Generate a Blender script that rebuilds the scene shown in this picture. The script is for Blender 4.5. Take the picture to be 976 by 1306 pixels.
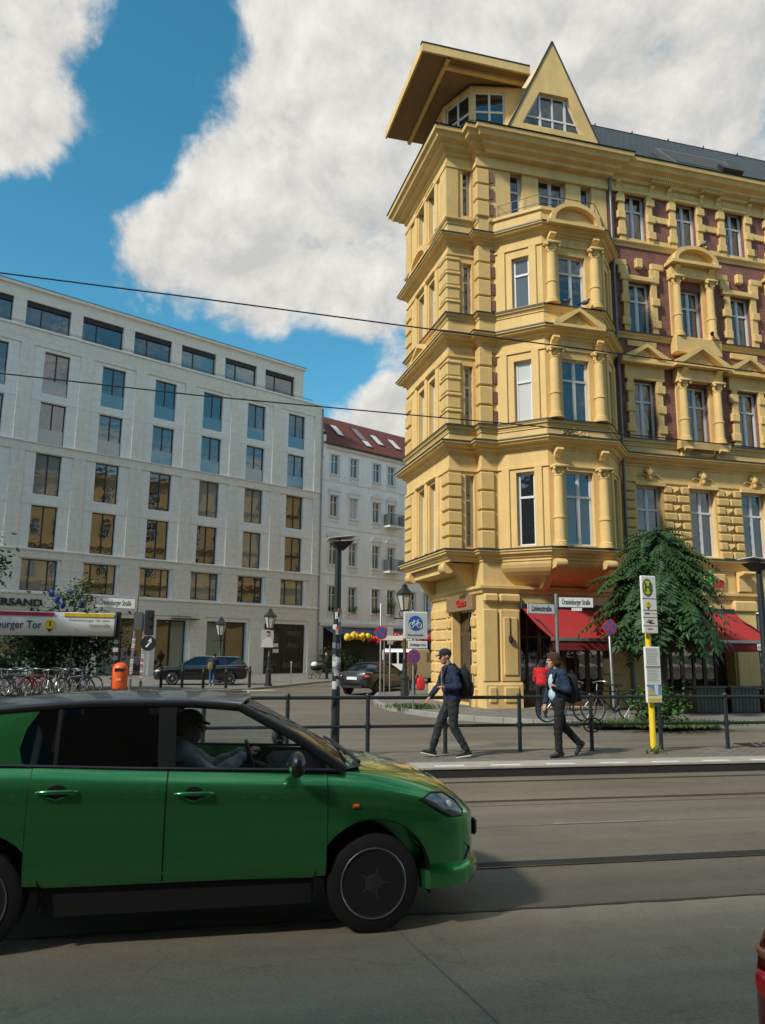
import bpy, bmesh, math, random
import numpy as np
from mathutils import Vector, Matrix
random.seed(7)
R = math.radians
sc = bpy.context.scene
for o in list(bpy.data.objects): bpy.data.objects.remove(o)
COL = sc.collection

# ---------------------------------------------------------------- camera
CAM_H, FPX, PITCH, ROLL, HEAD = 1.8, 990.0, R(10.3), R(0.5), R(78.5)
hd = Vector((math.cos(HEAD), math.sin(HEAD), 0)); rt = Vector((math.sin(HEAD), -math.cos(HEAD), 0)); upv = Vector((0, 0, 1))
fw = hd*math.cos(PITCH)+upv*math.sin(PITCH); u0 = -hd*math.sin(PITCH)+upv*math.cos(PITCH)
cr = rt*math.cos(ROLL)+u0*math.sin(ROLL); cu = -rt*math.sin(ROLL)+u0*math.cos(ROLL)
cam = bpy.data.cameras.new('camera'); cam_o = bpy.data.objects.new('camera', cam); COL.objects.link(cam_o)
cam.sensor_fit = 'VERTICAL'; cam.sensor_height = 36; cam.lens = FPX/1306*36; cam.clip_end = 5000; cam.clip_start = .05
mw = Matrix.Identity(4)
for i in range(3): mw[i][0] = cr[i]; mw[i][1] = cu[i]; mw[i][2] = -fw[i]
mw[2][3] = CAM_H
cam_o.matrix_world = mw; sc.camera = cam_o
ORG = Vector((0, 0, CAM_H))
def ray(x, y): return fw+cr*((x-488)/FPX)+cu*((653-y)/FPX)
def ground(x, y, z=0.0):                       # photo pixel -> point on the level z
    d = ray(x, y); return ORG+d*((z-CAM_H)/d.z)

# ---------------------------------------------------------------- sky, sun, exposure
SUN_AZ, SUN_EL = -132, 40                        # degrees clockwise from the viewing direction
sv = hd*math.cos(R(SUN_AZ))+rt*math.sin(R(SUN_AZ)); sdir = (sv*math.cos(R(SUN_EL))+upv*math.sin(R(SUN_EL))).normalized()
sun = bpy.data.lights.new('sun', 'SUN'); sun.energy = 2.15; sun.angle = R(6); sun.color = (1, .93, .82)
so = bpy.data.objects.new('sun', sun); COL.objects.link(so); so.rotation_euler = sdir.to_track_quat('Z', 'Y').to_euler()
so.location = (0, 0, 60)
W = bpy.data.worlds.new('World'); sc.world = W; W.use_nodes = True
nt = W.node_tree; nt.nodes.clear()
def N(t, typ, **kw):
    n = t.nodes.new(typ)
    for k, v in kw.items(): setattr(n, k, v)
    return n
def mth(t, op, a, b=None, clamp=False):
    n = N(t, 'ShaderNodeMath', operation=op, use_clamp=clamp)
    for i, v in enumerate((a, b)):
        if v is None: continue
        if isinstance(v, (int, float)): n.inputs[i].default_value = v
        else: t.links.new(v, n.inputs[i])
    return n.outputs[0]
sky = N(nt, 'ShaderNodeTexSky', sky_type='NISHITA', sun_disc=False)
sky.sun_elevation = R(SUN_EL); sky.sun_rotation = math.atan2(sdir.x, sdir.y); sky.air_density = 1.0; sky.dust_density = .2; sky.ozone_density = 4
tc = N(nt, 'ShaderNodeTexCoord'); D = tc.outputs['Generated']
sx = N(nt, 'ShaderNodeSeparateXYZ'); nt.links.new(D, sx.inputs[0])
den = mth(nt, 'ADD', mth(nt, 'MAXIMUM', sx.outputs[2], 0.0), .22)
cb = N(nt, 'ShaderNodeCombineXYZ')
nt.links.new(mth(nt, 'DIVIDE', sx.outputs[0], den), cb.inputs[0]); nt.links.new(mth(nt, 'DIVIDE', sx.outputs[1], den), cb.inputs[1])
def noise(t, vec, scale, detail=6, rough=.55, dist=0.0):
    n = N(t, 'ShaderNodeTexNoise'); n.inputs['Scale'].default_value = scale; n.inputs['Detail'].default_value = detail
    n.inputs['Roughness'].default_value = rough; n.inputs['Distortion'].default_value = dist
    if vec is not None: t.links.new(vec, n.inputs['Vector'])
    return n.outputs['Fac']
n1 = noise(nt, cb.outputs[0], 2.6, 10, .6, .3); n2 = noise(nt, cb.outputs[0], 1.7, 8, .55); n3 = noise(nt, D, 9, 14, .62, .25)
off = N(nt, 'ShaderNodeVectorMath', operation='ADD'); nt.links.new(D, off.inputs[0]); off.inputs[1].default_value = (sdir.x*.012-.004, sdir.y*.012, .022); n4 = noise(nt, off.outputs[0], 9, 6, .62, .25); n5 = noise(nt, D, 9, 6, .62, .25)
cover = mth(nt, 'ADD', mth(nt, 'ADD', mth(nt, 'MULTIPLY', n1, .8), mth(nt, 'MULTIPLY', n3, 1.45)), -.585)
# cloud banks and gaps, at the places where the sky shows them
for px, py, r, a in ((10, 60, 190, .34), (30, 180, 110, .22), (330, 150, 160, .26), (480, 60, 240, .3), (560, 200, 300, .26), (880, 80, 420, .36), (270, 270, 120, .2), (160, 320, 110, .24), (280, 345, 130, .26), (400, 370, 130, .26), (500, 400, 110, .2), (470, 555, 100, .32), (520, 520, 70, .2),
                     (225, 70, 120, -.42), (310, 40, 70, -.22), (160, 165, 110, -.42), (110, 250, 80, -.3), (40, 300, 110, -.40), (110, 400, 130, -.30), (250, 440, 110, -.25), (400, 480, 100, -.40), (0, 350, 160, -.2), (480, 455, 60, -.2)):
    d = ray(px, py).normalized(); c = math.cos(r/FPX*.9)
    dp = N(nt, 'ShaderNodeVectorMath', operation='DOT_PRODUCT'); nt.links.new(D, dp.inputs[0]); dp.inputs[1].default_value = d
    mr = N(nt, 'ShaderNodeMapRange', interpolation_type='SMOOTHSTEP'); nt.links.new(dp.outputs['Value'], mr.inputs[0])
    mr.inputs[1].default_value = c; mr.inputs[2].default_value = 1; mr.inputs[3].default_value = 0; mr.inputs[4].default_value = a
    cover = mth(nt, 'ADD', cover, mr.outputs[0])
mk = N(nt, 'ShaderNodeMapRange', interpolation_type='SMOOTHSTEP'); nt.links.new(cover, mk.inputs[0]); mk.inputs[1].default_value = .42; mk.inputs[2].default_value = .80
cl = N(nt, 'ShaderNodeMapRange'); nt.links.new(mth(nt, 'ADD', mth(nt, 'MULTIPLY', n2, .55), mth(nt, 'ADD', mth(nt, 'MULTIPLY', mth(nt, 'SUBTRACT', n5, n4), .85), .22)), cl.inputs[0]); cl.inputs[1].default_value = .36; cl.inputs[2].default_value = .64
cc = N(nt, 'ShaderNodeMix', data_type='RGBA'); nt.links.new(cl.outputs[0], cc.inputs[0])
cc.inputs[6].default_value = (2.95, 2.95, 2.88, 1); cc.inputs[7].default_value = (4.45, 4.32, 4.05, 1)
hs = N(nt, 'ShaderNodeHueSaturation'); hs.inputs['Hue'].default_value = .468; hs.inputs['Saturation'].default_value = 1.22; hs.inputs['Value'].default_value = .80; nt.links.new(sky.outputs[0], hs.inputs['Color'])
mx = N(nt, 'ShaderNodeMix', data_type='RGBA'); nt.links.new(mk.outputs[0], mx.inputs[0]); nt.links.new(hs.outputs[0], mx.inputs[6]); nt.links.new(cc.outputs[2], mx.inputs[7])
bg = N(nt, 'ShaderNodeBackground'); bg.inputs[1].default_value = .1; nt.links.new(mx.outputs[2], bg.inputs[0])
wo = N(nt, 'ShaderNodeOutputWorld'); nt.links.new(bg.outputs[0], wo.inputs[0])
vs = sc.view_settings; vs.view_transform = 'Standard'; vs.look = 'None'; vs.gamma = 1; vs.exposure = 1.0; vs.use_curve_mapping = False
sc.cycles.max_bounces = 7; sc.cycles.transparent_max_bounces = 12; sc.cycles.caustics_reflective = False; sc.cycles.caustics_refractive = False

# ---------------------------------------------------------------- materials
def pr(m): return m.node_tree.nodes['Principled BSDF']
def mat(name, col, rough=.8, var=.0, vs_=6, bump=.0, bs=60, metal=0, spec=.5, coat=0, dirt=0, alpha=None):
    m = bpy.data.materials.new(name); m.use_nodes = True; t = m.node_tree; p = pr(m)
    p.inputs['Base Color'].default_value = (*col, 1); p.inputs['Roughness'].default_value = rough
    p.inputs['Metallic'].default_value = metal; p.inputs['Specular IOR Level'].default_value = spec; p.inputs['Coat Weight'].default_value = coat
    c = N(t, 'ShaderNodeTexCoord')
    if var or dirt:
        a = noise(t, c.outputs['Object'], vs_, 6, .6); b = noise(t, c.outputs['Object'], vs_*9, 3, .5)
        f = mth(t, 'ADD', mth(t, 'MULTIPLY', a, .7), mth(t, 'MULTIPLY', b, .3))
        r = N(t, 'ShaderNodeMapRange'); t.links.new(f, r.inputs[0]); r.inputs[1].default_value = .3; r.inputs[2].default_value = .7
        mi = N(t, 'ShaderNodeMix', data_type='RGBA'); t.links.new(r.outputs[0], mi.inputs[0])
        mi.inputs[6].default_value = (*[x*(1-var) for x in col], 1); mi.inputs[7].default_value = (*[min(1, x*(1+var*.7)) for x in col], 1)
        t.links.new(mi.outputs[2], p.inputs['Base Color'])
    if bump:
        h = noise(t, c.outputs['Object'], bs, 4, .6)
        bn = N(t, 'ShaderNodeBump'); bn.inputs['Strength'].default_value = bump; bn.inputs['Distance'].default_value = .02
        t.links.new(h, bn.inputs['Height']); t.links.new(bn.outputs[0], p.inputs['Normal'])
    return m
def planar(t, ax='xz'):
    c = N(t, 'ShaderNodeTexCoord'); s = N(t, 'ShaderNodeSeparateXYZ'); t.links.new(c.outputs['Object'], s.inputs[0]); b = N(t, 'ShaderNodeCombineXYZ')
    t.links.new(s.outputs['xyz'.index(ax[0])], b.inputs[0]); t.links.new(s.outputs['xyz'.index(ax[1])], b.inputs[1]); return b.outputs[0]
def brickmat(name, c1, c2, cm, bw, bh, mortar, ax='xz', bump=.3, rough=.85, off=.5, va=(.75, 1.2)):
    m = bpy.data.materials.new(name); m.use_nodes = True; t = m.node_tree; p = pr(m); p.inputs['Roughness'].default_value = rough
    b = N(t, 'ShaderNodeTexBrick'); b.offset = off; v = planar(t, ax); t.links.new(v, b.inputs[0])
    for k, val in (('Color1', c1), ('Color2', c2), ('Mortar', cm)): b.inputs[k].default_value = (*val, 1)
    b.inputs['Scale'].default_value = 1; b.inputs['Brick Width'].default_value = bw; b.inputs['Row Height'].default_value = bh; b.inputs['Mortar Size'].default_value = mortar
    nn = noise(t, v, 3, 6, .6); hv = N(t, 'ShaderNodeHueSaturation'); t.links.new(b.outputs['Color'], hv.inputs['Color'])
    mr = N(t, 'ShaderNodeMapRange'); t.links.new(nn, mr.inputs[0]); mr.inputs[1].default_value = .3; mr.inputs[2].default_value = .7; mr.inputs[3].default_value = va[0]; mr.inputs[4].default_value = va[1]
    t.links.new(mr.outputs[0], hv.inputs['Value']); t.links.new(hv.outputs[0], p.inputs['Base Color'])
    bn = N(t, 'ShaderNodeBump'); bn.inputs['Strength'].default_value = bump; bn.inputs['Distance'].default_value = .01; bn.invert = True
    t.links.new(b.outputs['Fac'], bn.inputs['Height']); t.links.new(bn.outputs[0], p.inputs['Normal'])
    return m
def glassmat(name, inside, ior=1.9, wav=.02):
    m = mat(name, inside, .03); p = pr(m); p.inputs['IOR'].default_value = ior; p.inputs['Specular IOR Level'].default_value = .5
    t = m.node_tree; c = N(t, 'ShaderNodeTexCoord'); h = noise(t, c.outputs['Object'], 1.6, 2, .5)
    bn = N(t, 'ShaderNodeBump'); bn.inputs['Strength'].default_value = wav*5; bn.inputs['Distance'].default_value = .06; t.links.new(h, bn.inputs['Height']); t.links.new(bn.outputs[0], p.inputs['Normal'])
    return m
def seeglass(name, tint, refl=.1, rough=0.0):            # clear pane one can look through
    m = bpy.data.materials.new(name); m.use_nodes = True; t = m.node_tree; t.nodes.clear()
    tr = N(t, 'ShaderNodeBsdfTransparent'); tr.inputs[0].default_value = (*tint, 1); gl = N(t, 'ShaderNodeBsdfGlossy'); gl.inputs['Roughness'].default_value = .02
    fr = N(t, 'ShaderNodeFresnel'); fr.inputs[0].default_value = 1.45; ad = mth(t, 'ADD', fr.outputs[0], refl-.04, True)
    mi = N(t, 'ShaderNodeMixShader'); t.links.new(ad, mi.inputs[0]); t.links.new(tr.outputs[0], mi.inputs[1]); t.links.new(gl.outputs[0], mi.inputs[2])
    o = N(t, 'ShaderNodeOutputMaterial'); t.links.new(mi.outputs[0], o.inputs[0]); return m

# ---------------------------------------------------------------- mesh helpers
class MB:
    def __init__(s): s.v = []; s.f = []; s.mi = []; s.T = None; s.m = 0
    def add(s, vs, fs):
        b = len(s.v)
        if s.T is not None: vs = [s.T(*p) for p in vs]
        s.v += [tuple(p) for p in vs]; s.f += [tuple(i+b for i in f) for f in fs]; s.mi += [s.m]*len(fs); return s
    def quad(s, *p): return s.add(p, [tuple(range(len(p)))])
    def box(s, a, b):
        (x0, y0, z0), (x1, y1, z1) = a, b
        return s.add([(x0,y0,z0),(x1,y0,z0),(x1,y1,z0),(x0,y1,z0),(x0,y0,z1),(x1,y0,z1),(x1,y1,z1),(x0,y1,z1)],
                     [(3,2,1,0),(4,5,6,7),(0,1,5,4),(1,2,6,5),(2,3,7,6),(3,0,4,7)])
    def block(s, a, b, c):                                # box with chamfered edges
        lo, hi = a, b; vs = []; fs = []; idx = {}
        for ix in (0, 1):
            for iy in (0, 1):
                for iz in (0, 1):
                    k = (ix, iy, iz); P = [(lo[d], hi[d])[k[d]] for d in range(3)]; sg = [(1, -1)[k[d]] for d in range(3)]
                    for d in range(3):
                        q = [P[e]+(0 if e == d else sg[e]*c) for e in range(3)]; idx[(k, d)] = len(vs); vs.append(q)
        def k_(d, sd, a_, b_):
            k = [0, 0, 0]; k[d] = sd; o = [e for e in range(3) if e != d]; k[o[0]] = a_; k[o[1]] = b_; return tuple(k)
        for d in range(3):
            for sd in (0, 1): fs.append([idx[(k_(d, sd, *ab), d)] for ab in ((0,0),(1,0),(1,1),(0,1))])
            o = [e for e in range(3) if e != d]
            for a_ in (0, 1):
                for b_ in (0, 1):
                    k0 = [0]*3; k0[o[0]] = a_; k0[o[1]] = b_; k1 = list(k0); k1[d] = 1; k0 = tuple(k0); k1 = tuple(k1)
                    fs.append([idx[(k0, o[0])], idx[(k1, o[0])], idx[(k1, o[1])], idx[(k0, o[1])]])
        for k in [(x, y, z) for x in (0, 1) for y in (0, 1) for z in (0, 1)]: fs.append([idx[(k, d)] for d in range(3)])
        return s.add(vs, fs)
    def prism(s, poly, a, b, ax='y'):                     # 2-D outline extruded along an axis; outline in the other two (x,z) (y,z) (x,y)
        n = len(poly)
        def P(p, t): return {'y': (p[0], t, p[1]), 'x': (t, p[0], p[1]), 'z': (p[0], p[1], t)}[ax]
        vs = [P(p, a) for p in poly]+[P(p, b) for p in poly]
        return s.add(vs, [tuple(range(n)), tuple(range(2*n-1, n-1, -1))]+[(i, (i+1) % n, n+(i+1) % n, n+i) for i in range(n)])
    def tube(s, p0, p1, r0, r1=None, n=8, caps=True):
        r1 = r0 if r1 is None else r1; p0 = Vector(p0); p1 = Vector(p1); d = (p1-p0)
        if d.length < 1e-6: return s
        d.normalize(); a = d.orthogonal().normalized(); b = d.cross(a); vs = []
        for p, r in ((p0, r0), (p1, r1)):
            for i in range(n): t = 2*math.pi*i/n; vs.append(p+a*(r*math.cos(t))+b*(r*math.sin(t)))
        fs = [(i, (i+1) % n, n+(i+1) % n, n+i) for i in range(n)]
        if caps: fs += [tuple(range(n-1, -1, -1)), tuple(range(n, 2*n))]
        return s.add(vs, fs)
    def path(s, pts, r, n=8, closed=False):
        pts = [Vector(p) for p in pts]; m = len(pts); rs = r if isinstance(r, (list, tuple)) else [r]*m; vs = []; a = None
        for i, p in enumerate(pts):
            q = pts[(i+1) % m] if (i < m-1 or closed) else p; o = pts[i-1] if (i > 0 or closed) else p
            d = (q-o).normalized(); a = (a-d*a.dot(d)).normalized() if a is not None and (a-d*a.dot(d)).length > 1e-4 else d.orthogonal().normalized(); b = d.cross(a)
            for k in range(n): t = 2*math.pi*k/n; vs.append(p+a*(rs[i]*math.cos(t))+b*(rs[i]*math.sin(t)))
        fs = []
        for i in range(m if closed else m-1):
            j = (i+1) % m
            for k in range(n): fs.append((i*n+k, i*n+(k+1) % n, j*n+(k+1) % n, j*n+k))
        if not closed: fs += [tuple(range(n-1, -1, -1)), tuple(range((m-1)*n, m*n))]
        return s.add(vs, fs)
    def lathe(s, prof, c=(0, 0, 0), n=12, ax='z'):
        vs = []; m = len(prof)
        for r, z in prof:
            for i in range(n):
                t = 2*math.pi*i/n; p = (r*math.cos(t), r*math.sin(t), z)
                if ax == 'y': p = (p[0], p[2], p[1])
                if ax == 'x': p = (p[2], p[0], p[1])
                vs.append((c[0]+p[0], c[1]+p[1], c[2]+p[2]))
        fs = [(j*n+i, j*n+(i+1) % n, (j+1)*n+(i+1) % n, (j+1)*n+i) for j in range(m-1) for i in range(n)]
        fs += [tuple(range(n-1, -1, -1)), tuple(range((m-1)*n, m*n))]
        return s.add(vs, fs)
    def ball(s, c, r, n=10, m=7):
        r = r if isinstance(r, (list, tuple)) else (r, r, r); vs = [(c[0], c[1], c[2]-r[2])]
        for j in range(1, m):
            ph = -math.pi/2+math.pi*j/m
            for i in range(n): t = 2*math.pi*i/n; vs.append((c[0]+r[0]*math.cos(ph)*math.cos(t), c[1]+r[1]*math.cos(ph)*math.sin(t), c[2]+r[2]*math.sin(ph)))
        vs.append((c[0], c[1], c[2]+r[2])); L = len(vs)-1
        fs = [(0, 1+(i+1) % n, 1+i) for i in range(n)]+[(L, L-n+i, L-n+(i+1) % n) for i in range(n)]
        fs += [(1+j*n+i, 1+j*n+(i+1) % n, 1+(j+1)*n+(i+1) % n, 1+(j+1)*n+i) for j in range(m-2) for i in range(n)]
        return s.add(vs, fs)
    def sweep(s, path, prof):                             # moulding: outline (out, z) carried along a plan line, mitred
        P = [Vector(p) for p in path]; m = len(P); k = len(prof); vs = []
        for i in range(m):
            d0 = (P[i]-P[i-1]).normalized() if i else (P[1]-P[0]).normalized(); d1 = (P[i+1]-P[i]).normalized() if i < m-1 else d0
            n0 = Vector((d0.y, -d0.x)); n1 = Vector((d1.y, -d1.x)); nn = n0+n1; nn = nn/max(.3, nn.dot(n0)) if nn.length > 1e-6 else n0
            for o, z in prof: vs.append((P[i].x+nn.x*o, P[i].y+nn.y*o, z))
        fs = [(i*k+j, (i+1)*k+j, (i+1)*k+(j+1) % k, i*k+(j+1) % k) for i in range(m-1) for j in range(k)]
        fs += [tuple(range(k)), tuple(range(m*k-1, (m-1)*k-1, -1))]
        return s.add(vs, fs)
    def wall(s, p, q, z0, z1, ops=(), depth=.25):         # wall face from p to q (outside on the right hand) with openings and their reveals
        p = Vector(p); q = Vector(q); d = (q-p); L = d.length; d.normalize(); n = Vector((d.y, -d.x))
        def X(u, v, z): return (p.x+d.x*u-n.x*v, p.y+d.y*u-n.y*v, z)
        us = sorted({0, L}|{o[0] for o in ops}|{o[1] for o in ops}); zs = sorted({z0, z1}|{o[2] for o in ops}|{o[3] for o in ops})
        for a, b in zip(us, us[1:]):
            for c, e in zip(zs, zs[1:]):
                mu, mz = (a+b)/2, (c+e)/2
                if any(o[0] < mu < o[1] and o[2] < mz < o[3] for o in ops): continue
                s.quad(X(a, 0, c), X(b, 0, c), X(b, 0, e), X(a, 0, e))
        for a, b, c, e in ops:
            s.quad(X(a, 0, c), X(a, depth, c), X(b, depth, c), X(b, 0, c)); s.quad(X(a, 0, e), X(b, 0, e), X(b, depth, e), X(a, depth, e))
            s.quad(X(a, 0, c), X(a, 0, e), X(a, depth, e), X(a, depth, c)); s.quad(X(b, 0, c), X(b, depth, c), X(b, depth, e), X(b, 0, e))
        return s
    def mesh(s, name, mats, smooth=None):
        me = bpy.data.meshes.new(name); me.from_pydata(s.v, [], s.f)
        for m in (mats if isinstance(mats, (list, tuple)) else [mats]): me.materials.append(m)
        if any(s.mi): me.polygons.foreach_set('material_index', s.mi)
        bm = bmesh.new(); bm.from_mesh(me); bmesh.ops.recalc_face_normals(bm, faces=bm.faces); bm.to_mesh(me); bm.free()
        if smooth is not None:
            me.polygons.foreach_set('use_smooth', [True]*len(me.polygons))
            if smooth > 0: me.set_sharp_from_angle(angle=R(smooth))
        me.update(); return me
    def build(s, name, mats, parent=None, smooth=None, **kw): return inst(name, s.mesh(name, mats, smooth), parent, **kw)
def inst(name, me, parent=None, loc=(0, 0, 0), rz=0, rot=None, kind=None, scale=None):
    o = bpy.data.objects.new(name, me); COL.objects.link(o); o.parent = parent; o.location = loc
    o.rotation_euler = rot if rot is not None else (0, 0, rz)
    if scale is not None: o.scale = scale if isinstance(scale, (tuple, list)) else (scale,)*3
    if kind: o['kind'] = kind
    return o
def tag(o, label, cat, group=None):
    o['label'] = label; o['category'] = cat
    if group: o['group'] = group
    return o
def thing(name, label, cat, loc=(0, 0, 0), rz=0, group=None): return tag(inst(name, None, None, loc, rz), label, cat, group)
def copy_tree(o, parent=None):
    c = o.copy(); COL.objects.link(c); c.parent = parent
    for ch in list(o.children): copy_tree(ch, c)
    return c
def text_mesh(txt, size, ext=.004, bold=0.0, align='CENTER', sx=1.0):
    c = bpy.data.curves.new('text', 'FONT'); c.body = txt; c.size = size; c.extrude = ext; c.align_x = align; c.align_y = 'CENTER'; c.offset = bold; c.resolution_u = 3
    o = bpy.data.objects.new('text', c); COL.objects.link(o); dg = bpy.context.evaluated_depsgraph_get(); me = bpy.data.meshes.new_from_object(o.evaluated_get(dg))
    bpy.data.objects.remove(o); bpy.data.curves.remove(c); me.transform(Matrix.Rotation(math.pi/2, 4, 'X') @ Matrix.Diagonal((sx, 1, 1, 1))); return me
def letters(txt, size, m, parent, loc, rz=0, ext=.004, bold=0.0, align='CENTER', sx=1.0, name='lettering'):
    me = text_mesh(txt, size, ext, bold, align, sx); me.materials.clear(); me.materials.append(m); return inst(name, me, parent, loc, rz)

def weather(m, k=.14):                                       # rain streaks and soot drifts on render
    t = m.node_tree; p = pr(m); l = p.inputs['Base Color'].links[0].from_socket; c = N(t, 'ShaderNodeTexCoord').outputs['Object']; mp = N(t, 'ShaderNodeMapping'); t.links.new(c, mp.inputs[0]); mp.inputs['Scale'].default_value = (2.2, 2.2, .3)
    a = noise(t, mp.outputs[0], 1, 5, .6); b = noise(t, c, .45, 4, .6); f = mth(t, 'ADD', mth(t, 'MULTIPLY', a, .6), mth(t, 'MULTIPLY', b, .4)); r = N(t, 'ShaderNodeMapRange'); t.links.new(f, r.inputs[0]); r.inputs[1].default_value = .38; r.inputs[2].default_value = .6; r.inputs[3].default_value = 1-k; r.inputs[4].default_value = 1.03
    h = N(t, 'ShaderNodeHueSaturation'); t.links.new(l, h.inputs['Color']); t.links.new(r.outputs[0], h.inputs['Value']); t.links.new(h.outputs[0], p.inputs['Base Color']); return m
m_yel = weather(mat('ochre_plaster', (.72, .50, .20), .85, .12, 1.3, .25, 40))
m_yel2 = weather(mat('ochre_plaster_rough', (.69, .475, .185), .9, .15, 2.0, .5, 30), .18)
m_brick = brickmat('red_brick', (.225, .08, .062), (.18, .06, .05), (.24, .145, .11), .25, .083, .012)
m_brown = mat('brown_soffit', (.22, .145, .075), .8, .15, 2)
m_white = mat('white_frame', (.62, .63, .63), .5, .05, 3)
m_dark = mat('dark_metal', (.018, .02, .022), .45, .2, 8)
m_black = mat('black_trim', (.01, .01, .011), .5)
m_glass = glassmat('window_glass', (.012, .016, .02), 2.15); m_glassc = glassmat('window_glass_curtain', (.52, .53, .52), 1.7); m_glassm = glassmat('window_glass_half', (.075, .08, .08))
m_slate = brickmat('slate_roof', (.035, .045, .045), (.05, .06, .06), (.015, .02, .02), .28, .2, .02, 'xy', .6, .5)
m_zincd = mat('dark_zinc', (.045, .045, .042), .5, .2, 5, metal=.3); m_zinc = mat('zinc', (.16, .17, .17), .45, .15, 5, metal=.6)
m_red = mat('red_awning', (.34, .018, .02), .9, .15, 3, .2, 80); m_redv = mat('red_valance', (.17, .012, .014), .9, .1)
m_conc = brickmat('limestone', (.73, .695, .63), (.70, .67, .61), (.54, .51, .47), 1.34, .7, .012, 'xz', .25, va=(.92, 1.08)); m_conc2 = brickmat('limestone_recess', (.77, .76, .73), (.74, .735, .705), (.58, .57, .55), .9, .62, .01, 'xz', .2, va=(.94, 1.06))
m_whitewall = weather(mat('white_plaster', (.84, .85, .86), .9, .04, .8), .08); m_trim = mat('white_trim', (.72, .72, .72), .9, .1, 2)
m_tile = brickmat('red_roof_tile', (.22, .042, .025), (.165, .035, .022), (.06, .018, .013), .25, .3, .04, 'xy', .7, .8)
m_steel = mat('galvanised_steel', (.30, .31, .31), .4, .2, 12, metal=.7)
m_sign = mat('sign_white', (.72, .72, .70), .5, .05, 6); m_ink = mat('sign_black', (.012, .012, .014), .5)
m_yellow = mat('stop_yellow', (.72, .50, .01), .45, .1, 5); m_blue = mat('sign_blue', (.01, .10, .36), .45); m_signred = mat('sign_red', (.5, .02, .02), .45)
m_orange = mat('bin_orange', (.75, .11, .015), .4, .1, 4); m_green = mat('sign_green', (.02, .14, .03), .5)
m_wood = mat('grey_wood', (.12, .11, .095), .85, .3, 6, .4, 25); m_woodb = mat('brown_wood', (.10, .05, .022), .6, .3, 6)
m_poster = mat('poster_skin', (.45, .30, .23), .6); m_rubber = mat('rubber', (.008, .008, .009), .75)
# ================================================================ ground
def struct(o): o['kind'] = 'structure'; return o
def asphalt(name, c, patch=.5):
    m = mat(name, c, .82); t = m.node_tree; p = pr(m); co = N(t, 'ShaderNodeTexCoord').outputs['Object']
    big = noise(t, co, .35, 6, .6, .6); fine = noise(t, co, 48, 5, .75); mid = noise(t, co, 5, 5, .65)
    mp = N(t, 'ShaderNodeMapping'); t.links.new(co, mp.inputs[0]); mp.inputs['Scale'].default_value = (.12, 1.4, 1); lane = noise(t, mp.outputs[0], 1, 5, .6)
    f = mth(t, 'ADD', mth(t, 'ADD', mth(t, 'MULTIPLY', big, .3), mth(t, 'MULTIPLY', fine, .42)), mth(t, 'ADD', mth(t, 'MULTIPLY', mid, .15), mth(t, 'MULTIPLY', lane, .42)))
    r = N(t, 'ShaderNodeMapRange'); t.links.new(f, r.inputs[0]); r.inputs[1].default_value = .45; r.inputs[2].default_value = .82
    mi = N(t, 'ShaderNodeMix', data_type='RGBA'); t.links.new(r.outputs[0], mi.inputs[0]); mi.inputs[6].default_value = (*[x*(1-patch) for x in c], 1); mi.inputs[7].default_value = (*[x*(1+patch) for x in c], 1)
    vr = N(t, 'ShaderNodeTexVoronoi', feature='DISTANCE_TO_EDGE'); vr.inputs['Scale'].default_value = .33
    dis = N(t, 'ShaderNodeVectorMath', operation='ADD'); t.links.new(co, dis.inputs[0]); nz = N(t, 'ShaderNodeTexNoise'); nz.inputs['Scale'].default_value = 1.5; nz.inputs['Detail'].default_value = 5; t.links.new(co, nz.inputs['Vector'])
    sc_ = N(t, 'ShaderNodeVectorMath', operation='SCALE'); t.links.new(nz.outputs['Color'], sc_.inputs[0]); sc_.inputs['Scale'].default_value = 1.3; t.links.new(sc_.outputs[0], dis.inputs[1]); t.links.new(dis.outputs[0], vr.inputs['Vector'])
    ck = N(t, 'ShaderNodeMapRange'); t.links.new(vr.outputs['Distance'], ck.inputs[0]); ck.inputs[1].default_value = 0; ck.inputs[2].default_value = .006; ck.inputs[3].default_value = .8; ck.inputs[4].default_value = 1
    cm = N(t, 'ShaderNodeMix', data_type='RGBA', blend_type='MULTIPLY'); cm.inputs[0].default_value = 1; t.links.new(mi.outputs[2], cm.inputs[6])
    cx = N(t, 'ShaderNodeCombineColor'); [t.links.new(ck.outputs[0], cx.inputs[i]) for i in range(3)]; t.links.new(cx.outputs[0], cm.inputs[7]); t.links.new(cm.outputs[2], p.inputs['Base Color'])
    bn = N(t, 'ShaderNodeBump'); bn.inputs['Strength'].default_value = .55; bn.inputs['Distance'].default_value = .012; t.links.new(fine, bn.inputs['Height']); t.links.new(bn.outputs[0], p.inputs['Normal'])
    return m
m_road = asphalt('asphalt', (.135, .116, .085)); m_track = asphalt('track_asphalt', (.14, .114, .078)); m_shade_lift = asphalt('shade_lift_asphalt', (.262, .222, .157))
m_patch2 = asphalt('repair_asphalt', (.17, .145, .105)); m_pave = brickmat('pavement_slabs', (.20, .185, .16), (.17, .16, .14), (.08, .075, .065), .7, .5, .012, 'xy', .4); m_kerb = mat('kerb_granite', (.26, .25, .22), .8, .2, 3, .3, 50)
m_plat = brickmat('platform_paver', (.19, .168, .13), (.165, .146, .115), (.07, .065, .055), .2, .1, .008, 'xy', .4); m_edge = mat('platform_edge_slab', (.36, .34, .29), .8, .18, 2.5, .3, 40)
m_cob = brickmat('cobble', (.13, .12, .105), (.10, .092, .08), (.04, .038, .035), .12, .1, .02, 'xy', .6); m_paint = mat('road_paint', (.5, .49, .45), .7, .25, 5)
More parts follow.
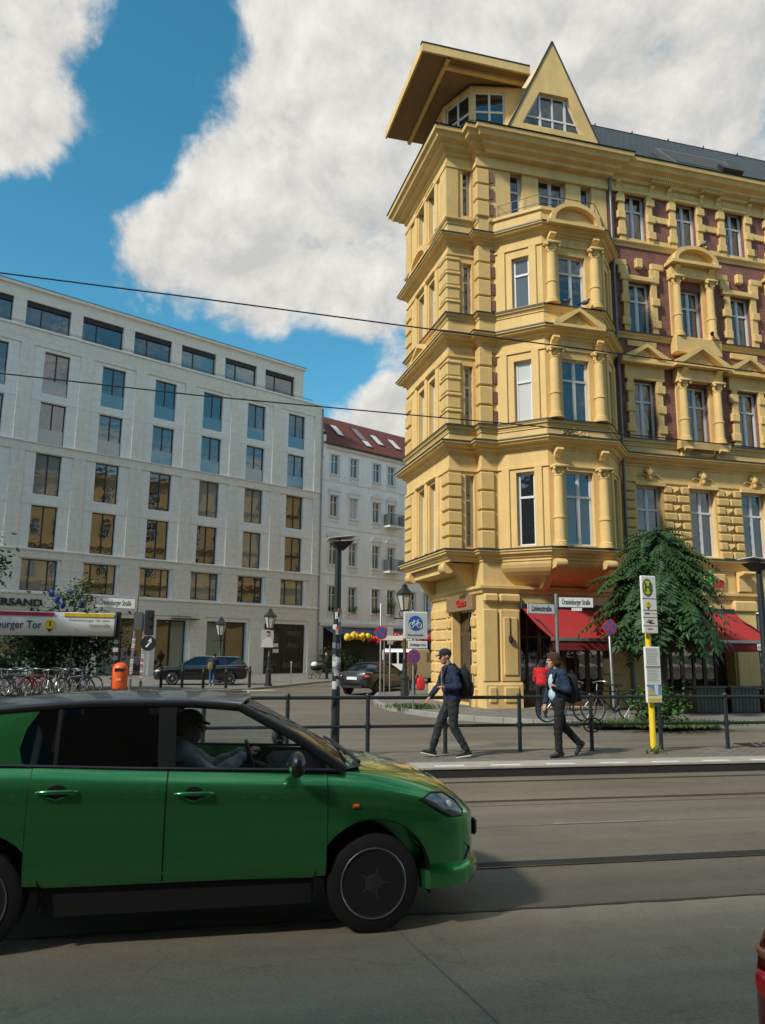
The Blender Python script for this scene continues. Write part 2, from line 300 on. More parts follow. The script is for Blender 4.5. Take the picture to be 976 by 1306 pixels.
m_seam = mat('lane_seam', (.2, .19, .17), .8, .3, 4); m_kface = mat('groove_and_kerb_shade', (.02, .02, .02), .9, .2, 4); m_railst = mat('rail_steel', (.16, .14, .12), .35, .3, 6, metal=.8)
def sheet(name, poly, z, m, zb=None, parent=None):
    b = MB()
    if zb is None: b.quad(*[(x, y, z) for x, y in poly])
    else: b.prism(poly, zb, z, 'z')
    o = b.build(name, m, parent)
    if parent is None: struct(o)
    return o
sheet('road', [(-900, -900), (900, -900), (900, 900), (-900, 900)], 0, m_road)
sheet('track_bed', [(-60, 9.35), (60, 9.35), (60, 11.46), (-60, 11.46)], .004, m_track)
sheet('shade_lift_asphalt', [(-60, 5.6), (60, 5.72), (60, -12), (-60, -12)], .004, m_shade_lift)  # near lane sheet, its asphalt lightened to make up for the house shade
for y in (6.81, 9.62, 11.05):
    hw_ = .078 if y < 7 else .036
    g = MB().box((-60, y-hw_, .004), (60, y+hw_, .009)).build('tram_rail', m_kface); struct(g)
    MB().box((-60, y-hw_-.022, .004), (60, y-hw_-.002, .0105)).build('rail_head', m_railst, g)
for x0, y0, x1, y1 in ((3.2, 3.2, 5.6, 4.4), (-2.5, 2.2, .4, 3.0), (6.5, 7.2, 9.2, 8.1), (9.5, 9.9, 11.2, 10.8), (4.2, 14.6, 7.6, 16.0), (-6, 17, -1.5, 19.5), (12, 14.2, 15, 15.4)): sheet('repair_patch', [(x0, y0), (x1, y0+.06), (x1-.05, y1), (x0+.04, y1-.05)], .0075, m_patch2)
for x, y in ((-1.2, 21.0),):
    o = struct(MB().lathe([(.33, .004), (.33, .010)], (x, y, 0), 28).build('manhole_cover', m_railst)); MB().lathe([(.27, .010), (.27, .0125)], (x, y, 0), 28).build('manhole_lid', m_kface, o)
def seam(pts, w, m, name):                                  # irregular tar joint
    b = MB(); L = []
    for (xa, ya), (xb, yb) in zip(pts, pts[1:]):
        n = max(2, int(math.hypot(xb-xa, yb-ya)/.18)); L += [(xa+(xb-xa)*i/n, ya+(yb-ya)*i/n+random.uniform(-.018, .018)) for i in range(n)]
    L.append(pts[-1])
    for (xa, ya), (xb, yb) in zip(L, L[1:]): d = Vector((-(yb-ya), xb-xa)).normalized(); u, v = w*random.uniform(.4, 1.2), w*random.uniform(.4, 1.2); b.quad((xa-d.x*u, ya-d.y*u, .0085), (xb-d.x*v, yb-d.y*v, .0085), (xb+d.x*v, yb+d.y*v, .0085), (xa+d.x*u, ya+d.y*u, .0085))
    struct(b.build(name, m))
m_tar = mat('tar', (.05, .045, .04), .7, .3, 8)
seam([(-20, 5.62), (2, 5.66), (9, 5.7), (30, 5.72)], .022, m_tar, 'tar_joint'); seam([(1.9, 1.2), (1.75, 3.0), (1.45, 3.9), (1.2, 5.5)], .010, m_seam, 'road_crack'); seam([(3.4, 2.4), (4.4, 3.6), (4.9, 5.4)], .009, m_tar, 'road_crack')
struct(MB().box((-30, 8.27, .002), (60, 8.286, .005)).build('lane_line', m_seam))
for k, x in enumerate((3.6, 9.4)): struct(MB().box((x, 8.255, .004), (x+1.1, 8.315, .008)).build('lane_dash', m_seam))
pf = sheet('tram_platform', [(-40, 11.5), (60, 11.5), (60, 13.42), (-40, 13.42)], .15, m_plat, -.05)
kf = MB()
kf.box((-40, 11.475, 0), (60, 11.5, .125)).build('kerb_face', m_kface, pf)  # kerb face near black, its shade put into the colour
for k in range(-6, 18): MB().block((k*1.0+.003, 11.46, .12), (k*1.0+.997, 12.0, .158), .006).build('edge_slab', m_edge, pf)
for k in range(-4, 18): MB().box((k*.885+.52, 11.53, .158), (k*.885+.98, 11.63, .161)).build('edge_dash', m_sign, pf)
# pavement at the corner of the ochre building
kl = [(45, 17.6), (16, 18.0), (12, 18.25), (9.6, 18.7), (8.0, 19.5), (6.8, 20.7), (5.9, 22.4), (5.35, 24.6), (5.35, 27), (5.8, 30), (6.9, 34.5), (9.5, 42), (13, 52)]
pv = sheet('corner_pavement', kl+[(30, 52), (45, 40)], .14, m_pave, -.05)
def kerbs(par, line, h, n0=0):
    pts = [Vector((a, b, 0)) for a, b in line]
    for a, b in zip(pts, pts[1:]):
        n = max(1, round((b-a).length/1.1)); ang = math.atan2(b.y-a.y, b.x-a.x)
        for i in range(n):
            if not (-14 < (a+(b-a)*(i/n)).x < 20): continue
            L = (b-a).length/n; bb = MB().block((.004, -.13, -.02), (L-.004, .02, h), .012); p = a+(b-a)*(i/n)
            bb.build('kerb_stone', m_kerb, par, loc=p, rz=ang)
kerbs(pv, kl, .146)
kl2 = [(-45, 30.5), (-14, 31.8), (-8, 32.6), (-4, 34.2), (-1.2, 35.8), (1.2, 38.2), (3.2, 42), (5.4, 46.6), (9, 53), (14, 61), (22, 72)]
pv2 = sheet('plaza_pavement', kl2+[(30, 95), (-45, 95)], .1, m_pave, -.05)
kerbs(pv2, [(a, b) for a, b in kl2], .105)
for k in range(9):                                        # worn crossing of pale slabs and dark cobbles by the plaza
    a = Vector((-9.5+k*1.35, 32.0+k*.42, 0)); MB().box((0, 0, 0), (1.32, 1.1, .109)).build('crossing_slab', m_cob if k % 2 else m_edge, pv2, loc=a, rz=.3)
m_soil = mat('soil', (.045, .035, .022), .95, .3, 6)
for px, py in ((800, 922), (868, 923)):
    p = ground(px, py, .14); sheet('tree_pit', [(p.x-1.1, p.y-.45), (p.x+1.1, p.y-.4), (p.x+1.15, p.y+.5), (p.x-1.05, p.y+.45)], .146, m_soil)
# ================================================================ ochre corner building
YB = thing('corner_building', 'ochre and red brick corner house with bay windows, pointed gable and floating roof slab', 'building', (8.1, 23.6, 0), R(3.9))
_wc = {}
def window_set(w, h, style, fm, fr=.065):
    key = (round(w, 3), round(h, 3), style, fm.name)
    if key in _wc: return _wc[key]
    b = MB(); d = .07; hw = w/2
    b.box((-hw, 0, 0), (-hw+fr, d, h)).box((hw-fr, 0, 0), (hw, d, h)).box((-hw+fr, .003, 0), (hw-fr, d, fr)).box((-hw+fr, .003, h-fr), (hw-fr, d, h))
    xs = [-hw+fr, hw-fr]; zs = [fr, h-fr]; tz = None; mu = []
    if style in ('cross', 'narrow', 'tee'): tz = h*.66
    if style in ('cross', 'double', 'tee'): mu = [0]
    if style == 'off': mu = [-hw+w*.36]
    if style == 'triple': mu = [-hw*.52, hw*.5]
    if tz: b.box((-hw+fr, -.012, tz-fr*.55), (hw-fr, d, tz+fr*.55))
    for m_ in mu: b.box((m_-fr*.62, -.006, fr), (m_+fr*.62, d-.005, h-fr))
    xe = [xs[0]]; 
    for m_ in mu: xe += [m_-fr*.62, m_+fr*.62]
    xe += [xs[1]]; ze = [zs[0]]+([tz-fr*.55, tz+fr*.55] if tz else [])+[zs[1]]
    ps = []
    for i in range(0, len(xe), 2):
        for j in range(0, len(ze), 2):
            pw, ph = xe[i+1]-xe[i], ze[j+1]-ze[j]; k2 = ('pane', round(pw, 3), round(ph, 3))
            if style in ('cross', 'narrow') and pw > .1:    # inner sash
                for c_ in ((xe[i], ze[j], xe[i]+.03, ze[j+1]), (xe[i+1]-.03, ze[j], xe[i+1], ze[j+1])): b.box((c_[0], .012, c_[1]), (c_[2], d-.01, c_[3]))
            if k2 not in _wc: _wc[k2] = MB().box((-pw/2-.002, 0, -ph/2-.002), (pw/2+.002, .012, ph/2+.002)).mesh('pane', m_glass)
            ps.append((_wc[k2], ((xe[i]+xe[i+1])/2, .035, (ze[j]+ze[j+1])/2)))
    _wc[key] = (b.mesh('window', fm), ps); return _wc[key]
_gv = {}
def window(parent, x, y, z, rz, w, h, style='cross', fm=None, gm=None, name='window'):
    fm = fm or m_white; fme, ps = window_set(w, h, style, fm); o = inst(name, fme, parent, (x, y, z), rz)
    for i, (pm, loc) in enumerate(ps):
        g = gm[i % len(gm)] if isinstance(gm, (list, tuple)) else (gm or m_glass)
        if g is not m_glass:
            k = (pm.name, g.name)
            if k not in _gv: c = pm.copy(); c.materials.clear(); c.materials.append(g); _gv[k] = c
            pm = _gv[k]
        inst('pane', pm, o, loc)
    return o
Y = YB
PATH_B = [(.6, 5.9), (0, 5.02), (-1, 5.02), (-1, .35), (0, .35), (0, 0)]
BAY = [(.57, 0), (1.78, -1.2), (3.98, -1.2), (5.1, 0)]
PU = PATH_B+BAY+[(14, 0)]; PT = PATH_B+[(14, 0)]
def cornice(z0, h, out, base=.0, path=PU, m=m_yel, name='cornice'):
    p = [(-.05, z0), (base+.03, z0), (base+.03, z0+h*.18), (base+out*.35, z0+h*.3), (base+out*.4, z0+h*.5), (base+out*.8, z0+h*.62), (base+out*.85, z0+h*.8), (base+out, z0+h*.84), (base+out, z0+h), (-.05, z0+h+.03)]
    return MB().sweep(path, p).build(name, m, Y)
def zincline(z, out, path=PU): MB().sweep(path, [(-.04, z), (out+.02, z-.03), (out+.02, z+.014), (-.04, z+.032)]).build('zinc_flashing', m_zincd, Y)
# --- plain walls
F = [(5.2, 7.6), (9.3, 11.4), (13.25, 15.15), (16.95, 18.75)]          # window heights by storey
wb = MB()
wb.wall((0, 5.04), (0, 0), -.1, 20, [(5.04-2.8, 5.04-1.05, .2, 3.25)], .35)
CL = 44.0; wb.wall((.58*CL, 5.04+.815*CL), (0, 5.04), -.1, 20, [(1.5+2.3*i, 2.5+2.3*i, a, b) for i in range(18) for a, b in ((5.2, 7.6), (9.3, 11.4), (13.25, 15.15), (16.95, 18.75))], .22)   # long side along the side street
BW = [2.0, 3.2]                                                          # windows on the corner bay
ops = [(5.02-c-.36, 5.02-c+.36, a, b) for c in BW for a, b in F]
wb.wall((-1, 5.02), (-1, .35), 4.8, 20, ops, .22); wb.wall((0, 5.02), (-1, 5.02), 4.8, 20); wb.quad((-1, 5.02, 4.8), (0, 5.02, 4.8), (0, .35, 4.8), (-1, .35, 4.8))
wb.wall((-1, .35), (0, .35), 4.8, 20, [(.57, .88, a, b) for a, b in F], .2)
SL = (BAY[1][0]-BAY[0][0])**2+1.44; SL = math.sqrt(SL); sc0 = SL*.55
FB = [(5.2, 7.6), (9.3, 11.4), (13.3, 15.1)]
wb.wall(BAY[0], BAY[1], 4.8, 16.05, [(sc0-.31, sc0+.31, a, b) for a, b in FB], .2)
wb.wall(BAY[1], BAY[2], 4.8, 16.05, [(1.1-.5, 1.1+.5, a, b) for a, b in FB], .2)
SR = math.hypot(1.12, 1.2); wb.wall(BAY[2], BAY[3], 4.8, 16.05, [(SR/2-.31, SR/2+.31, a, b) for a, b in FB], .2)
wb.quad(*[(x, y, 4.8) for x, y in BAY])
wb.wall((0, 0), (5.1, 0), 16.0, 20, [(1.25, 1.72, 16.75, 18.75), (2.35, 3.45, 16.95, 18.75), (4.05, 4.5, 16.75, 18.75)], .3)
wb.wall((0, 0), (.57, 0), 4.8, 16.05)
GO = [(1.25, 4.75, .15, 3.35), (5.75, 9.3, .15, 3.35), (10.3, 13.4, .15, 3.35)]
wb.wall((0, 0), (14, 0), -.1, 4.85, GO, .5)
wb.wall((5.1, 0), (14, 0), 4.85, 9.25, [(c-5.6, c-4.6, 5.2, 7.6) for c in (6.25, 8.42, 10.58, 12.74)], .25)
wb.wall((5.1, 0), (14, 0), 19.0, 19.9)
wb.wall((14, 0), (22, 0), 0, 20); wb.build('wall', m_yel, Y)
br = MB(); COLS = (6.27, 8.45, 10.62, 12.78)
br.wall((5.1, .02), (14, .02), 9.25, 19.0, [(c-5.57, c-4.63, a, b) for c in COLS for a, b in ((9.3, 11.45), (13.15, 15.2), (16.9, 18.75))], .24)
br.build('brick_wall', m_brick, Y)
for i in range(18):
    for a, b in F[:4]:
        t = CL-(2.0+2.3*i); window(Y, .58*t+.16, 5.04+.815*t-.1, a, math.atan2(-.815, -.58), 1.0, b-a, 'cross')
for zz, o_ in ((4.8, .3), (8.5, .4), (12.3, .3), (16.6, .25), (19.6, .6)): MB().sweep([(.58*CL, 5.04+.815*CL), (.3, 5.46)], [(-.02, zz), (o_, zz+.1), (o_, zz+.3), (-.02, zz+.32)]).build('cornice', m_yel, Y)
pf_ = MB().quad((0, 0, 19.84), (0, 5.04, 19.84), (.58*CL, 5.04+.815*CL, 19.84), (.58*CL+9, 40, 19.84), (22, 12, 19.84), (22, 0, 19.84)).build('roof_deck', m_brown, Y)
# --- horizontal mouldings
cornice(4.72, .36, .26); zincline(5.1, .26)
cornice(8.28, .36, .38); zincline(8.66, .38)
cornice(9.0, .24, .14); zincline(9.26, .14)
MB().sweep(PU, [(0, 7.72), (.05, 7.72), (.05, 7.8), (0, 7.8)]).build('moulding', m_yel, Y)
P2 = PATH_B+BAY
cornice(12.05, .34, .36, path=P2); zincline(12.41, .36, P2)
cornice(12.98, .2, .14); zincline(13.2, .14)
MB().sweep(P2, [(0, 11.66), (.05, 11.66), (.05, 11.74), (0, 11.74)]).build('moulding', m_yel, Y)
cornice(15.72, .32, .34, path=P2); zincline(16.06, .34, P2)
MB().sweep(P2, [(0, 15.38), (.05, 15.38), (.05, 15.45), (0, 15.45)]).build('moulding', m_yel, Y)
cornice(16.56, .2, .12, path=[(5.1, 0), (14, 0)])
cornice(16.56, .2, .12, path=PATH_B)
# balcony on the polygonal bay
MB().sweep([(.4, 0)]+BAY, [(-.16, 16.05), (.0, 16.05), (.0, 16.6), (.07, 16.64), (.07, 16.75), (-.16, 16.78)]).build('balcony_parapet', m_yel, Y)
MB().quad(*[(x, y, 16.1) for x, y in BAY]).build('balcony_floor', m_zinc, Y)
rb = MB()
BR = [(.75, 0.0), (1.83, -1.08), (3.93, -1.08), (4.95, 0)]
for z in (16.98, 17.3): rb.path([(x, y, z) for x, y in BR], .014, 5)
for (a, b) in zip(BR, BR[1:]):
    for i in range(4): t = i/3; rb.tube((a[0]+(b[0]-a[0])*t, a[1]+(b[1]-a[1])*t, 16.75), (a[0]+(b[0]-a[0])*t, a[1]+(b[1]-a[1])*t, 17.3), .012, n=5)
rb.build('balcony_railing', m_dark, Y)
# top cornice with frieze
MB().sweep(PT, [(0, 18.70), (.09, 18.70), (.09, 18.85), (.04, 18.87), (.04, 19.10), (.12, 19.13), (0, 19.17)]).build('frieze', m_yel, Y)
PTop = PATH_B[:-1]+[(0, -.02), (.35, -.02), (.35, -.18), (5.15, -.18), (5.15, -.02), (14, -.02)]
MB().sweep(PTop, [(-.05, 19.13), (.1, 19.15), (.13, 19.27), (.3, 19.33), (.33, 19.43), (.36, 19.45), (.52, 19.51), (.58, 19.65), (.66, 19.68), (.68, 19.81), (.5, 19.85), (-.3, 19.87)]).build('top_cornice', m_yel, Y)
MB().sweep(PTop, [(.4, 19.84), (.7, 19.82), (.72, 19.85), (.4, 19.88)]).build('gutter', m_dark, Y)
# --- quoin stones of the corner pier (blocks stand proud, deep joints)
qm = MB().block((-.07, -.07, 0), (.43, .30, .56), .035).mesh('quoin', m_yel2); qs = MB().block((-.05, -.05, 0), (.43, .30, .60), .03).mesh('quoin', m_yel2)
z = 8.7
for st, en in ((5.12, 7.7), (9.28, 12.0), (13.22, 15.7), (16.8, 18.68)):
    n = round((en-st)/.62); hh = (en-st)/n
    for i in range(n): inst('quoin', qm, Y, (0, 0, st+i*hh), scale=(1, 1, hh/.6))
    if st > 9:
        for i in range(n): MB().box((.44, -.05, st+i*hh+.08), (.585, .05, st+i*hh+.48)).build('brick_strip', m_brick, Y)
# pier blocks on the corner bay: near corner and far corner
b1 = MB().block((-.08, -.08, 0), (.42, .62, .5), .035).mesh('quoin', m_yel2); b2 = MB().block((-.08, -.6, 0), (.3, .05, .5), .035).mesh('quoin', m_yel2)
cap = MB().block((-.12, -.12, 0), (.46, .66, .16), .05).mesh('quoin_band', m_yel2)
for st, en, n, g in ((5.12, 7.7, 6, .06), (9.28, 11.55, 4, .1), (13.22, 15.3, 4, .1)):
    hh = (en-st)/n
    for i in range(n):
        inst('quoin', b1, Y, (-1, .35, st+i*hh), scale=(1, 1, (hh-g)/.5)); inst('quoin', b2, Y, (-1, 5.02, st+i*hh), scale=(1, 1, (hh-g)/.5))
        if st > 6: inst('quoin_band', cap, Y, (-1, .35, st+i*hh+hh-.17), scale=(1, 1, .9))
MB().box((-1.06, .29, 16.8), (-.62, .95, 18.7)).build('pilaster', m_yel2, Y); MB().box((-1.06, 4.4, 16.8), (-.8, 5.05, 18.7)).build('pilaster', m_yel2, Y)
for c in (2.6,): 
    for st, en in ((5.2, 7.7), (9.3, 11.6), (13.25, 15.3), (16.9, 18.8)):
        for yy in (1.42, 2.6, 3.78): MB().block((-1.07, yy-.13, st), (-.97, yy+.13, en), .02).build('pilaster', m_yel, Y)
        for yy in (2.0, 3.2): MB().block((-1.12, yy-.5, en), (-.95, yy+.5, en+.12), .03).build('lintel', m_yel, Y)
# --- window sets: corner bay and polygonal bay
for i, (a, b) in enumerate(F):
    for c in BW: window(Y, -.82, c, a, -math.pi/2, .72, b-a, 'narrow')
    window(Y, -.275, .53, a, 0, .31, b-a, 'narrow', gm=m_glass)
def slant(p, q, u, v): d = (Vector(q)-Vector(p)).normalized(); n = Vector((d.y, -d.x)); w = Vector(p)+d*u-n*v; return w.x, w.y, math.atan2(d.y, d.x)
for i, (a, b) in enumerate(FB):
    x, y, r = slant(BAY[0], BAY[1], sc0, .14); window(Y, x, y, a, r, .62, b-a, 'narrow', gm=(m_glass, m_glass) if i == 0 else (m_glassc if i == 1 else m_glassm))
    x, y, r = slant(BAY[2], BAY[3], SR/2, .14); window(Y, x, y, a, r, .62, b-a, 'narrow')
    window(Y, 2.88, -1.06, a, 0, 1.0, b-a, 'cross', gm=(m_glass, m_glass, m_glass, m_glass))
window(Y, 1.485, .2, 16.75, 0, .47, 2.0, 'narrow'); window(Y, 2.9, .2, 16.95, 0, 1.1, 1.8, 'cross'); window(Y, 4.275, .2, 16.75, 0, .45, 2.0, 'narrow')
# --- columns
def column(x, y, z0, z1, r=.14, m=m_yel):
    h = z1-z0; zr = z0+h*.36
    c = MB().lathe([(r*1.5, z0), (r*1.5, z0+.09), (r*1.28, z0+.1), (r*1.32, z0+.16), (r*1.08, z0+.19), (r*1.05, zr-.05), (r*1.2, zr-.04), (r*1.2, zr+.03), (r*1.0, zr+.04), (r*.9, z1-.34), (r*1.02, z1-.33), (r*.95, z1-.3)], (x, y, 0), 14).build('column', m, Y, 40)
    k = MB().lathe([(r*.95, z1-.3), (r*1.05, z1-.2), (r*1.35, z1-.09)], (x, y, 0), 10)
    k.block((x-r*1.55, y-r*1.55, z1-.09), (x+r*1.55, y+r*1.55, z1), .015)
    for sx_ in (-1, 1):
        k.ball((x+sx_*r*1.3, y-r*1.1, z1-.13), (.06, .06, .06), 7, 5)
    for a in range(6): t = a*math.pi/3; k.ball((x+math.cos(t)*r*1.0, y+math.sin(t)*r*1.0, z1-.22), (.045, .045, .07), 6, 4)
    k.build('capital', m, c, 50)
for a, b in ((5.12, 7.72), (9.28, 11.66), (13.22, 15.38)):
    for x in (2.07, 3.69): column(x, -1.3, a, b, .165)
    for p, q, u in ((BAY[0], BAY[1], .28), (BAY[0], BAY[1], 1.38), (BAY[2], BAY[3], .25), (BAY[2], BAY[3], 1.38)):
        x, y, r = slant(p, q, u, 0); MB().block((-.13, -.06, 0), (.13, .04, b-a), .02).build('pilaster', m_yel, Y, loc=(x, y, a), rz=r)
# --- pediments
def tri_pediment(x, y, z, w, h, dep=.3):
    hw = w/2
    o = MB().prism([(x-hw+.05, z), (x+hw-.05, z), (x, z+h-.05)], y-dep*.55, y+.02).build('pediment', m_yel, Y)
    for s_ in (-1, 1):
        p = [(x+s_*(hw+.06), z), (x+s_*(hw+.06), z+.1), (x, z+h+.1), (x, z+h-.03), (x+s_*(hw-.2), z+.01)]
        MB().prism(p, y-dep, y+.02+.001*s_).build('raking_cornice', m_yel, o)
    MB().box((x-hw-.06, y-dep-.003, z-.1), (x+hw+.06, y+.02, z-.002)).build('pediment_base', m_yel, o)
    MB().ball((x, y-dep*.55, z+h*.36), (.14, .05, .1), 8, 5).build('tympanum_ornament', m_yel, o, 60)
    return o
def seg_pediment(x, y, z, w, h, dep=.3):
    n = 14; arc = [(x-w/2*math.cos(math.pi*i/n), z+h*math.sin(math.pi*i/n)) for i in range(n+1)]
    o = MB().prism(arc, y-dep*.5, y+.02).build('pediment', m_yel, Y)
    inn = [(x-(w/2-.16)*math.cos(math.pi*i/n), z+.0+(h-.14)*math.sin(math.pi*i/n)) for i in range(n+1)]; b = MB()
    for i in range(n): b.prism([arc[i], arc[i+1], inn[i+1], inn[i]], y-dep, y+.01)
    b.build('arched_cornice', m_yel, o, 40); MB().box((x-w/2-.1, y-dep-.01, z-.12), (x+w/2+.1, y+.02, z-.002)).build('pediment_base', m_yel, o)
    return o
def console(x, y, z, w=.16, h=.26, dep=.26, par=None, rz=0):
    pr_ = [(0, 0), (-dep, 0), (-dep-.02, -.07), (-dep*.85, -.12), (-dep*.5, -.14), (-dep*.35, -.2), (-dep*.3, -h+.03), (-dep*.1, -h), (0, -h)]
    return MB().prism([(p[0], p[1]) for p in pr_], -w/2, w/2, 'x').build('console', m_yel, par or Y, loc=(x, y, z), rz=rz)
tri_pediment(2.88, -1.22, 12.44, 1.75, .52, .4)
seg_pediment(2.88, -1.22, 16.1, 1.9, .72, .42)
for x in (2.07, 3.69):
    for z in (12.05, 15.72, 8.28): console(x, -1.24, z, .22, .28, .26)
for zz, h_, sg_ in ((12.42, .55, 0), (16.08, .62, 1)):        # pediments on the corner bay
    pl_ = [(2.6-1.0*math.cos(math.pi*i/12), zz+h_*math.sin(math.pi*i/12)) for i in range(13)] if sg_ else [(1.55, zz), (3.65, zz), (2.6, zz+h_)]
    in_ = [(2.6+(a-2.6)*.78, zz+(b-zz)*.72) for a, b in pl_]; o = MB().prism(in_, -1.16, -.98, 'x').build('pediment', m_yel, Y); n_ = len(pl_)
    for i in range(n_-1) if sg_ else (1, 2): j = (i+1) % n_; MB().prism([pl_[i], pl_[j], in_[j], in_[i]], -1.38, -.98, 'x').build('raking_cornice', m_yel, o)
    MB().box((-1.39, 1.5, zz-.02), (-.98, 3.7, zz+.05)).build('pediment_base', m_yel, o)
orn = MB()
for i in range(26): orn.ball((2.88+random.uniform(-.62, .62), -1.23, 8.78+random.uniform(-.09, .2)), (.06, .03, .045), 6, 4)
orn.build('relief_ornament', m_yel2, Y, 60)
# corbel under the polygonal bay
cp = MB(); n = 7; rows = []
for i in range(n+1):
    t = i/n; k = 1-(1-t)**2.0; zz = 3.95+.78*t
    rows.append([(2.83+(x-2.83)*(.55+.45*k)*1.0 if 0 < j < 3 else x+(2.83-x)*.25*(1-k), y*k, zz) for j, (x, y) in enumerate(BAY)])
for a, b in zip(rows, rows[1:]):
    for j in range(3): cp.quad(a[j], a[j+1], b[j+1], b[j])
cp.build('bay_corbel', m_yel, Y, 60)
for x in (2.0, 3.75):
    pr_ = [(0, 0), (-1.38, 0), (-1.46, -.1), (-1.4, -.22), (-1.2, -.25), (-.9, -.3), (-.6, -.55), (-.35, -.8), (-.05, -.92), (0, -.92)]
    c = MB().prism(pr_, -.13, .13, 'x').build('bay_console', m_yel, Y, loc=(x, -.02, 4.72)); MB().lathe([(.14, -.19), (.15, -.1), (.15, .1), (.14, .19)], (0, -1.36, -.13), 12, 'x').build('scroll', m_yel2, c, 40)
# consoles and beam under the corner bay
for yy in (1.0, 4.75):
    pr_ = [(0, 0), (-.98, 0), (-1.05, -.12), (-.98, -.3), (-.8, -.34), (-.7, -.28), (-.5, -.36), (-.25, -.7), (-.08, -.85), (0, -.85)]
    c = MB().prism(pr_, -.2, .2, 'x').build('bay_console', m_yel, Y, loc=(0, yy, 4.72), rz=-math.pi/2)
    s_ = MB(); s_.lathe([(.19, -.26), (.2, -.2), (.2, .2), (.19, .26)], (0, -.9, -.16), 12, 'x')
    for i in range(30): s_.ball((random.choice((-.2, .2)), -random.uniform(.72, 1.0), -random.uniform(.02, .28)), .06, 6, 4)
    s_.build('scroll', m_yel2, c, 50)
MB().box((-.85, 1.25, 4.45), (-.05, 4.5, 4.76)).build('bay_beam', m_yel, Y)
# --- right-hand facade: surrounds, pediments, rusticated blocks
def surround(c, z0, z1, toothed=True, out=.09, m=m_yel):
    for s_ in (-1, 1):
        MB().box((c+s_*.47, -out, z0), (c+s_*.70, .03, z1)).build('jamb', m, Y)
        if toothed:
            for k in range(3):
                zz = z0+(z1-z0)*(.1+.34*k); MB().block((min(c+s_*.46, c+s_*.80), -out-.05, zz), (max(c+s_*.46, c+s_*.80), .03, zz+.3), .02).build('jamb_block', m, Y)
for ci, c in enumerate(COLS):
    # top storey
    surround(c, 16.76, 18.72); window(Y, c, .18, 16.9, 0, .94, 1.85, 'cross', gm=random.choice([m_glass, (m_glass, m_glass, m_glassm, m_glassm)]))
    MB().block((c-.55, -.14, 18.68), (c+.55, .03, 18.8), .03).build('lintel', m_yel, Y)
    MB().box((c-.47, -.05, 16.76), (c+.47, .02, 16.9)).build('sill', m_yel, Y)
    MB().block((c-.5, -.07, 18.86), (c+.5, -.01, 19.08), .03).build('frieze_panel', m_yel2, Y)
    for s_ in (-1, 1): console(c+s_*.72, -.03, 19.13, .14, .34, .16)
    dn = MB()
    for k in range(9): dn.box((c+1.08-.45+k*.1, -.33, 19.17), (c+1.08-.45+k*.1+.055, -.1, 19.29))
    dn.build('dentils', m_yel, Y, kind='stuff')
    MB().box((c+.72, -.045, 17.72), (c+1.46, .03, 17.95)).build('brick_band', m_yel, Y); MB().box((c+.72, -.05, 16.77), (c+1.46, .03, 16.95)).build('brick_band', m_yel, Y)
    # third storey
    window(Y, c, .18, 13.2, 0, .94, 2.0, 'cross', gm=random.choice([m_glass, m_glass, (m_glassm, m_glass, m_glassm, m_glass)]))
    if ci % 2 == 0:
        surround(c, 13.2, 15.75); MB().block((c-.62, -.15, 15.2), (c+.62, .03, 15.4), .03).build('lintel', m_yel, Y)
        n = 10; a = [(c-.95*math.cos(math.pi*(i/n*.7+.15)), 15.35+1.0*math.sin(math.pi*(i/n*.7+.15))-.45) for i in range(n+1)]; a2 = [(x_+(c-x_)*.22, z_-.2) for x_, z_ in a]; ab = MB()
        MB().block((c-.14, -.16, 15.72), (c+.14, .02, 16.1), .03).build('keystone', m_yel, Y)
        for s_ in (-1, 1):
            MB().block((min(c+s_*.5, c+s_*1.05), -.1, 15.75), (max(c+s_*.5, c+s_*1.05), .03, 16.0), .03).build('arch_stone', m_yel, Y)
            MB().block((min(c+s_*.62, c+s_*.86), -.1, 15.4), (max(c+s_*.62, c+s_*.86), .03, 15.75), .03).build('arch_stone', m_yel, Y)
    else:
        for s_ in (-1, 1): column(c+s_*.72, -.2, 13.2, 15.55, .15); console(c+s_*.72, -.2, 15.97, .2, .22, .2)
        MB().box((c-.95, -.28, 15.55), (c+.95, .03, 15.97)).build('entablature', m_yel, Y)
        for s_ in (-1, 1): MB().box((min(c+s_*.47, c+s_*.9), -.06, 13.2), (max(c+s_*.47, c+s_*.9), .03, 15.55)).build('jamb', m_yel, Y)
        seg_pediment(c, -.02, 16.1, 1.9, .62, .5)
        MB().block((c-.98, -.34, 12.55), (c+.98, .02, 13.19), .03).build('pedestal', m_yel, Y)
    # second storey
    window(Y, c, .18, 9.3, 0, .94, 2.12, 'cross')
    if ci % 2 == 0:
        surround(c, 9.27, 11.45); MB().box((c-.8, -.1, 11.45), (c+.8, .03, 11.95)).build('entablature', m_yel, Y); tri_pediment(c, -.02, 12.06, 1.95, .55, .34)
        MB().block((c-.6, -.05, 12.7), (c+.6, .02, 12.92), .02).build('panel', m_yel, Y)
    else:
        for s_ in (-1, 1): column(c+s_*.72, -.2, 9.27, 11.55, .155); console(c+s_*.72, -.22, 11.97, .2, .22, .22); console(c+s_*.72, -.02, 9.05, .3, .42, .34)
        for s_ in (-1, 1): MB().box((min(c+s_*.47, c+s_*.9), -.06, 9.27), (max(c+s_*.47, c+s_*.9), .03, 11.55)).build('jamb', m_yel, Y)
        MB().box((c-.95, -.28, 11.55), (c+.95, .03, 11.97)).build('entablature', m_yel, Y); tri_pediment(c, -.02, 12.1, 2.15, .62, .5)
        MB().sweep([(c-1.0, 0), (c-1.0, -.3), (c+1.0, -.3), (c+1.0, 0)], [(-.1, 9.0), (.0, 9.0), (.05, 9.22), (.05, 9.275), (-.1, 9.275)]).build('column_base', m_yel, Y)
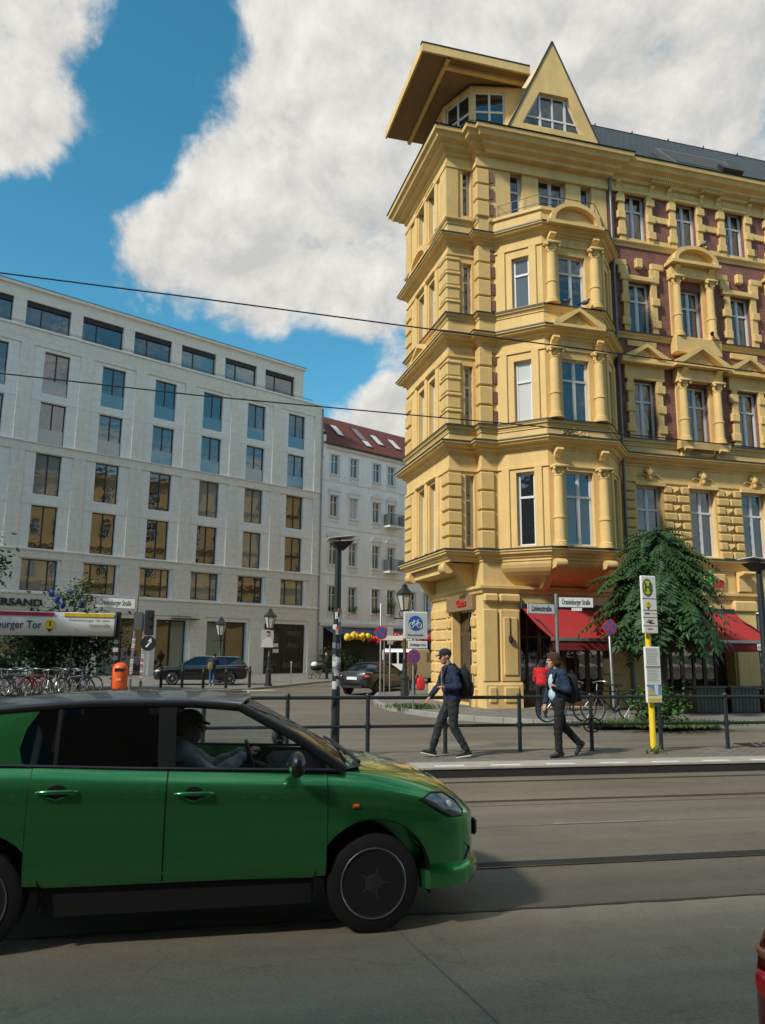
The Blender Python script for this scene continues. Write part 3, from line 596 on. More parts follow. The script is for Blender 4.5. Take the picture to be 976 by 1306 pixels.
# first storey: windows, masks, rusticated piers with diamond blocks
C1 = (6.25, 8.42, 10.58, 12.74)
bA = MB().block((0, 0, 0), (.5, .14, .3), .045).mesh('rustic_block', m_yel2); bBm = MB().block((0, 0, 0), (.33, .14, .3), .045).mesh('rustic_block', m_yel2)
dm = MB().add([(0, .1, 0), (.33, .1, 0), (.33, .1, .3), (0, .1, .3), (.165, -.06, .15)], [(0, 1, 4), (1, 2, 4), (2, 3, 4), (3, 0, 4), (3, 2, 1, 0)]).mesh('diamond_block', m_yel2)
for ci, c in enumerate(C1):
    window(Y, c, .19, 5.2, 0, 1.0, 2.4, 'cross')
    MB().block((c-.62, -.16, 5.08), (c+.62, .03, 5.19), .02).build('sill', m_yel, Y); MB().box((c-.6, -.12, 7.6), (c+.6, .02, 7.72)).build('lintel', m_yel, Y)
    k = MB().block((-.12, -.06, 0), (.12, .1, .5), .03)
    k.ball((0, -.1, .28), (.11, .1, .15), 9, 7).ball((0, -.19, .27), (.03, .04, .05), 6, 4).ball((-.12, -.06, .36), (.07, .07, .1), 6, 4).ball((.12, -.06, .36), (.07, .07, .1), 6, 4).ball((0, -.08, .44), (.1, .08, .06), 7, 4).ball((0, -.1, .1), (.07, .07, .1), 7, 4)
    k.path([(-.12, -.03, .2), (-.3, -.03, .24), (-.42, -.03, .16)], .03, 5).path([(.12, -.03, .2), (.3, -.03, .24), (.42, -.03, .16)], .03, 5)
    k.build('mask_ornament', m_yel2, Y, 60, loc=(c, -.02, 7.76))
    for i in range(8):
        z = 5.14+i*.318
        x0 = c+.56
        if ci == 0:
            for xx in (5.22,): inst('rustic_block', bA, Y, (xx-.02, -.1, z), scale=(1.0, 1, .92))
        if i % 2 == 0:
            inst('rustic_block', bA, Y, (x0, -.1, z), scale=(1, 1, .92)); inst('rustic_block', bA, Y, (x0+.53, -.1, z), scale=(1, 1, .92))
        else:
            inst('rustic_block', bBm, Y, (x0, -.1, z), scale=(1, 1, .92)); inst('diamond_block', dm, Y, (x0+.35, -.1, z), scale=(1, 1, .92)); inst('rustic_block', bBm, Y, (x0+.7, -.1, z), scale=(1, 1, .92))
# downpipe and birds' perch
MB().path([(5.2, -.12, 20), (5.2, -.14, 8.7), (5.2, -.14, .3)], .055, 8).build('downpipe', m_zinc, Y, 60)
# --- ground storey
MB().sweep([(0, 5.04), (0, 0), (14, 0)], [(-.02, 3.72), (.06, 3.72), (.09, 3.82), (.16, 3.86), (.16, 3.95), (-.02, 3.98)]).build('belt_course', m_yel, Y)
MB().sweep([(0, 0), (1.25, 0)], [(-.02, .12), (.12, .12), (.12, .85), (.06, .95), (-.02, .95)]).build('plinth', m_yel, Y)
for x0, x1 in ((.0, .44), (.52, 1.2)):
    MB().block((x0-(.06 if x0 == 0 else 0), -.1, .95), (x1, .05, 3.2), .03).build('pier', m_yel, Y)
    MB().block((x0+.08, -.16, .3), (x1-.08, -.05, .8), .04).build('plinth_panel', m_yel2, Y)
    MB().block((x0-.04, -.15, 3.42), (x1+.04, .05, 3.7), .06).build('pier_capital', m_yel, Y)
MB().block((.62, -.14, 1.15), (1.1, -.08, 2.95), .02).build('pier_panel', m_yel2, Y)
ld = MB().tube((.82, -.16, 2.95), (.82, -.16, 2.4), .012, n=5); ld.lathe([(.02, 2.4), (.06, 2.35), (.07, 2.2), (.03, 2.15)], (.82, -.2, 0), 8); ld.build('wall_lamp', m_dark, Y)
for x0, x1 in ((4.8, 5.7), (9.35, 10.25)):
    MB().block((x0, -.08, .15), (x1, .05, 3.3), .03).build('pier', m_yel, Y); MB().block((x0-.05, -.16, 3.3), (x1+.05, .05, 3.7), .06).build('pier_capital', m_yel, Y)
    console((x0+x1)/2, -.05, 4.7, .5, .7, .4)
MB().block((5.9, -.08, 4.05), (9.1, -.01, 4.62), .03).build('sign_panel', m_yel, Y)
for a, b, c, d in GO:
    n = 4; w = (b-a)/n
    for i in range(n): window(Y, a+w*(i+.5), .45, .55, 0, w-.01, 2.75, 'tee', m_woodb, name='shop_window')
    MB().box((a, .4, .14), (b, .5, .56)).build('stall_riser', m_woodb, Y)
# side entrance: quoined jambs, door, fascia board with lettering
eb = MB().block((-.1, 0, 0), (.06, .32, .34), .045).mesh('jamb_block', m_yel2); eb2 = MB().block((-.06, 0, 0), (.06, .26, .34), .045).mesh('jamb_block', m_yel2)
for i in range(7):
    inst('jamb_block', eb if i % 2 else eb2, Y, (0, .62, .75+i*.38)); inst('jamb_block', eb if i % 2 else eb2, Y, (0, 2.92+(.0 if i % 2 else .06), .75+i*.38)); inst('jamb_block', eb2, Y, (0, 4.74, .75+i*.38))
    MB().block((-.05, 3.4, .75+i*.38), (.05, 4.6, 1.09+i*.38), .03).build('rustic_block', m_yel2, Y)
MB().block((-.14, .55, .1), (.05, 1.0, .72), .03).build('plinth', m_yel, Y); MB().block((-.14, 2.85, .1), (.05, 5.06, .72), .03).build('plinth', m_yel, Y)
dr = MB(); dr.box((-.0, 0, 0), (.06, .1, 3.0)).box((0, 1.65, 0), (.06, 1.75, 3.0)).box((0, .1, 2.2), (.06, 1.65, 2.32)).box((0, .83, 0), (.06, .93, 2.2)).box((0, .1, 0), (.05, 1.65, .5))
for zz in (.95, 1.5): dr.box((.01, .1, zz), (.05, 1.65, zz+.05))
dr = dr.build('entrance_door', m_woodb, Y, loc=(.28, 1.05, .2))
for y0, y1, z0, z1 in ((.1, .83, .5, 2.2), (.93, 1.65, .5, 2.2), (.1, 1.65, 2.32, 3.0)): MB().box((.02, y0, z0), (.03, y1, z1)).build('pane', m_glass, dr)
fb = MB().block((-.16, .62, 3.2), (.02, 3.0, 3.72), .02).build('fascia_board', m_brown, Y)
letters('Cactos', .3, m_signred, fb, (-.18, 1.5, 3.46), -math.pi/2, .02, .01)
# --- roof: slate slopes, gable, penthouse and floating roof slab
rf = MB().quad((4.7, -.2, 19.84), (22, -.2, 19.84), (22, 3.3, 24.1), (4.2, 3.3, 24.1)).quad((22, 3.3, 24.1), (22, 9, 20), (4.2, 9, 20), (4.2, 3.3, 24.1)).build('slate_roof', m_slate, Y)
def slopept(x, t): return (x, -.2+3.5*t, 19.84+4.26*t)
def roofbox(x0, x1, t0, t1, h, m, name, par=rf):
    n = Vector((0, -4.02, 3.5)).normalized()*h; c = [Vector(slopept(x0, t0)), Vector(slopept(x1, t0)), Vector(slopept(x1, t1)), Vector(slopept(x0, t1))]
    return MB().add([p-n*.3 for p in c]+[p+n for p in c], [(0, 1, 2, 3), (4, 5, 6, 7), (0, 1, 5, 4), (1, 2, 6, 5), (2, 3, 7, 6), (3, 0, 4, 7)]).build(name, m, par)
for x in (4.95, 5.75): roofbox(x, x+.66, .06, .3, .05, m_zinc, 'skylight'); roofbox(x+.07, x+.59, .09, .27, .06, m_glass, 'skylight_glass')
for x in np.arange(5, 18, 1.8): roofbox(x, x+.02, .985, 1.0, .1, m_dark, 'ridge_pin')
dm_ = roofbox(8.3, 11.6, .14, .5, .18, m_zinc, 'dormer'); roofbox(8.5, 11.4, .18, .46, .2, mat('dormer_sheet', (.055, .055, .05), .7, .2, 3), 'dormer_sheet')
roofbox(10.5, 11.45, .16, .24, .34, m_dark, 'roof_hatch')
MB().add([(4.2, 3.25, 24.07), (22, 3.25, 24.07), (22, 3.35, 24.17), (4.2, 3.35, 24.17), (4.2, 3.45, 24.05), (22, 3.45, 24.05)], [(0, 1, 2, 3), (2, 3, 4, 5)]).build('ridge', m_zinc, rf)
gz = 19.84; ga = (2.92, 24.15); gl, gr_ = (.86, gz), (4.92, gz)
ow = [(1.62, 20.55), (4.1, 20.55), (3.5, 21.95), (2.35, 21.95)]
gb = MB(); yf, yb_ = -.32, -.02
for y_ in (yf, yb_):
    gb.quad((gl[0], y_, gl[1]), (ow[0][0], y_, ow[0][1]), (ow[3][0], y_, ow[3][1]), (ga[0], y_, ga[1])); gb.quad((ga[0], y_, ga[1]), (ow[3][0], y_, ow[3][1]), (ow[2][0], y_, ow[2][1]))
    gb.quad((ga[0], y_, ga[1]), (ow[2][0], y_, ow[2][1]), (ow[1][0], y_, ow[1][1]), (gr_[0], y_, gr_[1])); gb.quad((gl[0], y_, gl[1]), (gr_[0], y_, gr_[1]), (ow[1][0], y_, ow[1][1]), (ow[0][0], y_, ow[0][1]))
for a, b in zip(ow, ow[1:]+ow[:1]): gb.quad((a[0], yf, a[1]), (b[0], yf, b[1]), (b[0], yb_, b[1]), (a[0], yb_, a[1]))
for a, b in ((gl, ga), (ga, gr_)): gb.quad((a[0], yf, a[1]), (b[0], yf, b[1]), (b[0], 3.0, b[1]), (a[0], 3.0, a[1]))
gab = gb.build('gable', m_yel, Y)
for a, b in ((gl, ga), (gr_, ga)): MB().tube((a[0], yf-.01, a[1]+.02), (b[0], yf-.01, b[1]+.02), .035, n=5).build('verge_trim', m_dark, gab)
gw = MB()
def bar(b, p, q, w=.05, y0=-.16, y1=-.08):
    p = Vector((p[0], 0, p[1])); q = Vector((q[0], 0, q[1])); d = (q-p).normalized(); n = Vector((-d.z, 0, d.x))*w
    b.prism([(p.x+n.x, p.z+n.z), (q.x+n.x, q.z+n.z), (q.x-n.x, q.z-n.z), (p.x-n.x, p.z-n.z)], y0, y1)
for a, b in zip(ow, ow[1:]+ow[:1]): bar(gw, a, b, .06)
bar(gw, (2.42, 20.55), (2.42, 21.95), .045, -.165, -.075); bar(gw, (3.42, 20.55), (3.42, 21.95), .045, -.165, -.075); bar(gw, (2.92, 20.55), (2.92, 21.95), .03, -.165, -.075); bar(gw, (1.65, 21.0), (4.05, 21.0), .035, -.17, -.07)
gwo = gw.build('gable_window', m_white, gab)
MB().prism(ow, -.13, -.12).build('pane', m_glass, gwo)
# penthouse under the slab
PH = [(-.45, 4.3), (-.45, 2.2), (.15, .85), (1.5, .55), (2.2, .4)]
pw = MB()
for a, b in zip(PH, PH[1:]):
    L = math.hypot(b[0]-a[0], b[1]-a[1]); pw.wall(a, b, 19.8, 22.62, [(.12, L-.12, 20.0, 22.4)] if L > .75 else [], .12)
pw.quad(*[(x, y, 22.6) for x, y in PH], (2.2, 4.3, 22.6)); pw.quad(*[(x, y, 19.87) for x, y in PH], (2.2, 4.3, 20.13))
pw = pw.build('penthouse', m_yel, Y)
for a, b in zip(PH, PH[1:]):
    L = math.hypot(b[0]-a[0], b[1]-a[1])
    if L > .75: x, y, r = slant(a, b, L/2, .06); window(pw, x, y, 20.0, r, L-.24, 2.4, 'tee')
slab = []
ns = 10
for i in range(ns+1):                                   # slab rises in a shallow curve towards the street corner
    t = i/ns; slab.append((4.6-4.75*t, 22.64+.12*math.sin(t*1.6)))
sb = MB()
for (y0, z0), (y1, z1) in zip(slab, slab[1:]):
    sb.add([(-2.05, y0, z0), (2.1, y0, z0), (2.1, y1, z1), (-2.05, y1, z1), (-2.05, y0, z0+.2), (2.1, y0, z0+.2), (2.1, y1, z1+.2), (-2.05, y1, z1+.2)], [(3, 2, 1, 0), (4, 5, 6, 7)])
sbo = sb.build('roof_slab', m_brown, Y)
fa = MB(); y_, z_ = slab[-1]; fa.box((-2.1, y_-.06, z_-.06), (2.05, y_+.02, z_+.26))
for (y0, z0), (y1, z1) in zip(slab, slab[1:]): fa.add([(-2.11, y0, z0-.06), (-2.11, y1, z1-.06), (-2.11, y1, z1+.26), (-2.11, y0, z0+.26), (-2.04, y0, z0-.06), (-2.04, y1, z1-.06), (-2.04, y1, z1+.26), (-2.04, y0, z0+.26)], [(0, 1, 2, 3), (4, 5, 6, 7), (0, 1, 5, 4), (3, 2, 6, 7)])
fa.build('slab_fascia', m_yel, sbo)
MB().box((-2.13, y_-.08, z_+.262), (2.05, y_+.1, z_+.30)).build('slab_trim', m_dark, sbo)
bm_ = MB()
for (y0, z0), (y1, z1) in zip(slab[:-1], slab[1:]):
    bm_.add([(-1.15, y0, z0-.14), (-1.15, y1, z1-.14), (-1.02, y1, z1-.14), (-1.02, y0, z0-.14), (-1.15, y0, z0), (-1.15, y1, z1), (-1.02, y1, z1), (-1.02, y0, z0)], [(0, 1, 2, 3), (0, 1, 5, 4), (3, 2, 6, 7)])
bm_.box((-1.15, y_+.35, z_-.16), (2.0, y_+.5, z_+.02)); bm_.build('slab_beam', m_yel, sbo)
bl = MB(); BL = [(-.75, 2.0), (-.1, .45), (.75, .3)]
for z in (20.3, 20.55, 20.85): bl.path([(x, y, z) for x, y in BL], .02, 5)
for i in range(9):
    t = i/8*2; k = min(int(t), 1); f_ = t-k; x = BL[k][0]+(BL[k+1][0]-BL[k][0])*f_; y = BL[k][1]+(BL[k+1][1]-BL[k][1])*f_; bl.tube((x, y, 19.86), (x, y, 20.85), .016, n=5)
bl.build('terrace_railing', m_dark, Y)
# --- awnings, restaurant sign, floodlights
YM = Matrix.Translation((8.1, 23.6, 0)) @ Matrix.Rotation(R(3.9), 4, 'Z')
def YP(x, y, z): return YM @ Vector((x, y, z))
def awning(x0, x1, label):
    o = thing('awning', label, 'awning', YP(x0, 0, 0), R(3.9)); w = x1-x0; n = 8; z0, z1 = 3.28, 2.27
    b = MB()
    for i in range(n):
        t0, t1 = i/n, (i+1)/n; s0, s1 = .1*math.sin(t0*math.pi), .1*math.sin(t1*math.pi)
        b.quad((0, -.12-2.0*t0, z0+(z1-z0)*t0-s0*.6), (w, -.12-2.0*t0, z0+(z1-z0)*t0-s0*.6), (w, -.12-2.0*t1, z0+(z1-z0)*t1-s1*.6), (0, -.12-2.0*t1, z0+(z1-z0)*t1-s1*.6))
    b.build('fabric', m_red, o, 60)
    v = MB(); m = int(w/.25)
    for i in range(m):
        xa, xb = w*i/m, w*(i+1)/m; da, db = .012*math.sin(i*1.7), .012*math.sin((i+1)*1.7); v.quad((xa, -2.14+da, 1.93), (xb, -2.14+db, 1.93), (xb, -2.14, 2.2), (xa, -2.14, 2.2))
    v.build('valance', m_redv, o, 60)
    MB().box((-.02, -2.17, 2.2), (w+.02, -2.09, 2.29)).build('front_bar', m_steel, o); MB().block((-.05, -.2, 3.22), (w+.05, -.03, 3.4), .03).build('cassette', m_dark, o)
    for x in (.15, w-.15): MB().path([(x, -.15, 3.1), (x, -1.1, 2.8), (x, -2.1, 2.24)], .025, 6).build('arm', m_dark, o)
    return o
aw1 = awning(1.25, 5.55, 'red fabric awning under the polygonal bay window'); aw2 = awning(5.75, 9.25, 'red fabric awning below the restaurant lettering, right of the leafy tree')
def plate(loc, rz, w, h, label, txt, par=None):
    o = MB().block((-w/2, -.012, -h/2), (w/2, .012, h/2), .008).build('name_plate', m_sign, None, loc=loc, rz=rz); tag(o, label, 'plate'); letters(txt, h*.62, m_ink, o, (0, -.014, -.01), 0, .002); return o
plate(YP(4.15, -2.2, 2.08), R(3.9), .52, .2, 'small white name plate on the valance of the awning under the bay', 'KRAMBA')
plate(YP(8.6, -2.2, 2.08), R(3.9), .5, .2, 'small white name plate on the valance of the awning below the restaurant lettering', 'KRAMBA')
sg = thing('restaurant_sign', 'red restaurant lettering with a green cactus on the ochre wall', 'sign', YP(8.45, -.1, 4.05), R(3.9))
letters('os', .44, m_signred, sg, (.32, 0, .26), 0, .03, .015); letters('cac', .44, m_signred, sg, (-.55, 0, .26), 0, .03, .015)
cx = MB().path([(0, 0, 0), (0, 0, .62)], [.06, .06], 8).ball((0, 0, .62), .06, 8, 5).path([(0, 0, .22), (-.14, 0, .24), (-.15, 0, .42)], .035, 6).path([(0, 0, .3), (.13, 0, .32), (.14, 0, .46)], .035, 6).ball((-.15, 0, .42), .035, 6, 4).ball((.14, 0, .46), .035, 6, 4)
cx.build('cactus', mat('neon_green', (.03, .32, .05), .5), sg, 60)
# ================================================================ pale limestone office building on the far side of the square
GE = ground(405, 858, .15); GA = R(78.5-48.3)
GB = thing('office_building', 'long pale limestone office building with rows of dark framed windows and recessed attic', 'building', (GE.x, GE.y, 0), GA)
GC = [-2.72-4.02*k for k in range(9)]; X0 = -38
GR = [(18.85, 21.8, 1.7), (15.42, 18.25, 1.7), (11.95, 14.72, 1.7), (8.35, 11.2, 1.7), (5.6, 7.64, 2.3)]
ops = [(c-w/2-X0, c+w/2-X0, a, b) for c in GC for a, b, w in GR]
GG = [(-5.28, -1.33), (-10.38, -6.93), (-14.45, -12.05), (-18.6, -15.2), (-22.6, -19.2), (-26.8, -23.3), (-31, -27.5)]
ops += [(a-X0, b-X0, .12, 4.05) for a, b in GG]
MB().wall((X0, .1), (0, .1), 0, 23.1, ops, .45).quad((-.005, .1, 0), (-.005, 1.3, 0), (-.005, 1.3, 23), (-.005, .1, 23)).quad((X0, .1, 23.05), (-.01, .1, 23.05), (-.01, 2, 23.05), (X0, 2, 23.05)).build('wall', m_conc2, GB)
MB().box((X0, 1.2, 0), (-.01, 14, 23.0)).build('wall_core', m_conc, GB)
for k in range(-1, 9):
    xc = -4.73-4.02*k; w = .42; x1 = min(xc+w, 0.0)
    if k == -1: x1 = 0.0; xc = -.42
    for z0, z1 in ((15.36, 22.04), (8.26, 14.74), (5.44, 7.69)):
        ww = w if z0 > 6 else w+.25
        MB().box((xc-ww, 0, z0), (0.0 if k == -1 else xc+ww, .12, z1)).build('pilaster', m_conc, GB)
for z0, z1, o in ((22.04, 23.1, 0), (14.74, 15.3, -.004), (7.69, 8.2, -.004), (4.35, 5.38, -.004)):
    MB().box((X0, o, z0), (.004, .13, z1)).build('storey_band', m_conc, GB); MB().box((X0, -.1, z1), (.03, .14, z1+.07)).build('ledge', m_trim, GB)
for c in GC:
    for a, b in ((18.25, 18.85), (11.2, 11.95)): MB().box((c-1.55, .07, a+.06), (c+1.55, .12, b-.16)).build('spandrel', m_conc2, GB)
for k in range(len(GG)+1):                                  # ground storey piers
    x1 = GG[k-1][0] if k else 0.0; x0 = GG[k][1] if k < len(GG) else X0
    MB().box((x0+.25, -.003, .1), (x1-.25 if k else .002, .12, 4.35)).build('pier', m_conc, GB)
m_glassg = glassmat('coated_glass', (.012, .018, .02), 2.5); m_glassh = glassmat('coated_glass_blind', (.09, .095, .09), 2.6); m_glassi = glassmat('coated_glass_curtain', (.2, .2, .19), 2.2); m_guard = glassmat('guard_glass', (.07, .12, .13), 2.6); m_shopg = glassmat('shop_glass', (.16, .22, .19), 1.6)
for k, c in enumerate(GC):
    for r, (a, b, w) in enumerate(GR):
        g = random.choice([m_glassg, m_glassg, (m_glassg, m_glassh), m_glassh, (m_glassh, m_glassg), m_glassi]) if r > 1 else m_glassg
        wo_ = window(GB, c, .3, a, 0, w, b-a, 'double' if r < 4 else 'triple', m_dark, g)
        if r < 2: MB().box((-w/2+.05, -.06, .05), (w/2-.05, -.045, 1.0)).build('glass_guard', m_guard, wo_)
AT = [-4.27-3.845*k for k in range(9)]
MB().wall((X0, .55), (-1.82, .55), 23.0, 26.15, [(c-1.5-X0, c+1.5-X0, 23.5, 25.3) for c in AT], .35).box((X0, .9, 23.0), (-1.83, 13, 26.1)).build('attic_wall', m_conc, GB)
MB().box((X0, .35, 26.1), (-1.7, 13, 26.3)).build('roof_edge', m_conc, GB)
MB().box((X0, .33, 26.301), (-1.68, .45, 26.34)).build('roof_trim', m_dark, GB)
for c in AT:
    window(GB, c, .8, 23.5, 0, 3.0, 1.8, 'off', m_dark, random.choice([m_glassg, m_glassg, m_guard])); MB().box((c-1.45, .7, 24.95), (c+1.45, .78, 25.3)).build('blind_box', m_black, GB)
rl = MB()
for z in (23.45, 23.55): rl.tube((X0, .2, z), (-1, .2, z), .018, n=4)
rl.build('roof_rail', m_dark, GB); MB().box((-4, 2.5, 26.3), (-2.6, 5, 27.0)).build('roof_vent', m_zinc, GB)
MB().tube((-.08, -.06, .2), (-.08, -.06, 22.9), .06, n=8).build('downpipe', m_zinc, GB, 60)
# ground storey: garage with spray lettering, shop fronts
gd = MB().box((-5.26, .22, .12), (-1.35, .3, 4.03))
for k in range(7): gd.box((-5.2+k*.56, .2, .2), (-5.2+k*.56+.5, .225, 3.95))
gd = gd.build('garage_door', m_black, GB); m_spray = mat('spray_paint', (.22, .21, .2), .8, .3, 6)
for t, x, z, s_ in (('SMASH!', -2.4, 3.3, .62), ('SPERO', -2.5, 2.3, .62), ('BARNIG', -2.45, .75, .66), ('Bs', -4.1, 2.9, .8), ('8FROG', -4.6, .9, .6), ('BLUE', -4.6, .35, .5)): letters(t, s_, m_spray, gd, (x, .19, z), 0, .004, -.012, sx=.72)
for x, z in ((-4.15, 2.35), (-4.1, 1.9)): MB().box((x-.28, .17, z-.15), (x+.28, .19, z+.15)).build('notice', m_sign, gd)
for k, (a, b) in enumerate(GG[1:], 1):
    n = 2; w = (b-a)/n
    for i in range(n): window(GB, a+w*(i+.5), .38, .15, 0, w-.02, 3.85, 'single', m_dark, m_shopg if (i+k) % 2 else m_glass, name='shop_window')
for x in (-11.2,): MB().box((x-2.2, -.6, 4.08), (x-.2, .0, 4.16)).build('shop_canopy', m_dark, GB)
lt = thing('shop_lettering', 'dark shop letters standing on the limestone band above the leafy plane tree', 'sign', GE+Vector((math.cos(GA)*-24.6+math.sin(GA)*.14, math.sin(GA)*-24.6-math.cos(GA)*.14, 4.62)), GA)
letters('ELVERSAND', .62, m_ink, lt, (0, 0, 0), 0, .03, .02, sx=1.25)
# ================================================================ white house with red tiled roof
WB = thing('white_house', 'white plastered house with red tiled roof beside the limestone office building', 'building', (GE.x, GE.y, 0), GA)
WC = [1.52, 3.72, 6.43, 8.27, 11.0, 12.9, 15.6, 17.6]; WR = [(17.3, 19.05), (13.53, 15.4), (9.3, 11.38), (5.25, 7.45)]
MB().wall((.12, .15), (20, .15), 0, 19.9, [(c-.45-.12, c+.45-.12, a, b) for c in WC for a, b in WR]+[(.5, 19, .15, 3.9)], .22).quad((.12, .15, 0), (.12, 12, 0), (.12, 12, 19.9), (.12, .15, 19.9)).build('wall', m_whitewall, WB)
MB().box((.2, 1.0, .1), (20, 1.2, 4.2)).build('shop_back', m_black, WB)
for c in WC:
    for r, (a, b) in enumerate(WR):
        wo_ = window(WB, c, .3, a, 0, .9, b-a, 'cross', m_white, random.choice([m_glass, m_glass, m_glassm, m_glassc]) if r < 3 else m_glass)
        MB().block((c-.6, .02, a-.14), (c+.6, .17, a-.02), .02).build('sill', m_trim, WB); MB().box((c-.55, .1, a-.55), (c+.55, .16, a-.22)).build('panel', m_trim, WB)
        for s_ in (-1, 1): MB().box((min(c+s_*.46, c+s_*.58), .08, a), (max(c+s_*.46, c+s_*.58), .16, b)).build('jamb', m_trim, WB)
        MB().box((c-.62, .05, b), (c+.62, .16, b+.1)).build('lintel', m_trim, WB)
        if r == 1: MB().prism([(c-.75, b+.35), (c+.75, b+.35), (c+.55, b+.6), (c, b+.85), (c-.55, b+.6)], 0, .16).prism([(c-.6, b+.1), (c+.6, b+.1), (c+.7, b+.35), (c-.7, b+.35)], .06, .16).build('window_pediment', m_trim, WB)
        if r == 2: MB().prism([(c-.75*math.cos(math.pi*i/8), b+.35+.45*math.sin(math.pi*i/8)) for i in range(9)], 0, .16).prism([(c-.6, b+.1), (c+.6, b+.1), (c+.7, b+.35), (c-.7, b+.35)], .06, .16).build('window_pediment', m_trim, WB)
MB().box((.12, -.06, 4.05), (20, .17, 4.3)).build('shop_cornice', m_trim, WB); MB().box((.12, -.12, 19.55), (20, .17, 19.9)).build('eaves_cornice', m_trim, WB)
for z in (8.4, 12.5, 16.6): MB().box((.14, .1, z), (20, .16, z+.1)).build('string_course', m_trim, WB)
for z in (9.2, 13.4):                                       # small balconies
    x = 8.27; bo = MB().box((x-.95, -.75, z-.22), (x+.95, .16, z-.05)).build('balcony_slab', m_trim, WB)
    rl = MB()
    for i in range(13): rl.tube((x-.9+i*.15, -.7, z-.05), (x-.9+i*.15, -.7, z+1.0), .02, n=4)
    for yy in (-.7,): rl.box((x-.92, yy-.02, z+.98), (x+.92, yy+.02, z+1.02)).box((x-.92, yy-.01, z+.1), (x+.92, yy+.02, z+.13))
    rl.box((x-.92, -.7, z), (x-.88, .1, z+1.0)).box((x+.88, -.7, z), (x+.92, .1, z+1.0)).build('balcony_railing', m_zinc, WB)
def wroof(x, t): return Vector((x, -.25+4.2*t, 19.86+3.9*t))
wr = MB().quad(wroof(.1, 0), wroof(20, 0), wroof(20, 1), wroof(.1, 1)).quad(wroof(.1, 1), wroof(20, 1), (20, 9, 19.5), (.1, 9, 19.5)).build('tiled_roof', m_tile, WB)
MB().tube((0, -.28, 19.86), (20, -.28, 19.86), .09, n=8).build('gutter', m_dark, WB); MB().box((.02, -.1, 18.6), (.3, 4, 20.6)).build('fire_wall', m_whitewall, WB)
def wslope(x0, x1, t0, t1, h, m, name):
    n = Vector((0, -3.9, 4.2)).normalized()*h; c = [wroof(x0, t0), wroof(x1, t0), wroof(x1, t1), wroof(x0, t1)]
    return MB().add([p-n*.2 for p in c]+[p+n for p in c], [(0, 1, 2, 3), (4, 5, 6, 7), (0, 1, 5, 4), (1, 2, 6, 5), (2, 3, 7, 6), (3, 0, 4, 7)]).build(name, m, wr)
for x, t0, t1 in ((.9, .36, .72), (3.1, .36, .72), (5.9, .18, .8), (8.0, .36, .72), (10.3, .36, .72)):
    wslope(x-.42, x+.42, t0, t1, .07, m_dark, 'skylight'); wslope(x-.34, x+.34, t0+.03, (t0+.2 if t1 > .75 else t1-.03), .09, m_glassc, 'skylight_glass')
    if t1 > .75: wslope(x-.34, x+.34, t0+.23, t1-.03, .09, m_glass, 'skylight_glass')
MB().quad((.6, -1.3, 3.35), (19, -1.3, 3.35), (19, .1, 3.95), (.6, .1, 3.95)).build('shop_awning', mat('navy_fabric', (.015, .03, .075), .9), WB)
MB().box((.6, -1.33, 3.15), (19, -1.29, 3.36)).build('awning_valance', mat('navy_valance', (.02, .04, .10), .9), WB)
# ================================================================ plain house fronts across the street, behind the viewer (they close the street and show only in reflections)
m_back = mat('sand_plaster', (.12, .10, .08), .9, .15, .6)
for k in range(4):
    zt = 20.4+.5*(k % 2); o = thing('house_across_street', 'sand coloured house front on the near side of the street, %s from the tram stop' % ('farthest', 'third', 'second', 'nearest')[k], 'building', (-37+k*16.0, -6.6, 0), math.pi, 'houses on the near side of the street')
    MB().wall((-8, 0), (8, 0), 0, zt, [(1.1+i*2.5, 2.2+i*2.5, 1+j*3.3, 3.1+j*3.3) for i in range(6) for j in range(6)], .2).box((-7.99, .2, 0), (7.99, 10, zt-.1)).build('wall', m_back, o)
    MB().prism([(0, zt), (10, zt), (5, zt+3.0)], -8, 8, 'x').build('roof', m_tile, o)
    for i in range(6):
        for j in range(6): window(o, -8+1.65+i*2.5, .15, 1+j*3.3, 0, 1.1, 2.1, 'cross')
# ================================================================ street furniture
def hz(px, py, P):                                         # height of photo pixel on the upright through P
    d = ray(px, py); t = (Vector((P[0], P[1], 0)).dot(hd))/d.dot(hd); return CAM_H+d.z*t
def disc(b, c, r, t=.012, n=24, y=0): return b.lathe([(r, y-t), (r, y+t)], c, n, 'y')
RX = [1.11+1.333*k for k in range(-9, 13)]
rl = thing('platform_railing', 'dark green painted steel railing with two tubes along the tram platform', 'railing', (0, 13.08, .15))
m_rail = mat('railing_paint', (.012, .02, .021), .42, .25, 10, .1, 80)
pm = MB().lathe([(.062, 0), (.062, .012), (.036, .02), (.034, .93), (.042, .935), (.042, .965), (.02, .99)], (0, 0, 0), 10).lathe([(.048, .40), (.048, .50)], (0, 0, 0), 10).mesh('post', m_rail, 40)
for x in RX: inst('post', pm, rl, (x, 0, 0))
MB().tube((RX[0], 0, .915), (RX[-1], 0, .915), .03, n=10).build('top_rail', m_rail, rl, 50); MB().tube((RX[0], 0, .45), (RX[-1], 0, .45), .026, n=10).build('lower_rail', m_rail, rl, 50)
MB().path([(6.44+.17*math.cos(a), -.05, .44+.12*math.sin(a)) for a in np.linspace(0, 2*math.pi, 17)[:-1]], .014, 6, True).build('chain_lock', m_black, rl, 50)
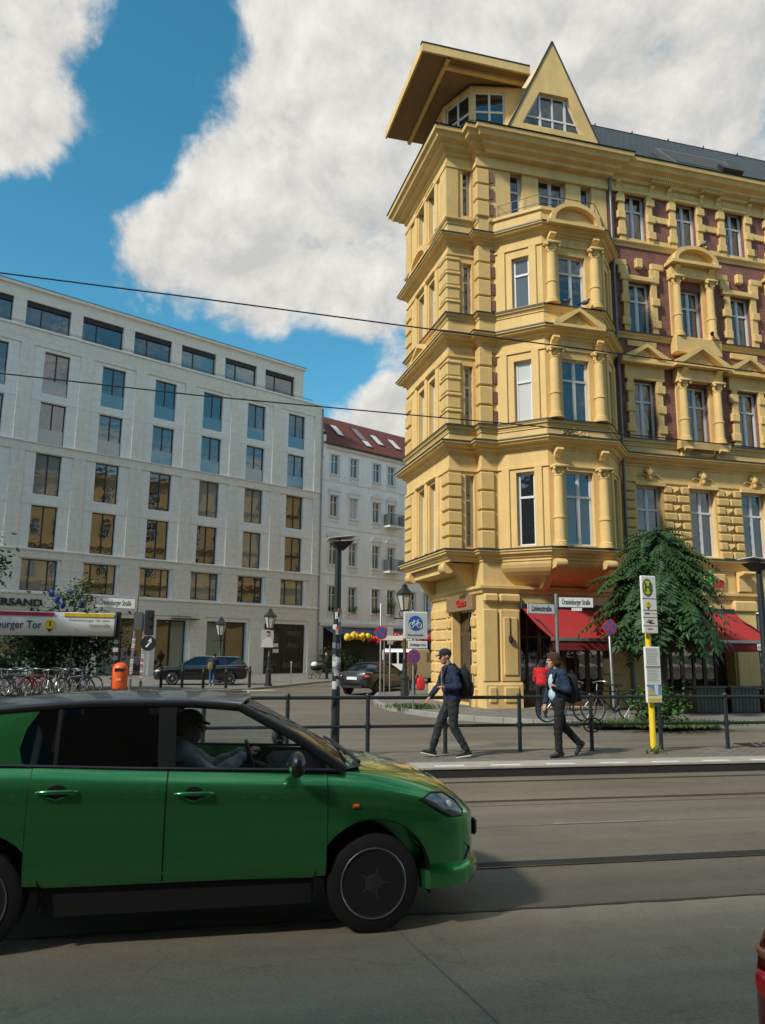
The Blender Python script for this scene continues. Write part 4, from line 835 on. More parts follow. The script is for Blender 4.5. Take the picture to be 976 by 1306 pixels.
# modern platform lamps
m_lampw = mat('reflector_white', (.55, .57, .57), .5)
def plamp(px, py, py_top, label, mirror=1):
    P = ground(px, py, .15); o = thing('platform_lamp', label, 'street lamp', (P.x, P.y, .15)); h = hz(px, py_top, P)-.15
    MB().lathe([(.12, 0), (.12, .03), (.074, .05), (.068, h*.5), (.055, h-.2), (.055, h)], (0, 0, 0), 14).build('pole', m_rail, o, 40)
    MB().add([(-.12*mirror, -.17, h+.02), (.25*mirror, -.17, h+.05), (.25*mirror, .17, h+.05), (-.12*mirror, .17, h+.02), (-.02*mirror, -.08, h-.1), (.1*mirror, -.08, h-.1), (.1*mirror, .08, h-.1), (-.02*mirror, .08, h-.1)], [(0, 1, 2, 3), (4, 5, 6, 7), (0, 1, 5, 4), (1, 2, 6, 5), (2, 3, 7, 6), (3, 0, 4, 7)]).build('lamp_head', m_dark, o)
    r = MB().add([(-.2*mirror, -.24, h+.07), (.27*mirror, -.24, h+.13), (.27*mirror, .24, h+.13), (-.2*mirror, .24, h+.07), (-.2*mirror, -.24, h+.085), (.27*mirror, -.24, h+.145), (.27*mirror, .24, h+.145), (-.2*mirror, .24, h+.085)], [(0, 1, 2, 3), (4, 5, 6, 7), (0, 1, 5, 4), (1, 2, 6, 5), (2, 3, 7, 6), (3, 0, 4, 7)]); r.build('reflector', m_lampw, o)
    MB().tube((.02, 0, h), (.02, 0, h+.1), .014, n=6).build('bracket', m_dark, o)
    return o, h
pl1, hh = plamp(427, 962, 694, 'slim dark platform lamp with sticker covered pole beside the green hatchback')
m_stk = [mat('sticker_%d' % i, c, .6, .35, 25) for i, c in enumerate(((.5, .5, .5), (.35, .36, .38), (.6, .58, .55), (.16, .17, .2), (.4, .12, .1)))]
for i in range(34):
    z = random.uniform(1.05, 2.35); a = random.uniform(-2.9, .1); w, h = random.uniform(.05, .11), random.uniform(.05, .13); b = MB(); r = .0715
    for k in range(3): t0 = a+w/r*(k/3-.5); t1 = a+w/r*((k+1)/3-.5); b.quad((r*math.cos(t0), r*math.sin(t0), z), (r*math.cos(t1), r*math.sin(t1), z), (r*math.cos(t1), r*math.sin(t1), z+h), (r*math.cos(t0), r*math.sin(t0), z+h))
    b.build('sticker', random.choice(m_stk), pl1)
plamp(986, 957, 722, 'slim dark platform lamp with pale reflector plate right of the tram stop pole', -1)
# tram stop pole
P = ground(834, 960, .15); hs_ = thing('stop_pole', 'yellow tram stop pole with white timetable panels and green ringed H', 'stop sign', (P.x, P.y, .15), R(8))
ztop = hz(826, 735, P)-.15; zb1 = hz(826, 808, P)-.15; zt2 = hz(830, 825, P)-.15; zb2 = hz(832, 896, P)-.15
MB().lathe([(.06, 0), (.052, .02), (.05, ztop-.1)], (0, 0, 0), 14).build('pole', m_yellow, hs_, 40)
up_ = MB().block((-.16, -.1, zb1), (.155, -.05, ztop), .012).build('stop_panel', m_sign, hs_); lo_ = MB().block((-.155, -.1, zb2), (.165, -.05, zt2), .012).build('timetable_panel', m_sign, hs_)
cz = ztop-.21; disc(MB(), (0, 0, 0), .125, .003).build('emblem_ring', m_green, up_, loc=(-.035, -.104, cz), scale=(.85, 1, 1.25)); disc(MB(), (0, 0, 0), .095, .003).build('emblem_disc', m_yellow, up_, loc=(-.035, -.107, cz), scale=(.85, 1, 1.28))
letters('H', .2, m_green, up_, (-.035, -.113, cz), 0, .002, .008)
for t in (.40, .60, .725, .87): z = ztop+(zb1-ztop)*t; MB().box((-.158, -.103, z-.005), (.153, -.1, z+.005)).build('divider', m_dark, up_)
zz = ztop+(zb1-ztop)*.5; disc(MB(), (0, 0, 0), .05, .003).build('line_emblem', m_yellow, up_, loc=(-.04, -.105, zz)); letters('1', .07, m_ink, up_, (-.04, -.11, zz), 0, .001); MB().prism([(-.075, zz-.04), (-.005, zz-.04), (-.04, zz-.09)], -.106, -.102).build('emblem_pin', m_ink, up_)
for t, m_, x in ((.65, m_yellow, .08), (.655, m_ink, -.06), (.77, m_signred, 0), (.80, m_ink, -.03), (.82, m_ink, .02), (.92, m_signred, -.02)):
    z = ztop+(zb1-ztop)*t; MB().box((x-.055, -.1035, z-.012), (x+.055, -.1, z+.006)).build('print_line', m_, up_)
for t in (.36, .69): z = zt2+(zb2-zt2)*t; MB().box((-.155, -.103, z-.008), (.166, -.1, z+.008)).build('divider', m_dark, lo_)
for j in range(22):
    z = zt2-.04-j*.026
    if abs((z-zt2)/(zb2-zt2)-.36) > .03 and (z-zt2)/(zb2-zt2) < .66: MB().box((-.13, -.102, z), (.13-.05*random.random(), -.1, z+.009)).build('print_line', mat('print_grey', (.36, .36, .37), .7) if j == 0 else bpy.data.materials['print_grey'], lo_)
zq = zb2+.05; MB().box((-.13, -.103, zq+.08), (.14, -.1, zq+.25)).build('map_print', mat('map_blue', (.1, .32, .5), .6), lo_); MB().prism([(-.13, zq+.08), (.05, zq+.08), (-.06, zq+.2), (-.13, zq+.22)], -.106, -.1).build('map_land', mat('map_land', (.5, .45, .25), .6), lo_); MB().prism([(.02, zq+.08), (.08, zq+.08), (.08, zq+.25), (.0, zq+.25)], -.105, -.1).build('map_land', m_sign, lo_); MB().box((-.14, -.103, zq-.02), (.145, -.1, zq+.03)).build('map_legend', m_yellow, lo_)
# street name post and no-stopping sign
def pole(o, h, r=.03, m=m_steel): return MB().lathe([(r, 0), (r, h), (r*.5, h+.02)], (0, 0, 0), 10).build('pole', m, o, 40)
def nameplate(par, z, x0, x1, h, txt, rz=0, y=-.04):
    p = MB().block((x0, -.012, -h/2), (x1, .012, h/2), .006).build('street_name_plate', m_sign, par, loc=(0, 0, z), rz=rz); b = MB(); e = .014
    for s0, s1 in (((x0, h/2-e), (x1, h/2)), ((x0, -h/2), (x1, -h/2+e)), ((x0, -h/2), (x0+e, h/2)), ((x1-e, -h/2), (x1, h/2))): b.box((s0[0], -.014, s0[1]), (s1[0], -.0125, s1[1]))
    b.build('plate_border', m_ink, p); letters(txt, h*.72, m_ink, p, ((x0+x1)/2, -.015, 0), 0, .002, .002, sx=(x1-x0)/(len(txt)*h*.40)); return p
P = ground(714, 913, .14); o = thing('street_name_sign', 'grey post with two white street name plates in front of the ochre corner', 'street sign', (P.x, P.y, .14))
h = hz(712, 758, P)-.14; pole(o, h, .05); z = hz(735, 768, P)-.14; nameplate(o, z, .06, 1.1, .3, 'Oranienburger Straße', R(-4)); nameplate(o, hz(700, 777, P)-.14, -1.0, -.06, .3, 'Linienstraße', R(15)); MB().box((.45, -.01, z-.24), (.75, .01, z-.15)).build('number_plate', m_sign, o, rz=R(-4))
def xsign(par, z, r, x=0, y=-.05, cross=True):
    b = disc(MB(), (x, y, z), r).build('sign_disc', m_signred, par); disc(MB(), (x, y-.014, z), r*.8, .004).build('sign_field', m_blue, par)
    for a in ((45, -45) if cross else (-45,)):
        d = Vector((math.cos(R(a)), 0, math.sin(R(a))))*r*.78; n = Vector((-d.z, 0, d.x)).normalized()*r*.1; c = Vector((x, 0, z)); p = [c+d+n, c+d-n, c-d-n, c-d+n]; MB().prism([(q.x, q.z) for q in p], y-.022-.001*(a > 0), y-.017).build('sign_bar', m_signred, par)
P = ground(784, 917, .14); o = thing('no_stopping_sign', 'round blue and red no-stopping sign on a leaning steel pole before the awning', 'traffic sign', (P.x, P.y, .14)); o.rotation_euler = (0, R(-1.2), 0)
h = hz(781, 800, P)-.14; pole(o, h+.1, .035); xsign(o, h, .2, 0, -.05)
P = ground(527, 905, .14); o = thing('bicycle_street_sign', 'white board with blue bicycle disc above a round no-stopping sign on one post', 'traffic sign', (P.x, P.y, .14), R(6)); h = hz(527, 780, P)-.14
pole(o, h+.02, .03); z = hz(527, 799, P)-.14; pl_ = MB().block((-.33, -.06, z-.38), (.45, -.03, z+.45), .02).build('sign_board', m_sign, o); MB().box((-.28, -.063, z-.33), (.40, -.06, z+.40)).build('board_field', mat('board_field', (.50, .52, .5), .6), pl_)
disc(MB(), (.05, -.066, z+.1), .225, .006, 28).build('bicycle_disc', m_blue, pl_); bk = MB()
for x in (-.07, .17): bk.path([(x+.075*math.cos(a), -.078, z+.04+.075*math.sin(a)) for a in np.linspace(0, 2*math.pi, 15)[:-1]], .01, 5, True)
bk.path([(-.07, -.078, z+.04), (0, -.078, z+.15), (.13, -.078, z+.15), (.17, -.078, z+.04)], .01, 5).path([(0, -.078, z+.15), (.05, -.078, z+.03), (.13, -.078, z+.15), (.12, -.078, z+.2), (.17, -.078, z+.2)], .01, 5).path([(-.04, -.078, z+.18), (.02, -.078, z+.18)], .012, 5); bk.build('bicycle_symbol', m_sign, pl_)
letters('Fahrradstraße', .09, m_ink, pl_, (.05, -.066, z-.26), 0, .002)
z2 = hz(530, 807, P)-.14-.0; MB().block((-.18, -.05, z-.66), (.45, -.03, z-.44), .01).build('extra_plate', m_sign, o); letters('Anlieger frei', .1, m_ink, o, (.13, -.055, z-.55), 0, .002); xsign(o, z-.90, .21, 0, -.05)
for px, py, pt, lab in ((485, 887, 770, 'thin sticker covered post with small round no-parking sign behind the black convertible'), (497, 884, 800, 'thin post with a grey notice board by the balloon hung shop front')):
    P = ground(px, py, .1); o = thing('sign_post', lab, 'traffic sign', (P.x, P.y, .1)); h = hz(px, pt, P)-.1; pole(o, h, .035, m_steel)
    if px == 485: xsign(o, hz(px, 807, P)-.1, .27, 0, -.06, False)
    else: MB().block((-.12, -.06, h-.75), (.14, -.03, h), .01).build('notice_board', mat('notice_grey', (.3, .32, .32), .6), o)
P = ground(548, 889, .1); o = thing('direction_sign', 'pale direction board between two thin steel posts beside the white van', 'traffic sign', (P.x-.3, P.y+1.2, .1)); pole(o, 2.7, .03); MB().block((-1.5, -.05, 2.22), (-.1, -.02, 2.40), .01).build('direction_board', m_sign, o); MB().lathe([(.03, 0), (.03, 2.6)], (-1.3, .02, 0), 8).build('pole', m_steel, o)
# gas lanterns
m_lant = mat('lantern_iron', (.015, .022, .02), .5, .2, 12); m_lglass = mat('lantern_glass', (.45, .45, .4), .15)
def lantern(px, py, pt, lab, tall=True):
    P = ground(px, py, .1); h = hz(px, pt, P)-.1; o = thing('gas_lantern', lab, 'street lamp', (P.x, P.y, .1), group='gas lanterns'); g = h-1.05
    MB().lathe([(.2, 0), (.2, .12), (.15, .15), (.14, .75), (.17, .78), (.17, .84), (.1, .9), (.075, 1.4), (.1, 1.42), (.1, 1.48), (.065, 1.52), (.05, g-.25), (.075, g-.2), (.05, g)], (0, 0, 0), 12).build('post', m_lant, o, 40)
    MB().tube((-.38, 0, g-.3), (.38, 0, g-.3), .022, n=6).ball((-.38, 0, g-.3), .04, 6, 4).ball((.38, 0, g-.3), .04, 6, 4).build('ladder_bar', m_lant, o)
    MB().lathe([(.15, g), (.29, g+.6)], (0, 0, 0), 6).build('glass', m_lglass, o); fr = MB()
    for i in range(6): a = i*math.pi/3; fr.tube((.155*math.cos(a), .155*math.sin(a), g), (.3*math.cos(a), .3*math.sin(a), g+.6), .016, n=4)
    fr.lathe([(.17, g-.04), (.17, g+.02)], (0, 0, 0), 6).lathe([(.33, g+.58), (.34, g+.63), (.12, g+.85), (.1, g+.93), (.12, g+.95), (.02, g+1.0), (.03, g+1.04), (.005, h)], (0, 0, 0), 6); fr.build('lantern_cage', m_lant, o)
    for s_ in (-1, 1): MB().path([(s_*.05, 0, g-.28), (s_*.2, 0, g-.2), (s_*.2, 0, g-.05)], .016, 5).build('bracket', m_lant, o)
    return o, P
lantern(516, 893, 743, 'old hexagonal gas lantern on iron post beside the bicycle street board')
_, LP = lantern(342, 875, 775, 'old gas lantern with a portrait placard tied to its post')
lantern(279, 871, 826-40, 'old gas lantern behind the black estate car')
o = thing('portrait_placard', 'cardboard placard with a portrait in white shirt on the lantern post', 'poster', (LP.x-.1, LP.y-.12, hz(342, 826, LP)), R(12)); MB().block((-.33, -.015, 0), (.3, .015, .9), .005).build('board', mat('placard_white', (.5, .5, .5), .7), o)
MB().ball((.02, -.02, .68), (.1, .012, .14), 10, 6).build('portrait_head', m_poster, o); MB().prism([(-.3, .02), (.28, .02), (.24, .38), (.1, .5), (-.06, .5), (-.22, .38)], -.03, -.016).build('portrait_shirt', m_sign, o); MB().ball((.02, -.021, .78), (.11, .012, .07), 8, 5).build('portrait_hair', mat('portrait_hair', (.05, .03, .02), .8), o)
# bollards on the plaza edge
bmesh_ = MB().lathe([(.07, 0), (.07, .7), (.085, .72), (.085, .78), (.05, .88), (.03, .95)], (0, 0, 0), 10).mesh('bollard', m_lant, 40); cmesh = MB().lathe([(.055, .88), (.07, .93), (.05, .99), (.01, 1.02)], (0, 0, 0), 10).mesh('bollard_cap', m_lant, 40)
for px, py in ((205, 877), (232, 877), (259, 878), (288, 878), (318, 877)):
    P = ground(px, py, .1); o = tag(inst('bollard', bmesh_, None, (P.x, P.y, .1)), 'dark iron bollard in the row along the plaza kerb', 'bollard', 'bollards along the plaza kerb'); inst('bollard_cap', cmesh, o)
P = ground(371, 873, .1); o = thing('slim_post', 'slim grey marker post at the plaza kerb before the garage', 'post', (P.x, P.y, .1)); pole(o, 1.15, .025); MB().lathe([(.04, 1.15), (.04, 1.2)], (0, 0, 0), 8).build('cap', m_sign, o)
# tram shelter fascia with station name
P = ground(143, 881, .1); AN = R(11); sh = thing('station_name_sign', 'long white rounded station name sign with red and yellow stripes on a dark mast', 'station sign', (P.x, P.y, .1), AN)
zt, zb = hz(143, 782, P)-.1, hz(143, 812, P)-.1; hgt = zt-zb
prf = [(-.22, zb+.02)]+[(-.24-.13*math.sin(math.pi*i/10), zb+hgt*i/10) for i in range(1, 10)]+[(-.22, zt-.02), (.2, zt), (.2, zb)]
SX = -8.5; b = MB().prism(prf, SX, -.12, 'x').build('sign_body', mat('fascia_white', (.66, .66, .64), .35), sh, 40)
MB().prism([(p[0]*1.04, p[1]) for p in prf], -.12, -.04, 'x').build('end_cap', m_zinc, sh); MB().lathe([(.12, 0), (.12, 3.0), (.12, zt+.05)], (.06, 0, 0), 12).build('mast', m_dark, sh, 40); MB().lathe([(.15, 0), (.14, zt)], (-6.5, .1, 0), 12).build('mast', m_dark, sh, 40)
m_bvg = mat('stripe_red', (.42, .02, .05), .5); MB().box((SX, -.37, zt-.2), (-2.55, -.27, zt-.06)).build('red_stripe', m_bvg, sh); MB().box((-2.15, -.365, zt-.2), (-.16, -.27, zt-.06)).build('yellow_stripe', m_yellow, sh)
zc = zb+hgt*.42; letters('Oranienburger Tor', .46, mat('station_ink', (.02, .04, .09), .5), sh, (-3.0, -.385, zc), 0, .004, .003, 'RIGHT', .82)
o = MB(); disc(o, (-2.68, -.385, zc+.05), .2, .01, 20); o = o.build('line_emblem', m_yellow, sh); MB().box((-2.71, -.4, zc-.04), (-2.65, -.396, zc+.16)).build('emblem_mark', m_ink, o); MB().prism([(-2.8, zc-.12), (-2.56, zc-.12), (-2.68, zc-.3)], -.39, -.38).build('emblem_pin', m_ink, o)
ink2 = mat('small_print', (.2, .2, .2), .6); letters('Oranienburger Str. über', .17, ink2, sh, (-.3, -.372, zt-.34), 0, .002, 0, 'RIGHT'); letters('Linienstraße', .17, ink2, sh, (-.3, -.38, zt-.56), 0, .002, 0, 'RIGHT')
for i in range(5): MB().box((-.07+random.uniform(-.05, .02), -.168, .6+i*.35), (.07+random.uniform(0, .06), -.162, .78+i*.35)).build('sticker', random.choice(m_stk), sh)
# orange litter bin
P = ground(152, 882, .1); o = thing('litter_bin', 'bright orange rounded litter bin beside the station sign mast', 'litter bin', (P.x, P.y, .1)); MB().lathe([(.28, .12), (.3, .16), (.33, .9), (.31, 1.02), (.24, 1.14), (.12, 1.2), (.01, 1.215)], (0, 0, 0), 18).build('bin_body', m_orange, o, 40); MB().block((-.2, -.34, .84), (.2, -.28, .98), .02).build('slot', m_black, o); MB().lathe([(.05, 0), (.05, .14)], (0, 0, 0), 8).build('foot', m_dark, o); letters('BSR', .12, m_sign, o, (-.02, -.335, .5), 0, .004)
# plaza sign posts
P = ground(165, 881, .1); o = thing('plaza_name_sign', 'tall thin leaning post with a long white street name plate by the orange bin', 'street sign', (P.x, P.y, .1)); o.rotation_euler = (0, R(1.5), 0); pole(o, hz(165, 750, P)-.1, .06); nameplate(o, hz(140, 770, P)-.1, -1.75, -.08, .46, 'Oranienburger Straße', R(6))
for i in range(16): MB().box((-.07, -.066, .5+i*.11), (.06, -.062, .58+i*.11)).build('sticker', random.choice(m_stk), o)
P = ground(179, 881, .1); o = thing('traffic_signal', 'sticker covered signal post with dark lamp box and round arrow sign', 'traffic light', (P.x, P.y, .1)); h = hz(179, 778, P)-.1; pole(o, h, .06)
MB().block((.06, -.16, h-1.1), (.4, .14, h), .04).build('signal_box', m_dark, o); MB().block((-.45, -.1, h-.9), (-.06, -.05, h-.1), .04).build('backing_board', m_zinc, o); disc(MB(), (.22, -.1, h-1.45), .33, .015).build('arrow_disc', m_dark, o); MB().prism([(.1, h-1.6), (.3, h-1.35), (.18, h-1.35), (.34, h-1.22), (.36, h-1.42), (.33, h-1.4), (.18, h-1.62)], -.125, -.117).build('arrow', m_sign, o)
for k, z in enumerate((.3, .62)): MB().lathe([(.09, -.16), (.1, -.22)], (.23, 0, h-.28-k*.36), 10, 'y').build('lens', m_black, o)
for i in range(18): MB().box((-.06, -.066, .3+i*.12), (.065, -.062, .39+i*.12)).build('sticker', random.choice(m_stk), o)
# overhead wires (over the near track)
def wire(Y, pts, lab):
    L = []
    for px, py in pts: d = ray(px, py); L.append(ORG+d*(Y/d.y))
    a, b = L[0], L[-1]; L = [a-(L[1]-a)*2.2]+L+[b+(b-L[-2])*2.2]
    return tag(MB().path(L, .0095, 5).build('overhead_wire', m_black), lab, 'wire')
wire(9.0, [(0, 348), (250, 380), (500, 413.5), (800, 452.5), (976, 476)], 'upper black overhead wire spanning the street before the corner house')
wire(10.3, [(0, 476), (250, 504), (500, 527), (800, 554), (976, 572)], 'lower thin black overhead wire along the tram track')
# planters, tables and menu shelf before the restaurant
for k, x in enumerate((5.9, 7.1, 8.3, 9.5, 10.7)):
    Q = YP(x, -2.75, .14); o = thing('wooden_planter', ('grey boarded terrace planter '+('next to the leafy street tree', 'second along from the leafy street tree', 'third along from the leafy street tree', 'fourth along from the leafy street tree', 'farthest from the leafy street tree')[k]), 'planter', Q, R(3.9), 'terrace planters'); 
    for j in range(8): MB().block((j*.125-.5, -.26, .03), (j*.125-.385, -.22, .72+random.uniform(-.01, .01)), .008).build('board', m_wood, o)
    MB().box((-.5, -.22, 0), (.5, .22, .68)).build('box', m_woodb, o); MB().block((-.53, -.29, .72), (.53, .27, .77), .01).build('rim', m_wood, o)
for k, x in enumerate((2.2, 3.6)):
    Q = YP(x, -1.3, .14); o = thing('terrace_table', ('dark round terrace table by the corner pier', 'dark round terrace table by the stepped menu cabinet')[k], 'table', Q, 0, 'terrace tables'); MB().lathe([(.36, .70), (.38, .71), (.38, .74), (.36, .75)], (0, 0, 0), 18).build('table_top', m_woodb, o, 40); MB().lathe([(.22, 0), (.2, .03), (.03, .06), (.03, .7)], (0, 0, 0), 10).build('pedestal', m_dark, o, 40)
Q = YP(4.0, -.9, .14); o = thing('menu_cabinet', 'pale wooden stepped menu cabinet beside the no-stopping sign', 'cabinet', Q, R(3.9)); m_pale = mat('pale_wood', (.5, .36, .14), .7, .2, 5)
for i, (z0, z1, w) in enumerate(((0, .55, .62), (.57, 1.05, .56), (1.07, 1.55, .5))): MB().block((-w/2, -.2, z0), (w/2, .2, z1), .015).build('drawer', m_pale, o)
Q = YP(.75+.9, -.8, .14); o = thing('menu_board', 'small framed menu board behind the corner pier', 'menu board', Q, R(3.9)); MB().block((-.3, -.03, .85), (.3, .02, 1.4), .01).build('board_frame', m_dark, o); MB().box((-.25, -.04, .9), (.25, -.032, 1.35)).build('menu_sheet', mat('menu_sheet', (.25, .25, .24), .8, .5, 20), o); MB().tube((0, 0, 0), (0, 0, .86), .03, n=6).build('stand', m_dark, o)
# drain grating at the platform end
P = ground(955, 951, .15); o = thing('iron_grating', 'black iron grating lying on the platform edge by the railing', 'grating', (P.x, P.y, .152)); MB().box((-.1, -.28, 0), (1.4, .3, .012)).build('frame', m_black, o)
for j in range(6): MB().add([(-.02+j*.16, -.26, .012), (.03+j*.16, -.26, .012), (.23+j*.16, .26, .012), (.18+j*.16, .26, .012), (-.02+j*.16, -.26, .03), (.03+j*.16, -.26, .03), (.23+j*.16, .26, .03), (.18+j*.16, .26, .03)], [(0, 1, 2, 3), (4, 5, 6, 7), (0, 1, 5, 4), (1, 2, 6, 5), (2, 3, 7, 6), (3, 0, 4, 7)]).build('bar', m_steel, o)
# balloon garland on the shop of the white house
def GP(x, y, z): return GE+Vector((math.cos(GA)*x-math.sin(GA)*y, math.sin(GA)*x+math.cos(GA)*y, z-GE.z))
gx = thing('balloon_garland', 'garland of red and yellow balloons hung along the dark shop front', 'balloons', GP(1.5, -1.6, 3.05), GA); bm2 = MB().ball((0, 0, 0), (.22, .22, .26), 10, 7); mr_ = bm2.mesh('balloon', mat('balloon_red', (.45, .012, .02), .25), 0); my_ = bm2.mesh('balloon', mat('balloon_yellow', (.72, .5, .03), .25), 0)
for i in range(74):
    x = .1+i*.155; z = .12*math.sin(i*.21)+random.uniform(-.22, .22); red = random.random() < (.3 if x < 2.5 else (.85 if x < 8 else .5)); inst('balloon', mr_ if red else my_, gx, (x, random.uniform(-.2, .2), z))
for x, z in ((6.6, -.5), (6.9, -.75), (7.1, -.4)): inst('balloon', my_, gx, (x, -.1, z))
MB().path([(0, 0, .1), (2, 0, .0), (5, 0, -.1), (11.6, 0, .1)], .015, 5).build('string', m_ink, gx)
# pigeons on the ledges
m_pig = mat('pigeon_grey', (.05, .055, .06), .7)
for x, y, z, lab in ((2.55, -1.36, 13.24, 'pigeon on the bay sill of the arched storey'), (3.2, -1.42, 13.24, 'pigeon beside the right column of the bay sill'), (8.8, -.5, 16.72, 'pigeon on the arched window top of the brick facade'), (8.9, -.5, 13.22, 'pigeon below the columned brick facade window')):
    Q = YP(x, y, z); o = thing('pigeon', lab, 'bird', Q, random.uniform(-1, 1)); MB().ball((0, 0, .12), (.14, .07, .075), 10, 7).ball((.12, 0, .2), (.045, .04, .045), 8, 6).tube((.08, 0, .14), (.12, 0, .2), .05, .035, 8).add([(-.1, -.04, .12), (-.1, .04, .12), (-.26, .05, .09), (-.26, -.05, .09), (-.1, 0, .15), (-.26, 0, .11)], [(0, 1, 2, 3), (0, 4, 5, 3), (1, 4, 5, 2), (0, 1, 4), (2, 3, 5)]).build('body', m_pig, o, 60); MB().tube((.16, 0, .2), (.195, 0, .19), .012, .002, 6).build('beak', m_ink, o)
    for s_ in (-1, 1): MB().tube((.02, s_*.03, 0), (0, s_*.03, .07), .007, n=5).build('leg', m_signred, o)
# ================================================================ vehicles
def cr1(xs, ys, x):                                         # smooth curve through control values
    xs = np.array(xs, float); ys = np.array(ys, float); h = np.diff(xs); d = np.diff(ys)/h; m = np.zeros(len(xs)); m[0], m[-1] = d[0], d[-1]
    for i in range(1, len(xs)-1): m[i] = 0 if d[i-1]*d[i] < 0 else 2*d[i-1]*d[i]/(d[i-1]+d[i]+1e-12)
    i = np.clip(np.searchsorted(xs, x)-1, 0, len(h)-1); t = (x-xs[i])/h[i]
    return (1+2*t)*(1-t)**2*ys[i]+t*(1-t)**2*h[i]*m[i]+t*t*(3-2*t)*ys[i+1]+t*t*(t-1)*h[i]*m[i+1]
def paint(name, c, metal=.35, rough=.3, coat=1.0):
    m = mat(name, c, rough, metal=metal, coat=coat); pr(m).inputs['Coat Roughness'].default_value = .04; return m
m_cglass = seeglass('car_glass', (.92, .95, .95), .05); m_cdark = seeglass('car_glass_tinted', (.10, .12, .13), .10); m_trimb = mat('car_black_trim', (.012, .013, .014), .35, coat=.4)
m_seat = mat('seat_cloth', (.03, .032, .035), .9); m_chrome = mat('chrome', (.6, .6, .6), .12, metal=1); m_lens = seeglass('lamp_lens', (.9, .92, .93), .14); m_taill = mat('tail_lamp_red', (.22, .004, .006), .12, coat=1); m_taillb = mat('tail_lamp_bright', (.5, .015, .02), .15, coat=1); m_rim = mat('alloy_dark', (.11, .112, .115), .3, metal=.8); m_rims = mat('alloy_silver', (.35, .35, .36), .3, metal=.8)
pr(m_taill).inputs['Transmission Weight'].default_value = .25
_wh = {}
def wheel(par, x, y, r, side, rim):
    k = (r, rim.name)
    if k not in _wh:
        t = MB().lathe([(r*.66, -.1), (r*.9, -.105), (r*.985, -.09), (r, -.06), (r, .06), (r*.985, .09), (r*.9, .105), (r*.66, .1)], (0, 0, 0), 32, 'y').mesh('tyre', m_rubber, 40)
        b = MB().lathe([(r*.60, -.06), (r*.66, -.1), (r*.70, -.103), (r*.70, -.09), (r*.66, .08), (r*.2, .07), (r*.2, -.0)], (0, 0, 0), 32, 'y')
        for i in range(5):
            a = i*2*math.pi/5
            b.tube((r*.1*math.cos(a), -.055, r*.1*math.sin(a)), (r*.64*math.cos(a), -.06, r*.64*math.sin(a)), .05, .036, 8)
        b.lathe([(r*.16, -.105), (r*.24, -.09), (r*.26, -.04)], (0, 0, 0), 14, 'y'); _wh[k] = (t, b.mesh('rim', rim, 40))
    o = inst('wheel', MB().lathe([(r*.45, .03), (r*.45, .05)], (0, 0, 0), 20, 'y').mesh('brake_disc', m_steel), par, (x, y, r), 0 if side < 0 else math.pi); inst('tyre', _wh[k][0], o); inst('rim', _wh[k][1], o); MB().path([(r*.70*math.cos(a), -.106, r*.70*math.sin(a)) for a in np.linspace(0, 2*math.pi, 33)[:-1]], .0035, 5, True).build('rim_edge', m_rims, o, 60); return o
